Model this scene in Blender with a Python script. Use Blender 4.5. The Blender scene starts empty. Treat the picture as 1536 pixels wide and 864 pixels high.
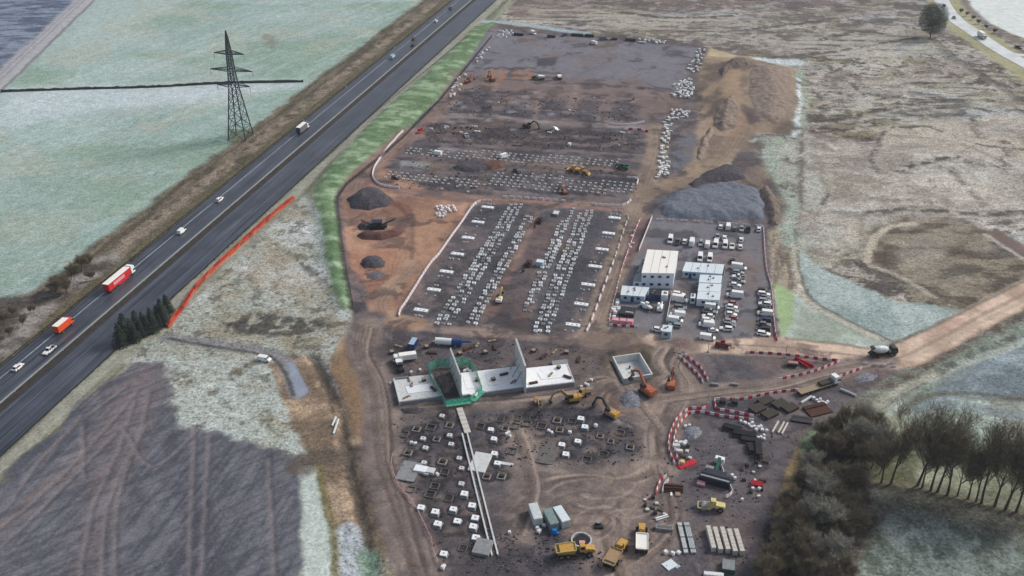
import bpy, math, random
import numpy as np
from mathutils import Vector, Matrix
random.seed(7); RNG = np.random.default_rng(11)
R = math.radians
SC = bpy.context.scene
COL = SC.collection

# ------------------------------------------------------------------ camera, sky, sun, exposure
CAM_H, FPX, PITCH = 185.0, 1500.0, math.atan(872 / 1500.0)
cam = bpy.data.cameras.new('camera'); cam.sensor_width = 36.0; cam.lens = FPX / 1536 * 36
cam.clip_start = 1.0; cam.clip_end = 12000
camo = bpy.data.objects.new('camera', cam); COL.objects.link(camo)
camo.location = (0, 0, CAM_H); camo.rotation_euler = (math.pi / 2 - PITCH, 0, 0)
SC.camera = camo
SUN_EL, SUN_AZ = R(38), R(62)            # azimuth clockwise from +Y (away from the camera) towards +X
world = bpy.data.worlds.new('World'); SC.world = world; world.use_nodes = True
wn = world.node_tree.nodes; wl = world.node_tree.links
bg = wn['Background']; sky = wn.new('ShaderNodeTexSky'); sky.sky_type = 'NISHITA'
sky.sun_disc = False; sky.sun_elevation = SUN_EL; sky.sun_rotation = SUN_AZ
sky.air_density = 1.0; sky.dust_density = 4.0; sky.ozone_density = 1.0; sky.altitude = 100
hs = wn.new('ShaderNodeHueSaturation'); hs.inputs['Saturation'].default_value = 0.70
wl.new(sky.outputs[0], hs.inputs['Color']); wl.new(hs.outputs[0], bg.inputs['Color'])
bg.inputs['Strength'].default_value = 0.135
sl = bpy.data.lights.new('sun', 'SUN'); sl.energy = 2.1; sl.angle = R(14); sl.color = (1.0, 0.96, 0.91)
so = bpy.data.objects.new('sun', sl); COL.objects.link(so)
sd = Vector((math.sin(SUN_AZ) * math.cos(SUN_EL), math.cos(SUN_AZ) * math.cos(SUN_EL), math.sin(SUN_EL)))
so.rotation_euler = sd.to_track_quat('Z', 'Y').to_euler(); so.location = (0, 300, 400)
SC.view_settings.view_transform = 'Standard'; SC.view_settings.look = 'None'
SC.view_settings.gamma = 1.0; SC.view_settings.use_curve_mapping = False
SC.view_settings.exposure = 0.0

# ------------------------------------------------------------------ survey of the place
CT, ST = math.cos(PITCH), math.sin(PITCH)
def P(px, py, z=0.0):
    """survey point of the photograph -> ground position in metres at height z"""
    u = (px - 768) / FPX; v = (py - 432) / FPX
    dy = CT - v * ST; dz = -ST - v * CT
    t = (CAM_H - z) / -dz
    return (u * t, dy * t)
AX = math.atan(.3027 / 1.1568)           # the site grid: long axis this far clockwise from +Y
ADIR = (math.sin(AX), math.cos(AX)); BDIR = (math.cos(AX), -math.sin(AX))
RZ_A = math.pi / 2 - AX; RZ_B = -AX      # rotation of a thing whose length runs along local +X

_T = RNG.random((256, 256)).astype(np.float32)
def vn(x, y, s):
    x = np.asarray(x, np.float32) + s * 17.31; y = np.asarray(y, np.float32) + s * 9.77
    xi = np.floor(x).astype(np.int64); yi = np.floor(y).astype(np.int64)
    fx = x - xi; fy = y - yi; fx = fx * fx * (3 - 2 * fx); fy = fy * fy * (3 - 2 * fy)
    xi &= 255; yi &= 255; x1 = (xi + 1) & 255; y1 = (yi + 1) & 255
    return ((_T[xi, yi] * (1 - fx) + _T[x1, yi] * fx) * (1 - fy) + (_T[xi, y1] * (1 - fx) + _T[x1, y1] * fx) * fy)
def fbm(x, y, scale, octs=4, s=0, gain=.55):
    a = 1.0; t = 0.0; n = 0.0; f = 1.0 / scale
    for o in range(octs):
        n = n + a * vn(x * f, y * f, s + o * 3); t += a; a *= gain; f *= 2.03
    return n / t
def lin(c):
    c = np.asarray(c, float) / 255.0
    return np.where(c <= .04045, c / 12.92, ((c + .055) / 1.055) ** 2.4)
def sstep(a, b, x):
    t = np.clip((x - a) / (b - a), 0, 1); return t * t * (3 - 2 * t)

# ------------------------------------------------------------------ terrain grids (survey posts every 0.5 m near, 0.9 m far)
def make_block(y0, y1, xh, st):
    xs = np.arange(-xh, xh + st / 2, st, dtype=np.float32); ys = np.arange(y0, y1 + st / 2, st, dtype=np.float32)
    X, Y = np.meshgrid(xs, ys)
    return dict(x0=-xh, y0=y0, st=st, nx=len(xs), ny=len(ys), X=X.ravel(), Y=Y.ravel())
BL = [make_block(140, 340, 225, .5), make_block(339.1, 860, 460, .9)]
X = np.concatenate([b['X'] for b in BL]); Y = np.concatenate([b['Y'] for b in BL])
N = len(X); Z = np.zeros(N, np.float32); C = np.zeros((N, 3), np.float32); RID = np.zeros(N, np.int16)
MX = np.zeros((N, 3), np.float32)        # r: frost specks, g: dark tufts, b: clumpiness
A_ = X * ADIR[0] + Y * ADIR[1]; B_ = X * BDIR[0] + Y * BDIR[1]
W1 = (fbm(X, Y, 9, 3, 1) - .5) * 2; W2 = (fbm(X, Y, 9, 3, 5) - .5) * 2
F1 = (fbm(X, Y, 2.2, 3, 8) - .5) * 2; F2 = (fbm(X, Y, 2.2, 3, 14) - .5) * 2
NB = fbm(X, Y, 60, 4, 21); NM = fbm(X, Y, 16, 4, 24); NF = fbm(X, Y, 4, 4, 27)
STRX = fbm(X / 7, Y, 3.2, 4, 31)         # streaks along X
STRA = fbm(A_ / 9, B_, 1.8, 4, 35)       # streaks along the site axis
REG = ['moorland']
def pts(pl, px=True): return np.array([P(*p) for p in pl] if px else pl, np.float32)
def segd(x, y, q, closed):
    d = np.full(len(x), 1e9, np.float32); n = len(q)
    for i in range(n if closed else n - 1):
        a = q[i]; b = q[(i + 1) % n]; e = b - a; L = float(e @ e) + 1e-9
        t = np.clip(((x - a[0]) * e[0] + (y - a[1]) * e[1]) / L, 0, 1)
        dd = (x - a[0] - t * e[0]) ** 2 + (y - a[1] - t * e[1]) ** 2
        np.minimum(d, dd, out=d)
    return np.sqrt(d)
def inside(x, y, q):
    r = np.zeros(len(x), bool); n = len(q)
    for i in range(n):
        a = q[i]; b = q[(i + 1) % n]
        c = ((a[1] > y) != (b[1] > y)) & (x < (b[0] - a[0]) * (y - a[1]) / (b[1] - a[1] + 1e-12) + a[0])
        r ^= c
    return r
def area(pl, warp=1.0, fine=.6, m=8, px=True):
    q = pts(pl, px); lo = q.min(0) - m; hi = q.max(0) + m
    i = np.nonzero((X > lo[0]) & (X < hi[0]) & (Y > lo[1]) & (Y < hi[1]))[0]
    x = X[i] + W1[i] * warp + F1[i] * fine; y = Y[i] + W2[i] * warp + F2[i] * fine
    d = segd(x, y, q, True); return i, np.where(inside(x, y, q), d, -d)
def smooth(pl, n=5):
    q = [np.array(p, float) for p in pl]; out = []
    for k in range(len(q) - 1):
        a = q[max(k - 1, 0)]; b = q[k]; c = q[k + 1]; d = q[min(k + 2, len(q) - 1)]
        for j in range(n):
            t = j / n
            out.append(.5 * ((2 * b) + (c - a) * t + (2 * a - 5 * b + 4 * c - d) * t * t + (3 * b - a - 3 * c + d) * t ** 3))
    out.append(q[-1]); return [tuple(p) for p in out]
def line(pl, w, warp=.6, fine=.4, px=True, sm=True):
    q = pts(smooth(pl) if sm else pl, px); m = w + 6; lo = q.min(0) - m; hi = q.max(0) + m
    i = np.nonzero((X > lo[0]) & (X < hi[0]) & (Y > lo[1]) & (Y < hi[1]))[0]
    d = segd(X[i] + W1[i] * warp + F1[i] * fine, Y[i] + W2[i] * warp + F2[i] * fine, q, False)
    return i, w / 2 - d
def put(i, d, col, soft=1.5, alpha=1.0, mod=None, reg=None, mx=None):
    w = sstep(-soft / 2, soft / 2, d) * alpha
    if mod is not None: w = w * mod[i]
    c = lin(col) if not callable(col) else None
    C[i] += (c - C[i]) * w[:, None] if c is not None else (col(i) - C[i]) * w[:, None]
    if mx is not None: MX[i] += (np.array(mx) - MX[i]) * w[:, None]
    if reg:
        if reg not in REG: REG.append(reg)
        RID[i[d > 0]] = REG.index(reg)
def mixc(a, b, f, i):
    a = lin(a); b = lin(b); return a + (b - a) * f[i][:, None]
def lift(i, d, h, soft):
    Z[i] += h * sstep(-soft / 2, soft / 2, d)
# ------------------------------------------------------------------ soils and vegetation of the terrain
# moorland: tan grass with brown heather and pale frosted grass, drawn out in long low streaks
C[:] = lin((160, 149, 132)); MX[:] = (.30, .85, .9)
ALL = np.arange(N)
def everywhere(f, col): C[:] += (lin(col) - C) * np.clip(f, 0, 1)[:, None]
UX = X + (fbm(X, Y, 18, 4, 300) - .5) * 22; UY = Y + (fbm(X, Y, 18, 4, 305) - .5) * 16
everywhere(sstep(.44, .56, fbm(UX / 2, UY, 55, 5, 310, .6)) * .85, (122, 102, 88))
everywhere(sstep(.50, .62, fbm(UX / 2, UY, 30, 5, 315, .6)) * .8, (194, 187, 168))
everywhere(sstep(.53, .64, fbm(UX / 2, UY, 26, 5, 320, .6)) * .7, (160, 169, 168))
everywhere(sstep(.52, .62, fbm(UX / 1.6, UY, 22, 5, 325, .6)) * .75, (136, 130, 92))
everywhere(sstep(.52, .58, fbm(UX / 1.7, UY, 14, 6, 330, .6)) * .8, (78, 68, 60))
everywhere(sstep(.56, .63, fbm(UX / 1.4, UY, 7, 5, 335, .6)) * .6, (78, 70, 64))
everywhere(sstep(.56, .64, fbm(UX / 1.4, UY, 6, 5, 340, .6)) * .5, (206, 200, 186))
everywhere(sstep(.60, .66, fbm(X / 1.3, Y, 3.2, 4, 350, .6)) * .8, (70, 62, 54))
# browner belt along the far side
i, d = area([(740, -60), (1640, -60), (1640, 10), (1300, 70), (1110, 85), (1060, 62), (900, 48), (770, 20)], 6); put(i, d, (118, 108, 104), 20, .5, STRX * 1.3, mx=(.1, .6, .7))
i, d = area([(740, -60), (900, -60), (860, 25), (770, 22), (745, 10)], 6); put(i, d, (128, 108, 100), 14, .6, NM * 1.5)
i, d = area([(800, 8), (1010, 20), (1160, 38), (1060, 52), (900, 38), (800, 26)], 8); put(i, d, (176, 166, 146), 10, .8, sstep(.38, .6, STRX))
for q in ([(1170, 60), (1300, 40), (1420, 70), (1340, 90), (1200, 80)], [(1230, 130), (1400, 110), (1520, 150), (1400, 170), (1260, 155)], [(1120, 95), (1200, 88), (1230, 100), (1140, 108)]):
    i, d = area(q, 9); put(i, d, (186, 182, 164), 14, .7, sstep(.35, .6, STRX))
# pale open moor on the right
i, d = area([(1205, 200), (1300, 215), (1420, 180), (1560, 170), (1560, 320), (1460, 340), (1330, 345), (1240, 400), (1200, 370)], 8)
put(i, d, lambda i: mixc((172, 160, 142), (206, 198, 178), sstep(.36, .62, fbm(UX / 1.6, UY, 12, 5, 44, .7)), i), 16, .6, mx=(.5, .6, .9))
i, d = area([(1140, 205), (1205, 200), (1240, 260), (1250, 360), (1205, 375), (1170, 330)], 5); put(i, d, (180, 182, 164), 10, .75, sstep(.35, .55, NM), mx=(.4, .7, .9))
i, d = area([(1320, 190), (1420, 178), (1540, 210), (1540, 240), (1400, 232), (1320, 230)], 6); put(i, d, (190, 180, 158), 10, .6)
# dark weedy hollow with its pale loop track
i, d = area([(1295, 345), (1350, 325), (1430, 325), (1500, 350), (1545, 385), (1545, 425), (1500, 450), (1440, 462), (1370, 445), (1300, 395)], 5)
put(i, d, lambda i: mixc((88, 76, 62), (142, 130, 106), sstep(.38, .62, fbm(X / 2, Y, 5, 4, 47)), i), 9, .9, mx=(.15, .7, .8))
i, d = area([(1340, 360), (1420, 350), (1430, 400), (1360, 410)], 4); put(i, d, (168, 160, 140), 8, .6, sstep(.3, .6, NM))
i, d = line([(1300, 392), (1310, 360), (1335, 340), (1370, 335)], 3.2); put(i, d, (190, 178, 152), 1.5, .9)
i, d = line([(1305, 398), (1350, 415), (1400, 445)], 2.6); put(i, d, (182, 172, 150), 1.5, .7)
i, d = line([(1330, 372), (1425, 372)], 1.2); put(i, d, (92, 80, 66), 1.2, .7)
for q in ([(1208, 230), (1232, 240), (1240, 285)], [(1238, 300), (1222, 345)], [(1428, 250), (1470, 300), (1475, 310)], [(1290, 310), (1295, 355), (1293, 385)], [(1285, 180), (1320, 200), (1420, 210), (1500, 240)], [(1200, 150), (1202, 235), (1200, 380)]):
    i, d = line(q, 3.5, 2); put(i, d, (120, 110, 92), 3, .65, sstep(.3, .5, NF))
    i, d = line([(a + 4, b - 1) for a, b in q], 2.5, 2); put(i, d, (192, 184, 160), 3, .5, sstep(.3, .5, NF))
i, d = area([(1478, 350), (1500, 346), (1540, 372), (1540, 388)], .5); put(i, d, (118, 98, 88), 1.5, 1, mx=(0, .2, .2))
i, d = line([(1478, 352), (1540, 392)], 2); put(i, d, (190, 184, 168), 1.5, .8)
for q in ([(1210, 250), (1330, 230), (1420, 250)], [(1230, 330), (1330, 320)], [(1330, 300), (1430, 325), (1536, 318)], [(1330, 215), (1440, 225), (1520, 222)]):
    i, d = line(q, 9, 5); put(i, d, (124, 116, 108), 8, .65, sstep(.42, .6, STRX))
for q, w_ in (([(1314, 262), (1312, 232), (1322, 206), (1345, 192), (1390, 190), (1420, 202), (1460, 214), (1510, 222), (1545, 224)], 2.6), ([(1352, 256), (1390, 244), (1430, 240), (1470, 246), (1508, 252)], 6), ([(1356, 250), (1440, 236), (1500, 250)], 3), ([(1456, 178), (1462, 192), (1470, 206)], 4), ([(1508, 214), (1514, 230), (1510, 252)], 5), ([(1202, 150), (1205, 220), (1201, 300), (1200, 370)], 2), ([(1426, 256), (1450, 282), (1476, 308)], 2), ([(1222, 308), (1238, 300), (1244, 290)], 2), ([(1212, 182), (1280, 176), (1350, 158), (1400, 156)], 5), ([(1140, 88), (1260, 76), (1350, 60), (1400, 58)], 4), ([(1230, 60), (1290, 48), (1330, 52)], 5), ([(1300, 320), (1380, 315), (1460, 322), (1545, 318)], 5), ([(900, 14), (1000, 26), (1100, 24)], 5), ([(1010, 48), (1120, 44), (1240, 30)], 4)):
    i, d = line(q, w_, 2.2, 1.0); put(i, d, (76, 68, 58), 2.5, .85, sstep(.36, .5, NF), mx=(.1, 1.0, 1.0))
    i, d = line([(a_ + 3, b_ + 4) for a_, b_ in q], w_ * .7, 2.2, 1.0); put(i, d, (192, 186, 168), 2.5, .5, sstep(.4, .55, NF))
# teal frosted paddock by the access road
i, d = area([(1196, 372), (1235, 405), (1300, 432), (1345, 452), (1400, 458), (1448, 465), (1395, 492), (1340, 512), (1300, 500), (1250, 478), (1215, 450), (1200, 415)], 2)
put(i, d, lambda i: mixc((142, 160, 152), (168, 182, 172), sstep(.35, .65, NM), i), 3, 1, reg='frosted_paddock', mx=(.4, .55, .6))
i, d = area([(1190, 440), (1220, 462), (1300, 500), (1330, 514), (1330, 524), (1170, 516), (1172, 480)], 2)
put(i, d, lambda i: mixc((150, 160, 138), (184, 194, 178), sstep(.35, .6, NM), i), 3, 1, mx=(.6, .3, .4))
i, d = area([(1157, 418), (1178, 420), (1190, 440), (1188, 490), (1175, 508), (1166, 480)], 1.2); put(i, d, (152, 176, 116), 2.5, 1, mx=(.15, .1, .3))
i, d = line([(1196, 375), (1200, 410), (1215, 445), (1260, 475), (1320, 503), (1340, 512)], 1.6); put(i, d, (108, 100, 82), 1.2, .8)
i, d = line([(1190, 365), (1194, 412), (1208, 448), (1255, 478), (1316, 506)], 2.4); put(i, d, (196, 186, 160), 1.5, .75)
# strip between the compound and the moor: bare tan soil, dark ditch
i, d = area([(1150, 335), (1172, 340), (1186, 380), (1192, 440), (1160, 425), (1152, 380)], 1.5); put(i, d, lambda i: mixc((120, 105, 90), (164, 150, 124), sstep(.35, .65, STRA), i), 3, 1)
# frosted green gully running down beside the spoil
i, d = line([(1192, 110), (1196, 180), (1150, 235), (1175, 300), (1188, 370)], 9, 4, 1.5); put(i, d, (156, 172, 148), 5, .9, sstep(.25, .5, NF), mx=(.4, .7, .9))
i, d = line([(1196, 120), (1198, 165), (1190, 205)], 2.6, 1); put(i, d, (214, 222, 222), 2, .9, sstep(.32, .5, NF))
i, d = line([(1140, 92), (1196, 94)], 11, 2); put(i, d, (196, 208, 208), 4, .9)
i, d = line([(1136, 84), (1205, 87)], 4, 1); put(i, d, (84, 84, 80), 3, .7)

# ---- left: frosted pasture
i, d = area([(-250, 130), (0, 136), (150, -30), (160, -80), (760, -80), (655, 0), (560, 66), (470, 132), (385, 208), (300, 268), (235, 320), (170, 368), (110, 408), (60, 436), (0, 446), (-250, 480)], 2.5)
put(i, d, lambda i: mixc((146, 170, 156), (164, 184, 172), sstep(.3, .7, NB), i), 5, 1, reg='pasture', mx=(.35, .45, .6))
put(i, d, (128, 156, 128), 10, .65, sstep(.48, .68, fbm(X / 1.4, Y, 40, 4, 52)))
put(i, d, (176, 176, 152), 10, .40, sstep(.52, .66, fbm(X, Y, 28, 4, 53)))
put(i, d, (184, 198, 194), 4, .28, sstep(.52, .66, fbm((X * .5 + Y * .9) / 10, X * .9 - Y * .5, 4, 4, 54)))
j, e = area([(-250, 250), (0, 270), (200, 215), (330, 222), (235, 312), (110, 402), (0, 438), (-250, 470)], 9); put(j, e, (144, 164, 146), 50, .6, NB * 1.5)
j, e = area([(0, 135), (320, 126), (450, 122), (460, 128), (330, 150), (120, 170), (0, 200)], 6); put(j, e, (196, 208, 208), 22, .7)
# wheel ruts in the pasture
for q in ([(40, 440), (130, 300), (260, 160)], [(55, 437), (150, 300), (280, 160)], [(250, 300), (330, 200), (380, 140)], [(-30, 250), (120, 235), (220, 170)], [(300, 120), (480, 20)], [(0, 330), (100, 260)]):
    i, d = line(q, 1.2, 2); put(i, d, (128, 146, 130), 1.2, .40, sstep(.35, .5, NM))
i, d = area([(395, 50), (415, 54), (412, 74), (396, 72)], 2); put(i, d, (128, 128, 110), 6, .7)
i, d = area([(340, 195), (385, 195), (388, 215), (343, 214)], 1); put(i, d, (104, 122, 84), 4, .9)
# dark rough field beyond the farm track, and the track itself
i, d = area([(-300, 130), (0, 104), (60, 52), (112, 2), (150, -60), (-300, -60)], 4)
put(i, d, lambda i: mixc((78, 92, 112), (132, 144, 160), sstep(.35, .68, fbm(X / 3, Y, 4, 4, 56)), i), 4, 1, reg='rough_field', mx=(.45, .7, .7))
i, d = line([(-200, 290), (0, 122), (128, 0), (190, -60)], 15, 2, sm=False); put(i, d, (170, 168, 168), 5, .95, mx=(.4, .3, .4))
i, d = line([(-200, 283), (0, 116), (130, -7)], 5, .6, sm=False); put(i, d, (150, 144, 146), 1.5, .9, reg='farm_track')
i, d = line([(-200, 283), (0, 116), (130, -7)], 1.2, .6, sm=False); put(i, d, (182, 180, 178), 1, .8)
i, d = line([(-200, 306), (0, 138), (146, -4)], 2.2, .8, sm=False); put(i, d, (92, 92, 92), 1.6, .7)

# ---- motorway corridor: verges, drains
def bband(b0, b1, a0=90, a1=900, warp=1.2):
    i = np.nonzero((B_ > b0 - 8) & (B_ < b1 + 8))[0]
    b = B_[i] + W1[i] * warp + F1[i] * .3; return i, np.minimum(b - b0, b1 - b)
i, d = bband(-250, -226, warp=2.5); k = A_[i] > 235
put(i, d, lambda i: mixc((86, 78, 60), (122, 110, 88), sstep(.35, .65, STRA), i), 4, 1, reg='road_verge', mx=(.1, .9, 1.0))
i, d = bband(-241, -235, warp=2); put(i, d, (156, 138, 116), 4, .75, sstep(.35, .6, NF))
i, d = bband(-233, -228, warp=.8); put(i, d, (96, 88, 58), 3, .7)
i, d = area([(-80, 440), (0, 446), (60, 440), (115, 410), (150, 380), (185, 384), (110, 445), (40, 505), (-80, 600)], 3); put(i, d, lambda i: mixc((74, 66, 56), (150, 142, 132), sstep(.42, .62, NM), i), 5, .9, mx=(.3, .7, .8))
i, d = bband(-198.4, -183, warp=.8); put(i, d, lambda i: mixc((118, 118, 92), (150, 150, 124), sstep(.35, .65, STRA), i), 2, 1, reg='road_verge', mx=(.25, .4, .5))
i, d = bband(-196.5, -192.5, warp=.4); put(i, d, (158, 156, 138), 1.6, .75)
i, d = bband(-190.6, -189.2, warp=.4); put(i, d, (96, 90, 66), 1.5, .75)
i, d = bband(-228.6, -197.4, warp=0); put(i, d, (58, 56, 54), .6, 1, mx=(0, .1, .1))
# motorway nearest stretch: ochre edge above the dark field
# ---- frosted rough ground between motorway and site
i, d = area([(458, 292), (480, 330), (492, 400), (508, 458), (530, 475), (540, 520), (470, 560), (430, 560), (440, 640), (462, 685), (448, 690), (270, 645), (252, 600), (238, 545), (180, 545), (235, 500), (300, 440), (370, 370)], 2)
put(i, d, lambda i: mixc((158, 158, 140), (190, 192, 182), sstep(.35, .6, NM), i), 4, 1, reg='rough_grass', mx=(.35, .85, .9))
put(i, d, (150, 140, 112), 8, .75, sstep(.48, .60, fbm(X, Y, 18, 5, 61, .65)))
put(i, d, (168, 180, 166), 6, .5, sstep(.5, .62, fbm(X, Y, 11, 4, 62)))
put(i, d, (92, 88, 74), 4, .7, sstep(.58, .64, fbm(X, Y, 5, 5, 63, .7)))
i, d = area([(335, 484), (370, 474), (420, 468), (480, 476), (492, 496), (430, 505), (360, 503)], 3); put(i, d, (66, 62, 58), 4, .85, sstep(.38, .52, NF), mx=(.1, .8, .8))
i, d = area([(440, 388), (465, 395), (482, 410), (470, 415), (450, 402)], 2); put(i, d, (70, 66, 54), 3, .75, sstep(.4, .54, NF))
i, d = area([(405, 375), (470, 420), (470, 445), (400, 440), (350, 432)], 5); put(i, d, (170, 152, 124), 9, .6, NF * 1.5)
i, d = area([(462, 300), (478, 322), (492, 400), (480, 402), (470, 350)], 2); put(i, d, (162, 178, 166), 4, .7)
i, d = area([(270, 640), (252, 600), (240, 540), (300, 530), (400, 545), (430, 600), (455, 680)], 2); put(i, d, (186, 196, 186), 5, .55, sstep(.35, .55, NF), mx=(.35, .7, .8))
# ---- green grassed bund along the site
bund = [(716, 40), (742, 34), (735, 52), (708, 86), (655, 152), (602, 206), (566, 236), (516, 278), (503, 296), (508, 350), (518, 412), (527, 462), (512, 468), (500, 440), (490, 390), (480, 330), (468, 292), (500, 245), (560, 182), (640, 112)]
i, d = area(bund, .8); put(i, d, lambda i: mixc((98, 128, 80), (146, 170, 126), sstep(.35, .65, fbm(A_, B_ / 3, 4, 4, 66)), i), 1.6, 1, reg='grass_bund', mx=(.3, .25, .5))
put(i, d, (84, 112, 66), 4, .7, sstep(.5, .62, fbm(X, Y, 5, 4, 67)))
lift(i, d, 1.8, 9)
i, d = line([(728, 32), (780, 36), (830, 44), (880, 50)], 7, .8); put(i, d, (158, 178, 178), 2, .95)
# ---- far left foreground: dark harrowed field
dark = [(196, 548), (242, 545), (256, 602), (272, 642), (360, 660), (448, 688), (450, 740), (457, 880), (-220, 960), (-220, 860), (0, 722), (66, 655), (130, 598)]
i, d = area(dark, 3.0, 1.4)
put(i, d, lambda i: mixc((82, 84, 90), (108, 107, 110), sstep(.35, .65, fbm(A_ / 8, B_, 1.6, 5, 70, .7)), i), 2.5, 1, reg='harrowed_field', mx=(.04, .12, .45))
put(i, d, (70, 68, 76), 5, .6, sstep(.48, .66, fbm(X + Y * .5, (Y - X * .5) / 5, 8, 4, 71)))
j, e = line([(-60, 830), (60, 745), (150, 655), (205, 590), (215, 560)], 7, 1); put(j, e, (128, 112, 106), 6, .75, NM * 1.4)
j, e = line([(120, 890), (150, 745), (200, 660), (215, 590), (230, 560)], 11, 1); put(j, e, (122, 108, 104), 8, .75, NM * 1.4)
j, e = area([(140, 600), (190, 560), (240, 560), (240, 600), (200, 640), (150, 650)], 3); put(j, e, (122, 106, 102), 12, .55)
RUT = []
put(i, d, (118, 116, 122), 3, .5, sstep(.52, .6, fbm(A_ / 30, B_, 1.1, 3, 72))); put(i, d, (70, 72, 80), 3, .5, sstep(.52, .6, fbm((X * .8 + Y * .6) / 20, X * .6 - Y * .8, 1.2, 3, 73)))
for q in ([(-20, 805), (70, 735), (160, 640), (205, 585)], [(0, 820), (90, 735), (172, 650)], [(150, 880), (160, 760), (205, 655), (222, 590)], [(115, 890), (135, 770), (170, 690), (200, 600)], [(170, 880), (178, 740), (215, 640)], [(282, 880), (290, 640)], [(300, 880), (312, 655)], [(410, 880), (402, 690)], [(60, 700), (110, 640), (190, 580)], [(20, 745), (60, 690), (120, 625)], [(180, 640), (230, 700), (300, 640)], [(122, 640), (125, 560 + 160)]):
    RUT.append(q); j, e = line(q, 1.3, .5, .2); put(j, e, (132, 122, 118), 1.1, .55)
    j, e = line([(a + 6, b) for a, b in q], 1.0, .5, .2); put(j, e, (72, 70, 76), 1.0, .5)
i, d = area([(446, 700), (474, 698), (484, 745), (496, 800), (503, 880), (455, 880), (450, 745)], 1.2); put(i, d, (186, 196, 182), 2, 1, reg='frosted_strip', mx=(.7, .4, .5))
# ---- drainage cut: bare ochre banks, ditch, blue-grey water
ochre = [(402, 545), (440, 528), (468, 536), (488, 560), (505, 590), (500, 560), (494, 540), (510, 505), (538, 520), (552, 600), (562, 660), (590, 770), (605, 835), (560, 835), (528, 790), (520, 790), (500, 796), (482, 745), (474, 697), (446, 690), (462, 684), (432, 620)]
i, d = area(ochre, 1.2); put(i, d, lambda i: mixc((122, 102, 80), (174, 148, 116), sstep(.36, .68, fbm(X, Y, 9, 4, 75)), i), 2, 1, reg='earth_bank', mx=(.15, .5, .9))
i, d = area([(512, 510), (540, 520), (552, 600), (560, 660), (530, 655), (520, 600), (500, 560)], 1.5); put(i, d, (138, 108, 74), 4, .85, mx=(.1, .3, .5))
i, d = area([(548, 660), (566, 665), (600, 830), (570, 835), (540, 760)], 2); put(i, d, lambda i: mixc((118, 98, 74), (86, 74, 62), sstep(.4, .6, NF), i), 3, .9, mx=(.2, .5, .8))
i, d = line([(470, 534), (485, 562), (496, 590), (512, 640), (520, 680), (530, 720), (545, 780), (555, 860)], 3.4, .8); put(i, d, (60, 54, 48), 2, .8); lift(i, d, -.9, 4)
i, d = line([(252, 505), (320, 516), (390, 526), (425, 540), (446, 590)], 5.5, .4); put(i, d, (136, 134, 132), 1.5, .95, reg='access_track')
i, d = line([(252, 508), (320, 520), (390, 531), (418, 545), (441, 592)], 1.5, .3); put(i, d, (60, 60, 56), 1, .8)
i, d = area([(430, 545), (440, 545), (464, 588), (446, 598)], .4); put(i, d, (138, 148, 160), 1.2, 1, mx=(.1, 0, .1))
i, d = line([(455, 700), (470, 690), (520, 682), (545, 680)], 8, 1); put(i, d, (96, 84, 70), 4, .9)
i, d = line([(476, 700), (488, 752), (500, 800), (505, 870)], 2.2, .6); put(i, d, (110, 104, 52), 1.5, .8)
i, d = line([(522, 795), (526, 830), (530, 880)], 6, .8); put(i, d, (172, 180, 182), 2, .85); lift(i, d, -.6, 4)
i, d = area([(535, 820), (562, 822), (570, 850), (560, 880), (535, 880)], 1.5); put(i, d, (122, 150, 124), 3, .9)
i, d = area([(500, 600), (515, 605), (512, 650), (498, 650)], 1); put(i, d, (164, 138, 108), 3, .8)
# ---- right foreground: frosted meadow, swale, wooded bank
i, d = area([(1260, 612), (1345, 562), (1540, 470), (1700, 380), (1700, 760), (1540, 760), (1400, 700), (1280, 700), (1210, 660)], 2)
put(i, d, lambda i: mixc((118, 130, 108), (168, 182, 166), sstep(.38, .62, fbm(UX, UY, 9, 5, 345, .65)), i), 4, 1, reg='meadow', mx=(.45, .7, .8))
put(i, d, (128, 118, 96), 6, .6, sstep(.54, .63, fbm(UX, UY, 14, 5, 346, .65)))
i, d = area([(1420, 560), (1480, 525), (1560, 490), (1640, 480), (1640, 590), (1540, 598), (1450, 600), (1380, 610)], 3); put(i, d, lambda i: mixc((104, 118, 124), (146, 160, 164), sstep(.35, .65, fbm(X / 2, Y, 7, 5, 347)), i), 6, .9, mx=(.4, .6, .6))
i, d = line([(1330, 625), (1380, 575), (1450, 545), (1540, 510), (1640, 470)], 3, 1); put(i, d, (190, 196, 180), 2, .8)
i, d = line([(1330, 640), (1372, 600), (1420, 592), (1480, 600), (1560, 596)], 2, 1); put(i, d, (106, 106, 88), 2, .7)
i, d = line([(1372, 610), (1440, 612), (1560, 628)], 5, 1.5); put(i, d, (124, 136, 136), 4, .7)
i, d = line([(1262, 628), (1330, 590), (1400, 552), (1545, 480)], 13, 2); put(i, d, (132, 142, 124), 5, .8, NF * 1.6)
i, d = line([(1230, 640), (1290, 604), (1340, 574), (1390, 548), (1545, 464)], 5, 1); put(i, d, (92, 78, 62), 3, .85, NF * 1.7)
i, d = line([(1300, 622), (1350, 592), (1410, 558), (1480, 522), (1545, 496)], 3, 1); put(i, d, (70, 72, 62), 2, .7, sstep(.4, .55, NF))
i, d = line([(1340, 640), (1370, 602), (1440, 590), (1545, 600)], 2.2, 1); put(i, d, (88, 84, 66), 2, .7)
i, d = line([(1290, 630), (1345, 590), (1400, 560)], 3, 1); put(i, d, (176, 170, 146), 3, .7)
i, d = area([(1250, 700), (1340, 620), (1420, 660), (1560, 700), (1700, 740), (1700, 830), (1480, 770), (1340, 740), (1270, 720)], 2); put(i, d, lambda i: mixc((92, 94, 58), (150, 154, 122), sstep(.4, .65, NM), i), 5, .9, mx=(.3, .5, .6))
i, d = area([(1300, 735), (1420, 735), (1560, 770), (1700, 810), (1700, 960), (1240, 960), (1290, 830)], 2)
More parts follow.
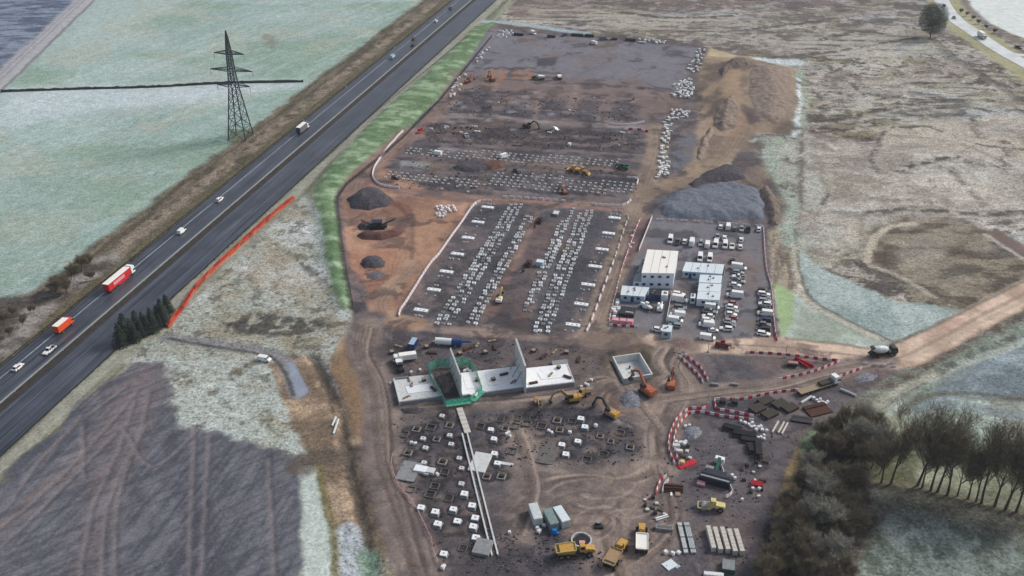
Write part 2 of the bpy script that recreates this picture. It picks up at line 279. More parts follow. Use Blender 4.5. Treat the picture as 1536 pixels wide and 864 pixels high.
put(i, d, lambda i: mixc((92, 104, 88), (134, 146, 134), sstep(.35, .62, fbm(X, Y / 1.3, 4, 5, 82, .7)), i), 5, 1, reg='lower_meadow', mx=(.35, .6, .9))
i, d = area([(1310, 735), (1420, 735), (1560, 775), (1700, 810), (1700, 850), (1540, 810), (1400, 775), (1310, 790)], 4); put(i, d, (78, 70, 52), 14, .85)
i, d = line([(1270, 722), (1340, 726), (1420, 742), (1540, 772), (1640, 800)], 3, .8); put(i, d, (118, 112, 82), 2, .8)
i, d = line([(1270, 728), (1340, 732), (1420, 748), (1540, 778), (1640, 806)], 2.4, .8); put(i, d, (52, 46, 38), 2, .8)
i, d = area([(1165, 735), (1190, 665), (1230, 630), (1270, 640), (1300, 690), (1320, 780), (1280, 880), (1120, 890), (1140, 790)], 2)
put(i, d, lambda i: mixc((58, 52, 44), (96, 88, 72), sstep(.4, .65, NF), i), 4, 1, reg='woodland_floor', mx=(.1, .8, .9))
i, d = area([(1170, 735), (1190, 665), (1206, 660), (1195, 700), (1185, 760), (1163, 775)], 1.2); put(i, d, (150, 126, 76), 2.5, .95, mx=(.1, .4, .7))
i, d = area([(1205, 660), (1225, 640), (1245, 648), (1225, 672), (1205, 680)], 1.2); put(i, d, (112, 136, 96), 2.5, .95)
# ---- the top right lane
i, d = line([(1405, -40), (1430, 22), (1475, 60), (1545, 108), (1640, 175)], 24, 2); put(i, d, lambda i: mixc((146, 144, 92), (178, 170, 128), NM, i), 6, .95, reg='lane_verge', mx=(.2, .3, .5))
i, d = area([(1440, -60), (1700, -60), (1700, 120), (1545, 62), (1490, 38), (1455, 8)], 2); put(i, d, (212, 218, 206), 4, 1, reg='far_pasture', mx=(.5, .1, .2))
i, d = line([(1432, -30), (1452, 12), (1490, 42), (1545, 72), (1640, 110)], 5, 1.5); put(i, d, (128, 116, 104), 4, .8)
i, d = line([(1400, 58), (1430, 88), (1480, 118), (1545, 160)], 5, 1.5); put(i, d, (112, 104, 92), 4, .6)
# ------------------------------------------------------------------ the construction site floor
site = [(738, 40), (800, 42), (872, 52), (960, 58), (1050, 66), (1062, 72), (1050, 110), (1058, 180), (1040, 235), (1100, 262), (1140, 280), (1168, 335), (1150, 345), (1166, 508), (1340, 536), (1346, 556), (1262, 612), (1205, 655), (1180, 700), (1165, 740), (1150, 775), (1132, 880), (640, 890), (604, 790), (578, 700), (560, 600), (546, 520), (530, 465), (520, 420), (508, 350), (504, 298), (520, 276), (566, 238), (604, 206), (656, 152), (708, 86)]
i, d = area(site, .6, .4)
put(i, d, lambda i: mixc((84, 80, 84), (112, 102, 100), sstep(.35, .65, fbm(X, Y, 14, 5, 90)), i), 1.5, 1, reg='site_ground', mx=(.06, .2, .55))
put(i, d, (66, 64, 70), 3, .7, sstep(.50, .64, fbm(A_, B_, 9, 4, 91)))
put(i, d, (114, 98, 92), 3, .55, sstep(.54, .68, fbm(A_, B_, 12, 5, 92)))
# bare hardcore yard at the far end
i, d = area([(738, 44), (870, 56), (1050, 72), (1040, 100), (1010, 148), (690, 120), (700, 98)], 1); put(i, d, lambda i: mixc((108, 106, 112), (126, 122, 126), NM, i), 5, .95, mx=(.02, .05, .2))
i, d = area([(680, 108), (960, 122), (1030, 150), (1000, 176), (660, 160)], 2); put(i, d, lambda i: mixc((112, 94, 88), (134, 112, 102), NM, i), 7, .8, mx=(.02, .1, .3))
i, d = line([(700, 122), (820, 138), (900, 145), (1080, 150)], 7, 1.5); put(i, d, (126, 104, 96), 5, .75)
for q in ([(868, 125), (845, 180)], [(905, 150), (895, 180)], [(920, 150), (910, 182)], [(812, 140), (800, 180)], [(745, 130), (712, 170)]):
    i, d = line(q, 3.5, .6); put(i, d, (132, 114, 106), 2.5, .75)
for q in ([(760, 160), (802, 165), (796, 178), (745, 174)], [(815, 150), (850, 152), (842, 174), (806, 172)], [(872, 150), (902, 152), (892, 178), (862, 176)], [(918, 152), (955, 154), (960, 172), (915, 175)], [(700, 130), (745, 138), (735, 165), (680, 160)]):
    i, d = area(q, .6); put(i, d, (72, 72, 80), 3, .75)
i, d = area([(806, 88), (838, 84), (832, 98), (805, 100)], .4); put(i, d, (66, 64, 68), 2, .9)
for x0 in (735, 752, 775, 792):
    i, d = area([(x0 - 8, 112), (x0 - 2, 104), (x0 + 8, 105), (x0 + 8, 118), (x0 - 6, 120)], 1); put(i, d, (154, 112, 82), 2.5, .9)
    i, d = line([(x0 - 8, 104), (x0, 101), (x0 + 10, 103)], 2.2, .5); put(i, d, (64, 56, 54), 2, .8)
i, d = area([(724, 122), (748, 120), (750, 128), (730, 131)], .6); put(i, d, (150, 116, 88), 1.5, .9)
# east edge: sand, brown cut faces
sand = [(1062, 70), (1110, 84), (1128, 92), (1190, 104), (1196, 160), (1186, 205), (1140, 200), (1112, 215), (1090, 250), (1045, 262), (1000, 290), (985, 282), (1030, 240), (1048, 190), (1046, 120)]
i, d = area(sand, 2.5); put(i, d, lambda i: mixc((112, 96, 82), (158, 134, 106), sstep(.35, .65, fbm(X, Y, 16, 4, 95)), i), 4, 1, reg='sand_cutting', mx=(.02, .2, .4))
i, d = area([(1066, 72), (1105, 84), (1100, 92), (1060, 84)], 1); put(i, d, (186, 168, 126), 3, .9)
i, d = area([(1086, 112), (1112, 110), (1108, 190), (1070, 195), (1062, 180), (1082, 150)], 2); put(i, d, (164, 136, 102), 4, .9)
i, d = area([(1120, 100), (1186, 110), (1190, 180), (1160, 195), (1125, 190)], 2); put(i, d, (138, 120, 100), 5, .9)
i, d = area([(1080, 100), (1130, 96), (1128, 112), (1086, 114)], 2); put(i, d, (98, 84, 74), 4, .85, sstep(.3, .5, NF))
i, d = area([(1090, 180), (1112, 170), (1120, 205), (1090, 215)], 2); put(i, d, (172, 140, 112), 3, .9)
i, d = area([(1112, 165), (1135, 175), (1140, 190), (1122, 192)], 1.5); put(i, d, (98, 80, 82), 3, .9)
i, d = area([(1062, 160), (1084, 152), (1080, 166), (1050, 180)], 2); put(i, d, (94, 78, 72), 3, .85)
i, d = area([(1050, 140), (1074, 128), (1076, 140), (1056, 150)], 1.5); put(i, d, (160, 134, 102), 3, .8)
i, d = area([(1020, 210), (1045, 200), (1040, 240), (1012, 262), (1006, 245)], 1.5); put(i, d, (104, 104, 110), 3, .9)
i, d = area([(1062, 200), (1130, 215), (1180, 310), (1172, 340), (1140, 285), (1080, 270), (1050, 268)], 2); put(i, d, lambda i: mixc((84, 74, 74), (126, 108, 92), sstep(.4, .62, NM), i), 4, .9, mx=(.02, .3, .6))
i, d = line([(1087, 214), (1092, 235), (1097, 258)], 2.0, .6); put(i, d, (196, 186, 176), 1.6, .8)
i, d = line([(1096, 212), (1098, 240)], 1.6, .6); put(i, d, (190, 178, 160), 1.6, .7)
# red-brown stockpile yard
i, d = area([(512, 288), (530, 274), (570, 246), (600, 262), (640, 285), (720, 297), (742, 300), (706, 308), (680, 345), (650, 385), (612, 440), (596, 478), (572, 488), (556, 468), (548, 425), (528, 400), (515, 350)], 1.2)
put(i, d, lambda i: mixc((140, 102, 80), (184, 138, 106), sstep(.33, .66, fbm(X, Y, 13, 5, 101)), i), 2.5, 1, reg='earth_yard', mx=(.03, .15, .4))
i, d = area([(560, 340), (640, 320), (680, 320), (650, 385), (605, 440), (580, 420)], 2); put(i, d, (172, 130, 96), 14, .65)
i, d = area([(525, 380), (590, 370), (600, 410), (560, 440), (535, 420)], 2); put(i, d, (158, 104, 78), 10, .6)
i, d = line([(586, 305), (604, 312), (612, 322), (604, 335), (590, 345)], 3.5, .4); put(i, d, (112, 72, 56), 2, .85)
i, d = line([(590, 302), (612, 310), (616, 325), (606, 340)], 1.0, .3); put(i, d, (92, 60, 50), .9, .8)
for k in range(9):
    i, d = line([(598 + k * 3, 300 + k * 3), (624 - k, 330 + k * 6), (596 + k * 4, 380 + k * 8), (580 + k, 440 + k * 4)], .8, .5, .2); put(i, d, (132, 98, 78), .9, .5)
# haul roads
def road(q, w, col=((128, 104, 90), (152, 128, 108)), soft=2.5, alpha=.95, reg='haul_road', ruts=2):
    i, d = line(q, w, .5, .35); put(i, d, lambda i: mixc(col[0], col[1], sstep(.35, .65, fbm(X, Y, 7, 4, 105)), i), soft, alpha, reg=reg, mx=(.03, .08, .3))
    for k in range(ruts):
        o = (k - (ruts - 1) / 2) * 6
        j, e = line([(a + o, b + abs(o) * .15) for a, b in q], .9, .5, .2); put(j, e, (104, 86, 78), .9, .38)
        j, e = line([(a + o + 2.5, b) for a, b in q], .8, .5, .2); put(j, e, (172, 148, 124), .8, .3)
road([(660, 205), (620, 200), (590, 225), (560, 250), (540, 270), (530, 290)], 11, ((124, 98, 86), (142, 114, 98)))
road([(690, 130), (660, 165), (625, 205)], 9, ((120, 98, 90), (136, 112, 102)))
road([(560, 265), (600, 287), (660, 293), (720, 299), (800, 302), (870, 308), (935, 312)], 8, ((128, 98, 84), (150, 118, 100)))
road([(660, 176), (720, 172), (790, 182), (900, 188), (965, 190), (982, 200)], 6, ((124, 112, 108), (146, 132, 124)), ruts=1)
road([(700, 238), (800, 246), (880, 253), (965, 258)], 5, ((116, 96, 86), (136, 112, 98)), ruts=1)
road([(983, 190), (986, 220), (976, 255), (962, 295), (950, 330), (935, 375), (920, 420), (902, 470), (888, 508)], 11, ((124, 106, 90), (150, 130, 108)))
road([(965, 290), (1000, 280), (1050, 262), (1085, 235), (1110, 200)], 10, ((128, 108, 88), (152, 130, 102)))
road([(548, 480), (600, 482), (700, 494), (800, 502), (900, 514), (1000, 516)], 8, ((126, 106, 94), (150, 128, 114)), ruts=2)
road([(620, 398), (590, 430), (572, 455), (585, 478), (620, 486)], 9, ((150, 116, 90), (170, 136, 106)))
i, d = area([(875, 498), (930, 492), (1000, 505), (1010, 528), (980, 530), (900, 522), (870, 515)], 1); put(i, d, lambda i: mixc((120, 102, 88), (148, 126, 106), NM, i), 3, .9, reg='haul_road')
road([(990, 514), (1080, 516), (1170, 520), (1260, 530), (1340, 538), (1400, 512), (1470, 474), (1545, 436), (1640, 385)], 12, ((186, 154, 128), (216, 186, 156)), reg='access_road')
i, d = line([(1180, 508), (1260, 516), (1320, 522), (1380, 498), (1450, 464), (1545, 418)], 1.6, .5); put(i, d, (102, 98, 82), 1.5, .7)
i, d = line([(1340, 545), (1400, 522), (1470, 484), (1545, 446), (1640, 395)], 1.6, .5); put(i, d, (176, 160, 134), 1.5, .6)
road([(1090, 585), (1160, 580), (1230, 558), (1290, 545), (1330, 540)], 8, ((116, 104, 96), (138, 122, 110)))
road([(1020, 520), (1000, 540), (1020, 575), (1000, 620), (985, 660), (990, 700), (960, 730), (920, 760), (900, 800), (905, 870)], 13, ((108, 92, 80), (138, 118, 102)), soft=5)
road([(905, 575), (940, 600), (1000, 600)], 12, ((104, 88, 78), (128, 108, 94)), soft=5)
i, d = area([(880, 700), (960, 705), (985, 735), (975, 790), (930, 820), (860, 800), (850, 740)], 4); put(i, d, lambda i: mixc((100, 86, 78), (140, 120, 104), sstep(.35, .65, STRX), i), 12, .75)
i, d = area([(1010, 540), (1018, 600), (980, 680), (960, 640), (985, 580)], 3); put(i, d, (134, 114, 96), 8, .6)
i, d = area([(1090, 528), (1125, 532), (1120, 570), (1080, 572)], 3); put(i, d, (168, 152, 132), 8, .8, sstep(.35, .6, NM))
road([(552, 480), (545, 520), (565, 560), (575, 620), (572, 680), (590, 740), (610, 800), (630, 870)], 12, ((86, 78, 78), (114, 102, 98)), soft=4, ruts=4)
# track between the column bases
road([(800, 308), (795, 335), (778, 375), (760, 410), (745, 440), (735, 468)], 5.5, ((130, 100, 88), (160, 124, 104)), ruts=0)
road([(868, 312), (850, 350), (828, 400), (800, 460), (780, 495)], 3.2, ((120, 110, 106), (138, 124, 116)), ruts=0)
i, d = area([(800, 340), (836, 335), (828, 375), (790, 400), (775, 395)], 1.5); put(i, d, (104, 86, 84), 4, .8)
i, d = area([(738, 340), (752, 345), (700, 440), (668, 480), (655, 475), (690, 420)], 2); put(i, d, (112, 106, 96), 5, .7, sstep(.35, .55, NM))
i, d = area([(760, 410), (800, 400), (815, 420), (790, 500), (740, 492), (735, 460)], 2); put(i, d, (84, 72, 68), 5, .7, NM * 1.4)
i, d = area([(780, 455), (800, 450), (792, 495), (772, 490)], 1.5); put(i, d, (112, 84, 76), 3, .7)
# dug-over ground in the northern rows
i, d = area([(640, 186), (720, 182), (800, 190), (960, 200), (965, 225), (900, 228), (760, 218), (640, 212)], 2); put(i, d, lambda i: mixc((66, 60, 62), (104, 88, 84), sstep(.42, .6, NF), i), 5, .85, mx=(.1, .4, .8))
i, d = area([(678, 240), (725, 238), (745, 248), (740, 256), (690, 255)], 1); put(i, d, (74, 68, 68), 3, .9)
i, d = area([(710, 241), (755, 240), (758, 250), (712, 254)], .8); put(i, d, (112, 74, 66), 2.5, .9)
i, d = area([(600, 242), (645, 244), (644, 254), (602, 252)], .8); put(i, d, (142, 146, 142), 2, .9)
i, d = area([(645, 244), (662, 245), (660, 256), (644, 255)], .8); put(i, d, (124, 108, 72), 2, .8)
for q in ([(664, 175), (735, 178)], [(665, 181), (700, 182)], [(690, 188), (720, 188)]):
    i, d = line(q, 1.4, .4); put(i, d, (158, 140, 116), 1, .8)
# the car park and office compound
i, d = area([(978, 330), (1145, 342), (1152, 410), (1163, 503), (1060, 512), (1010, 506), (912, 490), (930, 440), (958, 370)], .5)
put(i, d, lambda i: mixc((110, 108, 112), (126, 122, 122), NM, i), 2, .9, reg='car_park', mx=(.03, .05, .2))
i, d = area([(1075, 375), (1112, 372), (1150, 400), (1120, 440), (1105, 400)], 3); put(i, d, (124, 108, 102), 9, .6)
i, d = area([(958, 335), (978, 330), (958, 378), (938, 400), (940, 375)], .8); put(i, d, (114, 82, 80), 3, .8)
# grey stone stockpile hard standing, foundation areas of the near half
i, d = area([(590, 500), (880, 520), (990, 530), (1010, 560), (880, 600), (590, 620), (565, 560)], 2); put(i, d, lambda i: mixc((74, 68, 72), (96, 86, 84), sstep(.35, .65, NM), i), 6, .7)
i, d = line([(600, 612), (700, 604), (800, 598), (850, 590), (900, 575), (940, 560)], 5, .8); put(i, d, (144, 128, 112), 3, .7, sstep(.3, .5, NF))
i, d = line([(600, 625), (700, 614), (800, 606), (860, 600)], 4, .8); put(i, d, (104, 92, 84), 3, .8)
i, d = area([(898, 535), (925, 520), (985, 520), (1000, 560), (985, 580), (930, 580), (900, 560)], 1); put(i, d, lambda i: mixc((98, 82, 62), (132, 112, 84), sstep(.4, .6, NF), i), 3, .95)
i, d = line([(900, 527), (935, 521), (972, 519), (990, 545), (1000, 566)], 2.2, .5); put(i, d, (60, 54, 50), 1.6, .8)
i, d = area([(870, 575), (930, 568), (985, 575), (995, 605), (950, 625), (900, 612), (870, 600)], 2); put(i, d, (112, 90, 78), 6, .8, mx=(.02, .2, .5))
for r in range(4):
    q = [(938 + 38 * math.cos(t) * (1 - r * .13), 600 + 22 * math.sin(t) * (1 - r * .13)) for t in np.linspace(1.6, 5.2, 14)]
    i, d = line(q, 1.0, .4, .2); put(i, d, (88, 70, 62) if r % 2 else (142, 118, 100), .9, .7)
i, d = area([(800, 640), (850, 632), (930, 640), (975, 660), (980, 695), (930, 705), (850, 700), (812, 690)], 2); put(i, d, lambda i: mixc((74, 70, 74), (104, 96, 94), sstep(.4, .6, NF), i), 4, .8)
i, d = line([(812, 690), (870, 706), (940, 705), (980, 698), (975, 678), (965, 655), (955, 637), (940, 637), (920, 628)], 2.4, .6); put(i, d, (150, 138, 130), 1.6, .8, sstep(.3, .5, NF))
i, d = area([(775, 640), (800, 640), (805, 690), (790, 760), (770, 740), (765, 690)], 2); put(i, d, (122, 106, 92), 6, .75)
i, d = area([(755, 690), (775, 720), (770, 760), (755, 750)], 1.2); put(i, d, (140, 128, 116), 4, .7)
i, d = area([(590, 690), (760, 700), (775, 830), (655, 850), (620, 780)], 3); put(i, d, lambda i: mixc((72, 66, 68), (104, 92, 86), sstep(.38, .62, NF), i), 8, .7)
i, d = area([(655, 835), (780, 825), (900, 780), (920, 870), (640, 890)], 4); put(i, d, lambda i: mixc((76, 70, 74), (98, 90, 90), sstep(.4, .6, STRX), i), 8, .7)
i, d = area([(960, 720), (1050, 640), (1180, 660), (1160, 740), (1130, 870), (970, 870), (955, 790)], 3); put(i, d, lambda i: mixc((84, 78, 82), (106, 98, 98), NM, i), 8, .7)
for k in range(16):
    a0 = random.uniform(0, 6.28); cx = random.uniform(800, 960); cy = random.uniform(700, 850)
    q = [(cx + (40 + 3 * t) * math.cos(a0 + t * .25), cy + (16 + t) * math.sin(a0 + t * .25)) for t in range(7)]
    i, d = line(q, .9, .4, .2); put(i, d, random.choice([(66, 60, 60), (132, 114, 100)]), .9, .5)
for k in range(30):                      # wheel ruts over the whole floor
    cx = random.uniform(600, 1120); cy = random.uniform(600, 860); a0 = random.uniform(-.5, .5) + (0 if random.random() < .5 else 1.3)
    q = [(cx + 22 * t * math.cos(a0) + 2 * t * t * .3, cy + 13 * t * math.sin(a0)) for t in range(5)]
    i, d = line(q, .8, .4, .2); put(i, d, random.choice([(62, 56, 58), (124, 110, 100), (60, 56, 60)]), .8, .45)
for k in range(26):
    cx = random.uniform(620, 1000); cy = random.uniform(80, 180); a0 = random.choice([0, .1, 2.2])
    q = [(cx + 30 * t * math.cos(a0), cy + 8 * t * math.sin(a0) + t) for t in range(5)]
    i, d = line(q, 1.0, .8, .2); put(i, d, random.choice([(74, 70, 76), (130, 112, 104)]), 1, .4)
# footing bed strips between the column-base rows (dark blinding)
for q in ([(775, 306), (815, 306), (712, 492), (652, 490)], [(838, 312), (908, 318), (850, 506), (792, 502)]):
    i, d = area(q, .6); put(i, d, (72, 72, 78), 3, .7)
# dug collars round the near foundations, trenches between their rows
N_LOW = [(652.7, 770), (679.7, 766), (708, 760.7), (656.4, 788), (685.9, 784), (712.7, 779.3), (709.6, 792), (713.5, 809), (665.4, 833), (696.4, 743), (631.3, 763.5)]
N_UP = [(634.5, 659), (638, 673), (676.6, 667.5), (674.4, 654), (688.7, 688.5), (692.4, 703.5), (692, 727), (636, 695), (639.8, 711), (663, 625)]
N_RB = [(736, 646), (740.6, 660), (741.3, 682.5), (745.9, 697)]; N_MID = [(842.3, 669), (866.4, 664), (848.4, 683.5), (877, 642.5), (871, 630)]
N_PIT = [(663.8, 694), (666.8, 708.4), (624.7, 645), (674.4, 639), (749.8, 630), (775.4, 628), (772.4, 640), (789.7, 636), (835.6, 632), (839.3, 646), (767, 677.5), (916, 663), (694, 823), (646, 642), (606, 652), (655, 660), (612, 680), (652, 730), (672, 748), (645, 742), (730, 716), (752, 716), (800, 628), (812, 640), (858, 632), (900, 655), (930, 650), (945, 672), (905, 682), (880, 690), (720, 640), (758, 644), (616, 735)]
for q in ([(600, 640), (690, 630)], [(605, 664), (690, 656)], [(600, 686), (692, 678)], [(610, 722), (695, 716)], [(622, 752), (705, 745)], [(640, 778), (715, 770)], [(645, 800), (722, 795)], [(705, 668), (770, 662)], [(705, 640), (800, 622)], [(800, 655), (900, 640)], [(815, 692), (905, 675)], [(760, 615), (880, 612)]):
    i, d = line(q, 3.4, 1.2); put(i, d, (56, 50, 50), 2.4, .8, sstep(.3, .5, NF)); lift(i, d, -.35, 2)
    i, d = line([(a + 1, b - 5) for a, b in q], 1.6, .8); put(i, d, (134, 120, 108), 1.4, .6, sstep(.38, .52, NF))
for q in ([(650, 625), (665, 700), (690, 800)], [(622, 640), (640, 740), (660, 820)], [(728, 640), (750, 720)], [(790, 622), (805, 690)], [(890, 625), (900, 690)]):
    i, d = line(q, 2.0, 1.0); put(i, d, (62, 56, 56), 1.8, .7, sstep(.35, .52, NF))
for x_, y_ in N_LOW + N_UP + N_RB + N_MID + N_PIT:
    q = [(x_ + 11.5 * math.cos(t) + 1.5, y_ - 1 + 7.5 * math.sin(t)) for t in np.linspace(0, 6.28, 9)[:-1]]
    i, d = area(q, .9, .5); put(i, d, (50, 46, 48), 1.6, .85, mx=(.02, .2, .6)); lift(i, d, -.35, 1.6)
# far rows: dark dug strips with pale spoil lines
for k, (q, w) in enumerate(([((692, 128), (955, 146)), 3], [((680, 140), (800, 148)), 4], [((672, 152), (955, 172)), 3.5], [((662, 166), (790, 174)), 3], [((650, 190), (965, 206)), 5], [((640, 200), (962, 217)), 4], [((630, 210), (960, 228)), 5], [((612, 218), (950, 236)), 3], [((590, 238), (960, 262)), 3.5], [((580, 250), (955, 270)), 3], [((572, 272), (950, 296)), 4], [((700, 116), (980, 132)), 3])):
    i, d = line(list(q), w, 1.6); put(i, d, (58, 54, 58), 3, .75, sstep(.4, .54, fbm(A_, B_, 5, 4, 400 + k)))
    i, d = line([(a + 3, b + 4) for a, b in q], 1.6, 1.2); put(i, d, (136, 122, 116), 1.6, .55, sstep(.45, .58, fbm(A_, B_, 5, 4, 420 + k)))
for k in range(110):
    x_ = random.uniform(640, 960); y_ = random.uniform(128, 232); r_ = random.uniform(3, 9)
    q = [(x_ + r_ * math.cos(t) * random.uniform(.7, 1.3), y_ + r_ * .4 * math.sin(t)) for t in np.linspace(0, 6.28, 8)[:-1]]
    i, d = area(q, 1.0, .5); put(i, d, random.choice([(52, 50, 54), (60, 56, 58), (124, 108, 100), (140, 134, 134), (104, 78, 70)]), 2, .7)
# dark stains and damp patches over the whole floor
i, d = area(site, .6, .4); put(i, d, (54, 50, 54), 3, .6, sstep(.55, .64, fbm(UX, UY, 10, 5, 440, .65))); put(i, d, (120, 100, 88), 3, .45, sstep(.57, .66, fbm(UX, UY, 17, 5, 441, .65)))
# dusty haul roads of the near half, over everything else, with tyre tracks
def tracks(q, n_, spread, dark=(88, 74, 66), pale=(178, 156, 136)):
    for k in range(n_):
        o = random.uniform(-spread, spread); c = random.choice([dark, pale, dark]); q2 = [(a + o + random.uniform(-2, 2), b + o * .25 + random.uniform(-1, 1)) for a, b in q]
        i, d = line(q2, random.uniform(.5, .9), .3, .15); put(i, d, c, .6, random.uniform(.3, .6))
TAN = ((108, 95, 87), (148, 129, 114))
for q, w, n_, sp in (([(1012, 524), (1000, 545), (1016, 575), (1004, 612), (988, 650), (988, 690), (968, 728), (930, 755), (905, 790), (912, 830), (930, 870)], 13, 26, 26), ([(890, 572), (925, 570), (960, 610), (985, 640)], 9, 12, 16), ([(985, 700), (940, 720), (880, 715), (830, 722), (800, 740)], 12, 18, 16), ([(600, 612), (700, 604), (800, 597), (880, 580)], 5, 8, 8), ([(552, 490), (548, 530), (568, 575), (576, 640), (578, 690), (598, 750), (620, 820), (634, 870)], 11, 18, 16), ([(1000, 600), (1090, 588), (1160, 582), (1240, 560), (1330, 542)], 8, 12, 12), ([(775, 640), (792, 690), (800, 740), (780, 800)], 8, 10, 10), ([(990, 700), (1010, 760), (1000, 800), (960, 840)], 7, 10, 14)):
    i, d = line(q, w, 1.4, .6); put(i, d, lambda i: mixc(TAN[0], TAN[1], sstep(.36, .64, fbm(UX, UY, 6, 5, 450, .65)), i), 6, .8, sstep(.18, .45, NM), mx=(.02, .1, .5)); tracks(q, n_, sp)
i, d = area([(860, 705), (960, 706), (985, 735), (965, 785), (920, 815), (865, 795), (845, 745)], 4); put(i, d, lambda i: mixc(TAN[0], TAN[1], sstep(.36, .64, fbm(UX, UY, 8, 5, 451, .65)), i), 14, .6)
for k in range(26):
    cx, cy = random.uniform(850, 960), random.uniform(720, 800); a0 = random.uniform(0, 6.28); R_ = random.uniform(25, 60)
    q = [(cx + R_ * math.cos(a0 + t * .3), cy + R_ * .5 * math.sin(a0 + t * .3)) for t in range(6)]; i, d = line(q, .7, .3, .15); put(i, d, random.choice([(84, 70, 64), (172, 150, 132)]), .6, .5)
# pit around the concrete tank, hollow under the scaffold
i, d = area([(914, 530), (962, 524), (986, 560), (934, 574)], .3, .2, m=10); lift(i, d, -2.6, 5)
# spoil relief
i, d = area([(1066, 92), (1120, 88), (1185, 110), (1190, 190), (1130, 195), (1090, 180), (1066, 150)], 2, m=20); lift(i, d, 3.5, 26)
Z += ((NF - .5) * .20 + (fbm(X, Y, 1.6, 2, 120) - .5) * .10).astype(np.float32) * (.5 + MX[:, 2])
Z += (NB - .5).astype(np.float32) * 0
i, d = bband(-229, -197, warp=0); Z[i] = np.where(d > -.5, np.minimum(Z[i], -.05), Z[i])
# slight tonal unevenness everywhere
C *= (1 + (fbm(X, Y, 3, 4, 130) - .5)[:, None] * .35)
LUM = (C @ np.array([.3, .55, .15], np.float32))[:, None]          # winter-dull pigments, with part of the light's cool cast put into the colour
C[:] = (LUM + (C - LUM) * .86) * np.array([1.02, 1.05, 1.12], np.float32)
C[:] = np.clip(C, .005, .95)

# ------------------------------------------------------------------ build the terrain sheets
OFF = [0, len(BL[0]['X'])]
def gz(x, y):
    b = 0 if y < 339.5 else 1; g = BL[b]
    fx = (x - g['x0']) / g['st']; fy = (y - g['y0']) / g['st']
    ix = int(min(max(fx, 0), g['nx'] - 2)); iy = int(min(max(fy, 0), g['ny'] - 2)); fx -= ix; fy -= iy
    fx = min(max(fx, 0), 1); fy = min(max(fy, 0), 1)
    o = OFF[b] + iy * g['nx'] + ix; w = g['nx']
    return float((Z[o] * (1 - fx) + Z[o + 1] * fx) * (1 - fy) + (Z[o + w] * (1 - fx) + Z[o + w + 1] * fx) * fy)
def G(px, py):
    z = 0.0
    for _ in range(3):
        x, y = P(px, py, z); z = gz(x, y)
    return Vector((x, y, z))
def nodes(m):
    m.use_nodes = True; return m.node_tree.nodes, m.node_tree.links
terrain = bpy.data.materials.new('terrain'); n, l = nodes(terrain); bs = n['Principled BSDF']
bs.inputs['Roughness'].default_value = .95; bs.inputs['Specular IOR Level'].default_value = .15
at = n.new('ShaderNodeAttribute'); at.attribute_name = 'soil'
am = n.new('ShaderNodeAttribute'); am.attribute_name = 'cover'
sep = n.new('ShaderNodeSeparateColor'); l.new(am.outputs['Color'], sep.inputs[0])
tc = n.new('ShaderNodeTexCoord')
def noise(scale, det=4, rough=.6, dist=0.0):
    t = n.new('ShaderNodeTexNoise'); t.inputs['Scale'].default_value = scale; t.inputs['Detail'].default_value = det
    t.inputs['Roughness'].default_value = rough; t.inputs['Distortion'].default_value = dist
    l.new(tc.outputs['Object'], t.inputs['Vector']); return t
def mrange(src, a, b, c, d):
    t = n.new('ShaderNodeMapRange'); t.inputs[1].default_value = a; t.inputs[2].default_value = b; t.inputs[3].default_value = c; t.inputs[4].default_value = d
    l.new(src, t.inputs[0]); return t.outputs[0]
def math2(op, a, b):
    t = n.new('ShaderNodeMath'); t.operation = op
    for k, s in enumerate((a, b)):
        if isinstance(s, (int, float)): t.inputs[k].default_value = s
        else: l.new(s, t.inputs[k])
    return t.outputs[0]
def mixn(fac, a, b, mode='MIX'):
    t = n.new('ShaderNodeMix'); t.data_type = 'RGBA'; t.blend_type = mode
    for k, s in ((0, fac), (6, a), (7, b)):
        if isinstance(s, (int, float, tuple)): t.inputs[k].default_value = s
        else: l.new(s, t.inputs[k])
    return t.outputs[2]
na, nb, nc = noise(1.2, 6, .75), noise(.32, 5, .7, .6), noise(.75, 5, .7)
v1 = mrange(na.outputs[0], .3, .7, .32, 1.65)
var = mixn(sep.outputs[2], (1, 1, 1, 1), v1)
v2 = mrange(nb.outputs[0], .3, .7, .62, 1.36)
c1 = mixn(1.0, at.outputs['Color'], var, 'MULTIPLY'); c1 = mixn(math2('ADD', math2('MULTIPLY', sep.outputs[2], .75), .12), c1, v2, 'MULTIPLY')
tuft = math2('MULTIPLY', mrange(nc.outputs[0], .50, .60, 0, .9), sep.outputs[1])
c2 = mixn(tuft, c1, mixn(1.0, c1, (.38, .36, .32, 1), 'MULTIPLY'))
nd = noise(.8, 6, .8)
fr = math2('MULTIPLY', mrange(nd.outputs[0], .54, .66, 0, .6), sep.outputs[0])
c3 = mixn(fr, c2, (.70, .74, .74, 1))
l.new(c3, bs.inputs['Base Color'])
bp = n.new('ShaderNodeBump'); bp.inputs['Strength'].default_value = .55; bp.inputs['Distance'].default_value = .35
l.new(na.outputs[0], bp.inputs['Height']); l.new(bp.outputs[0], bs.inputs['Normal'])
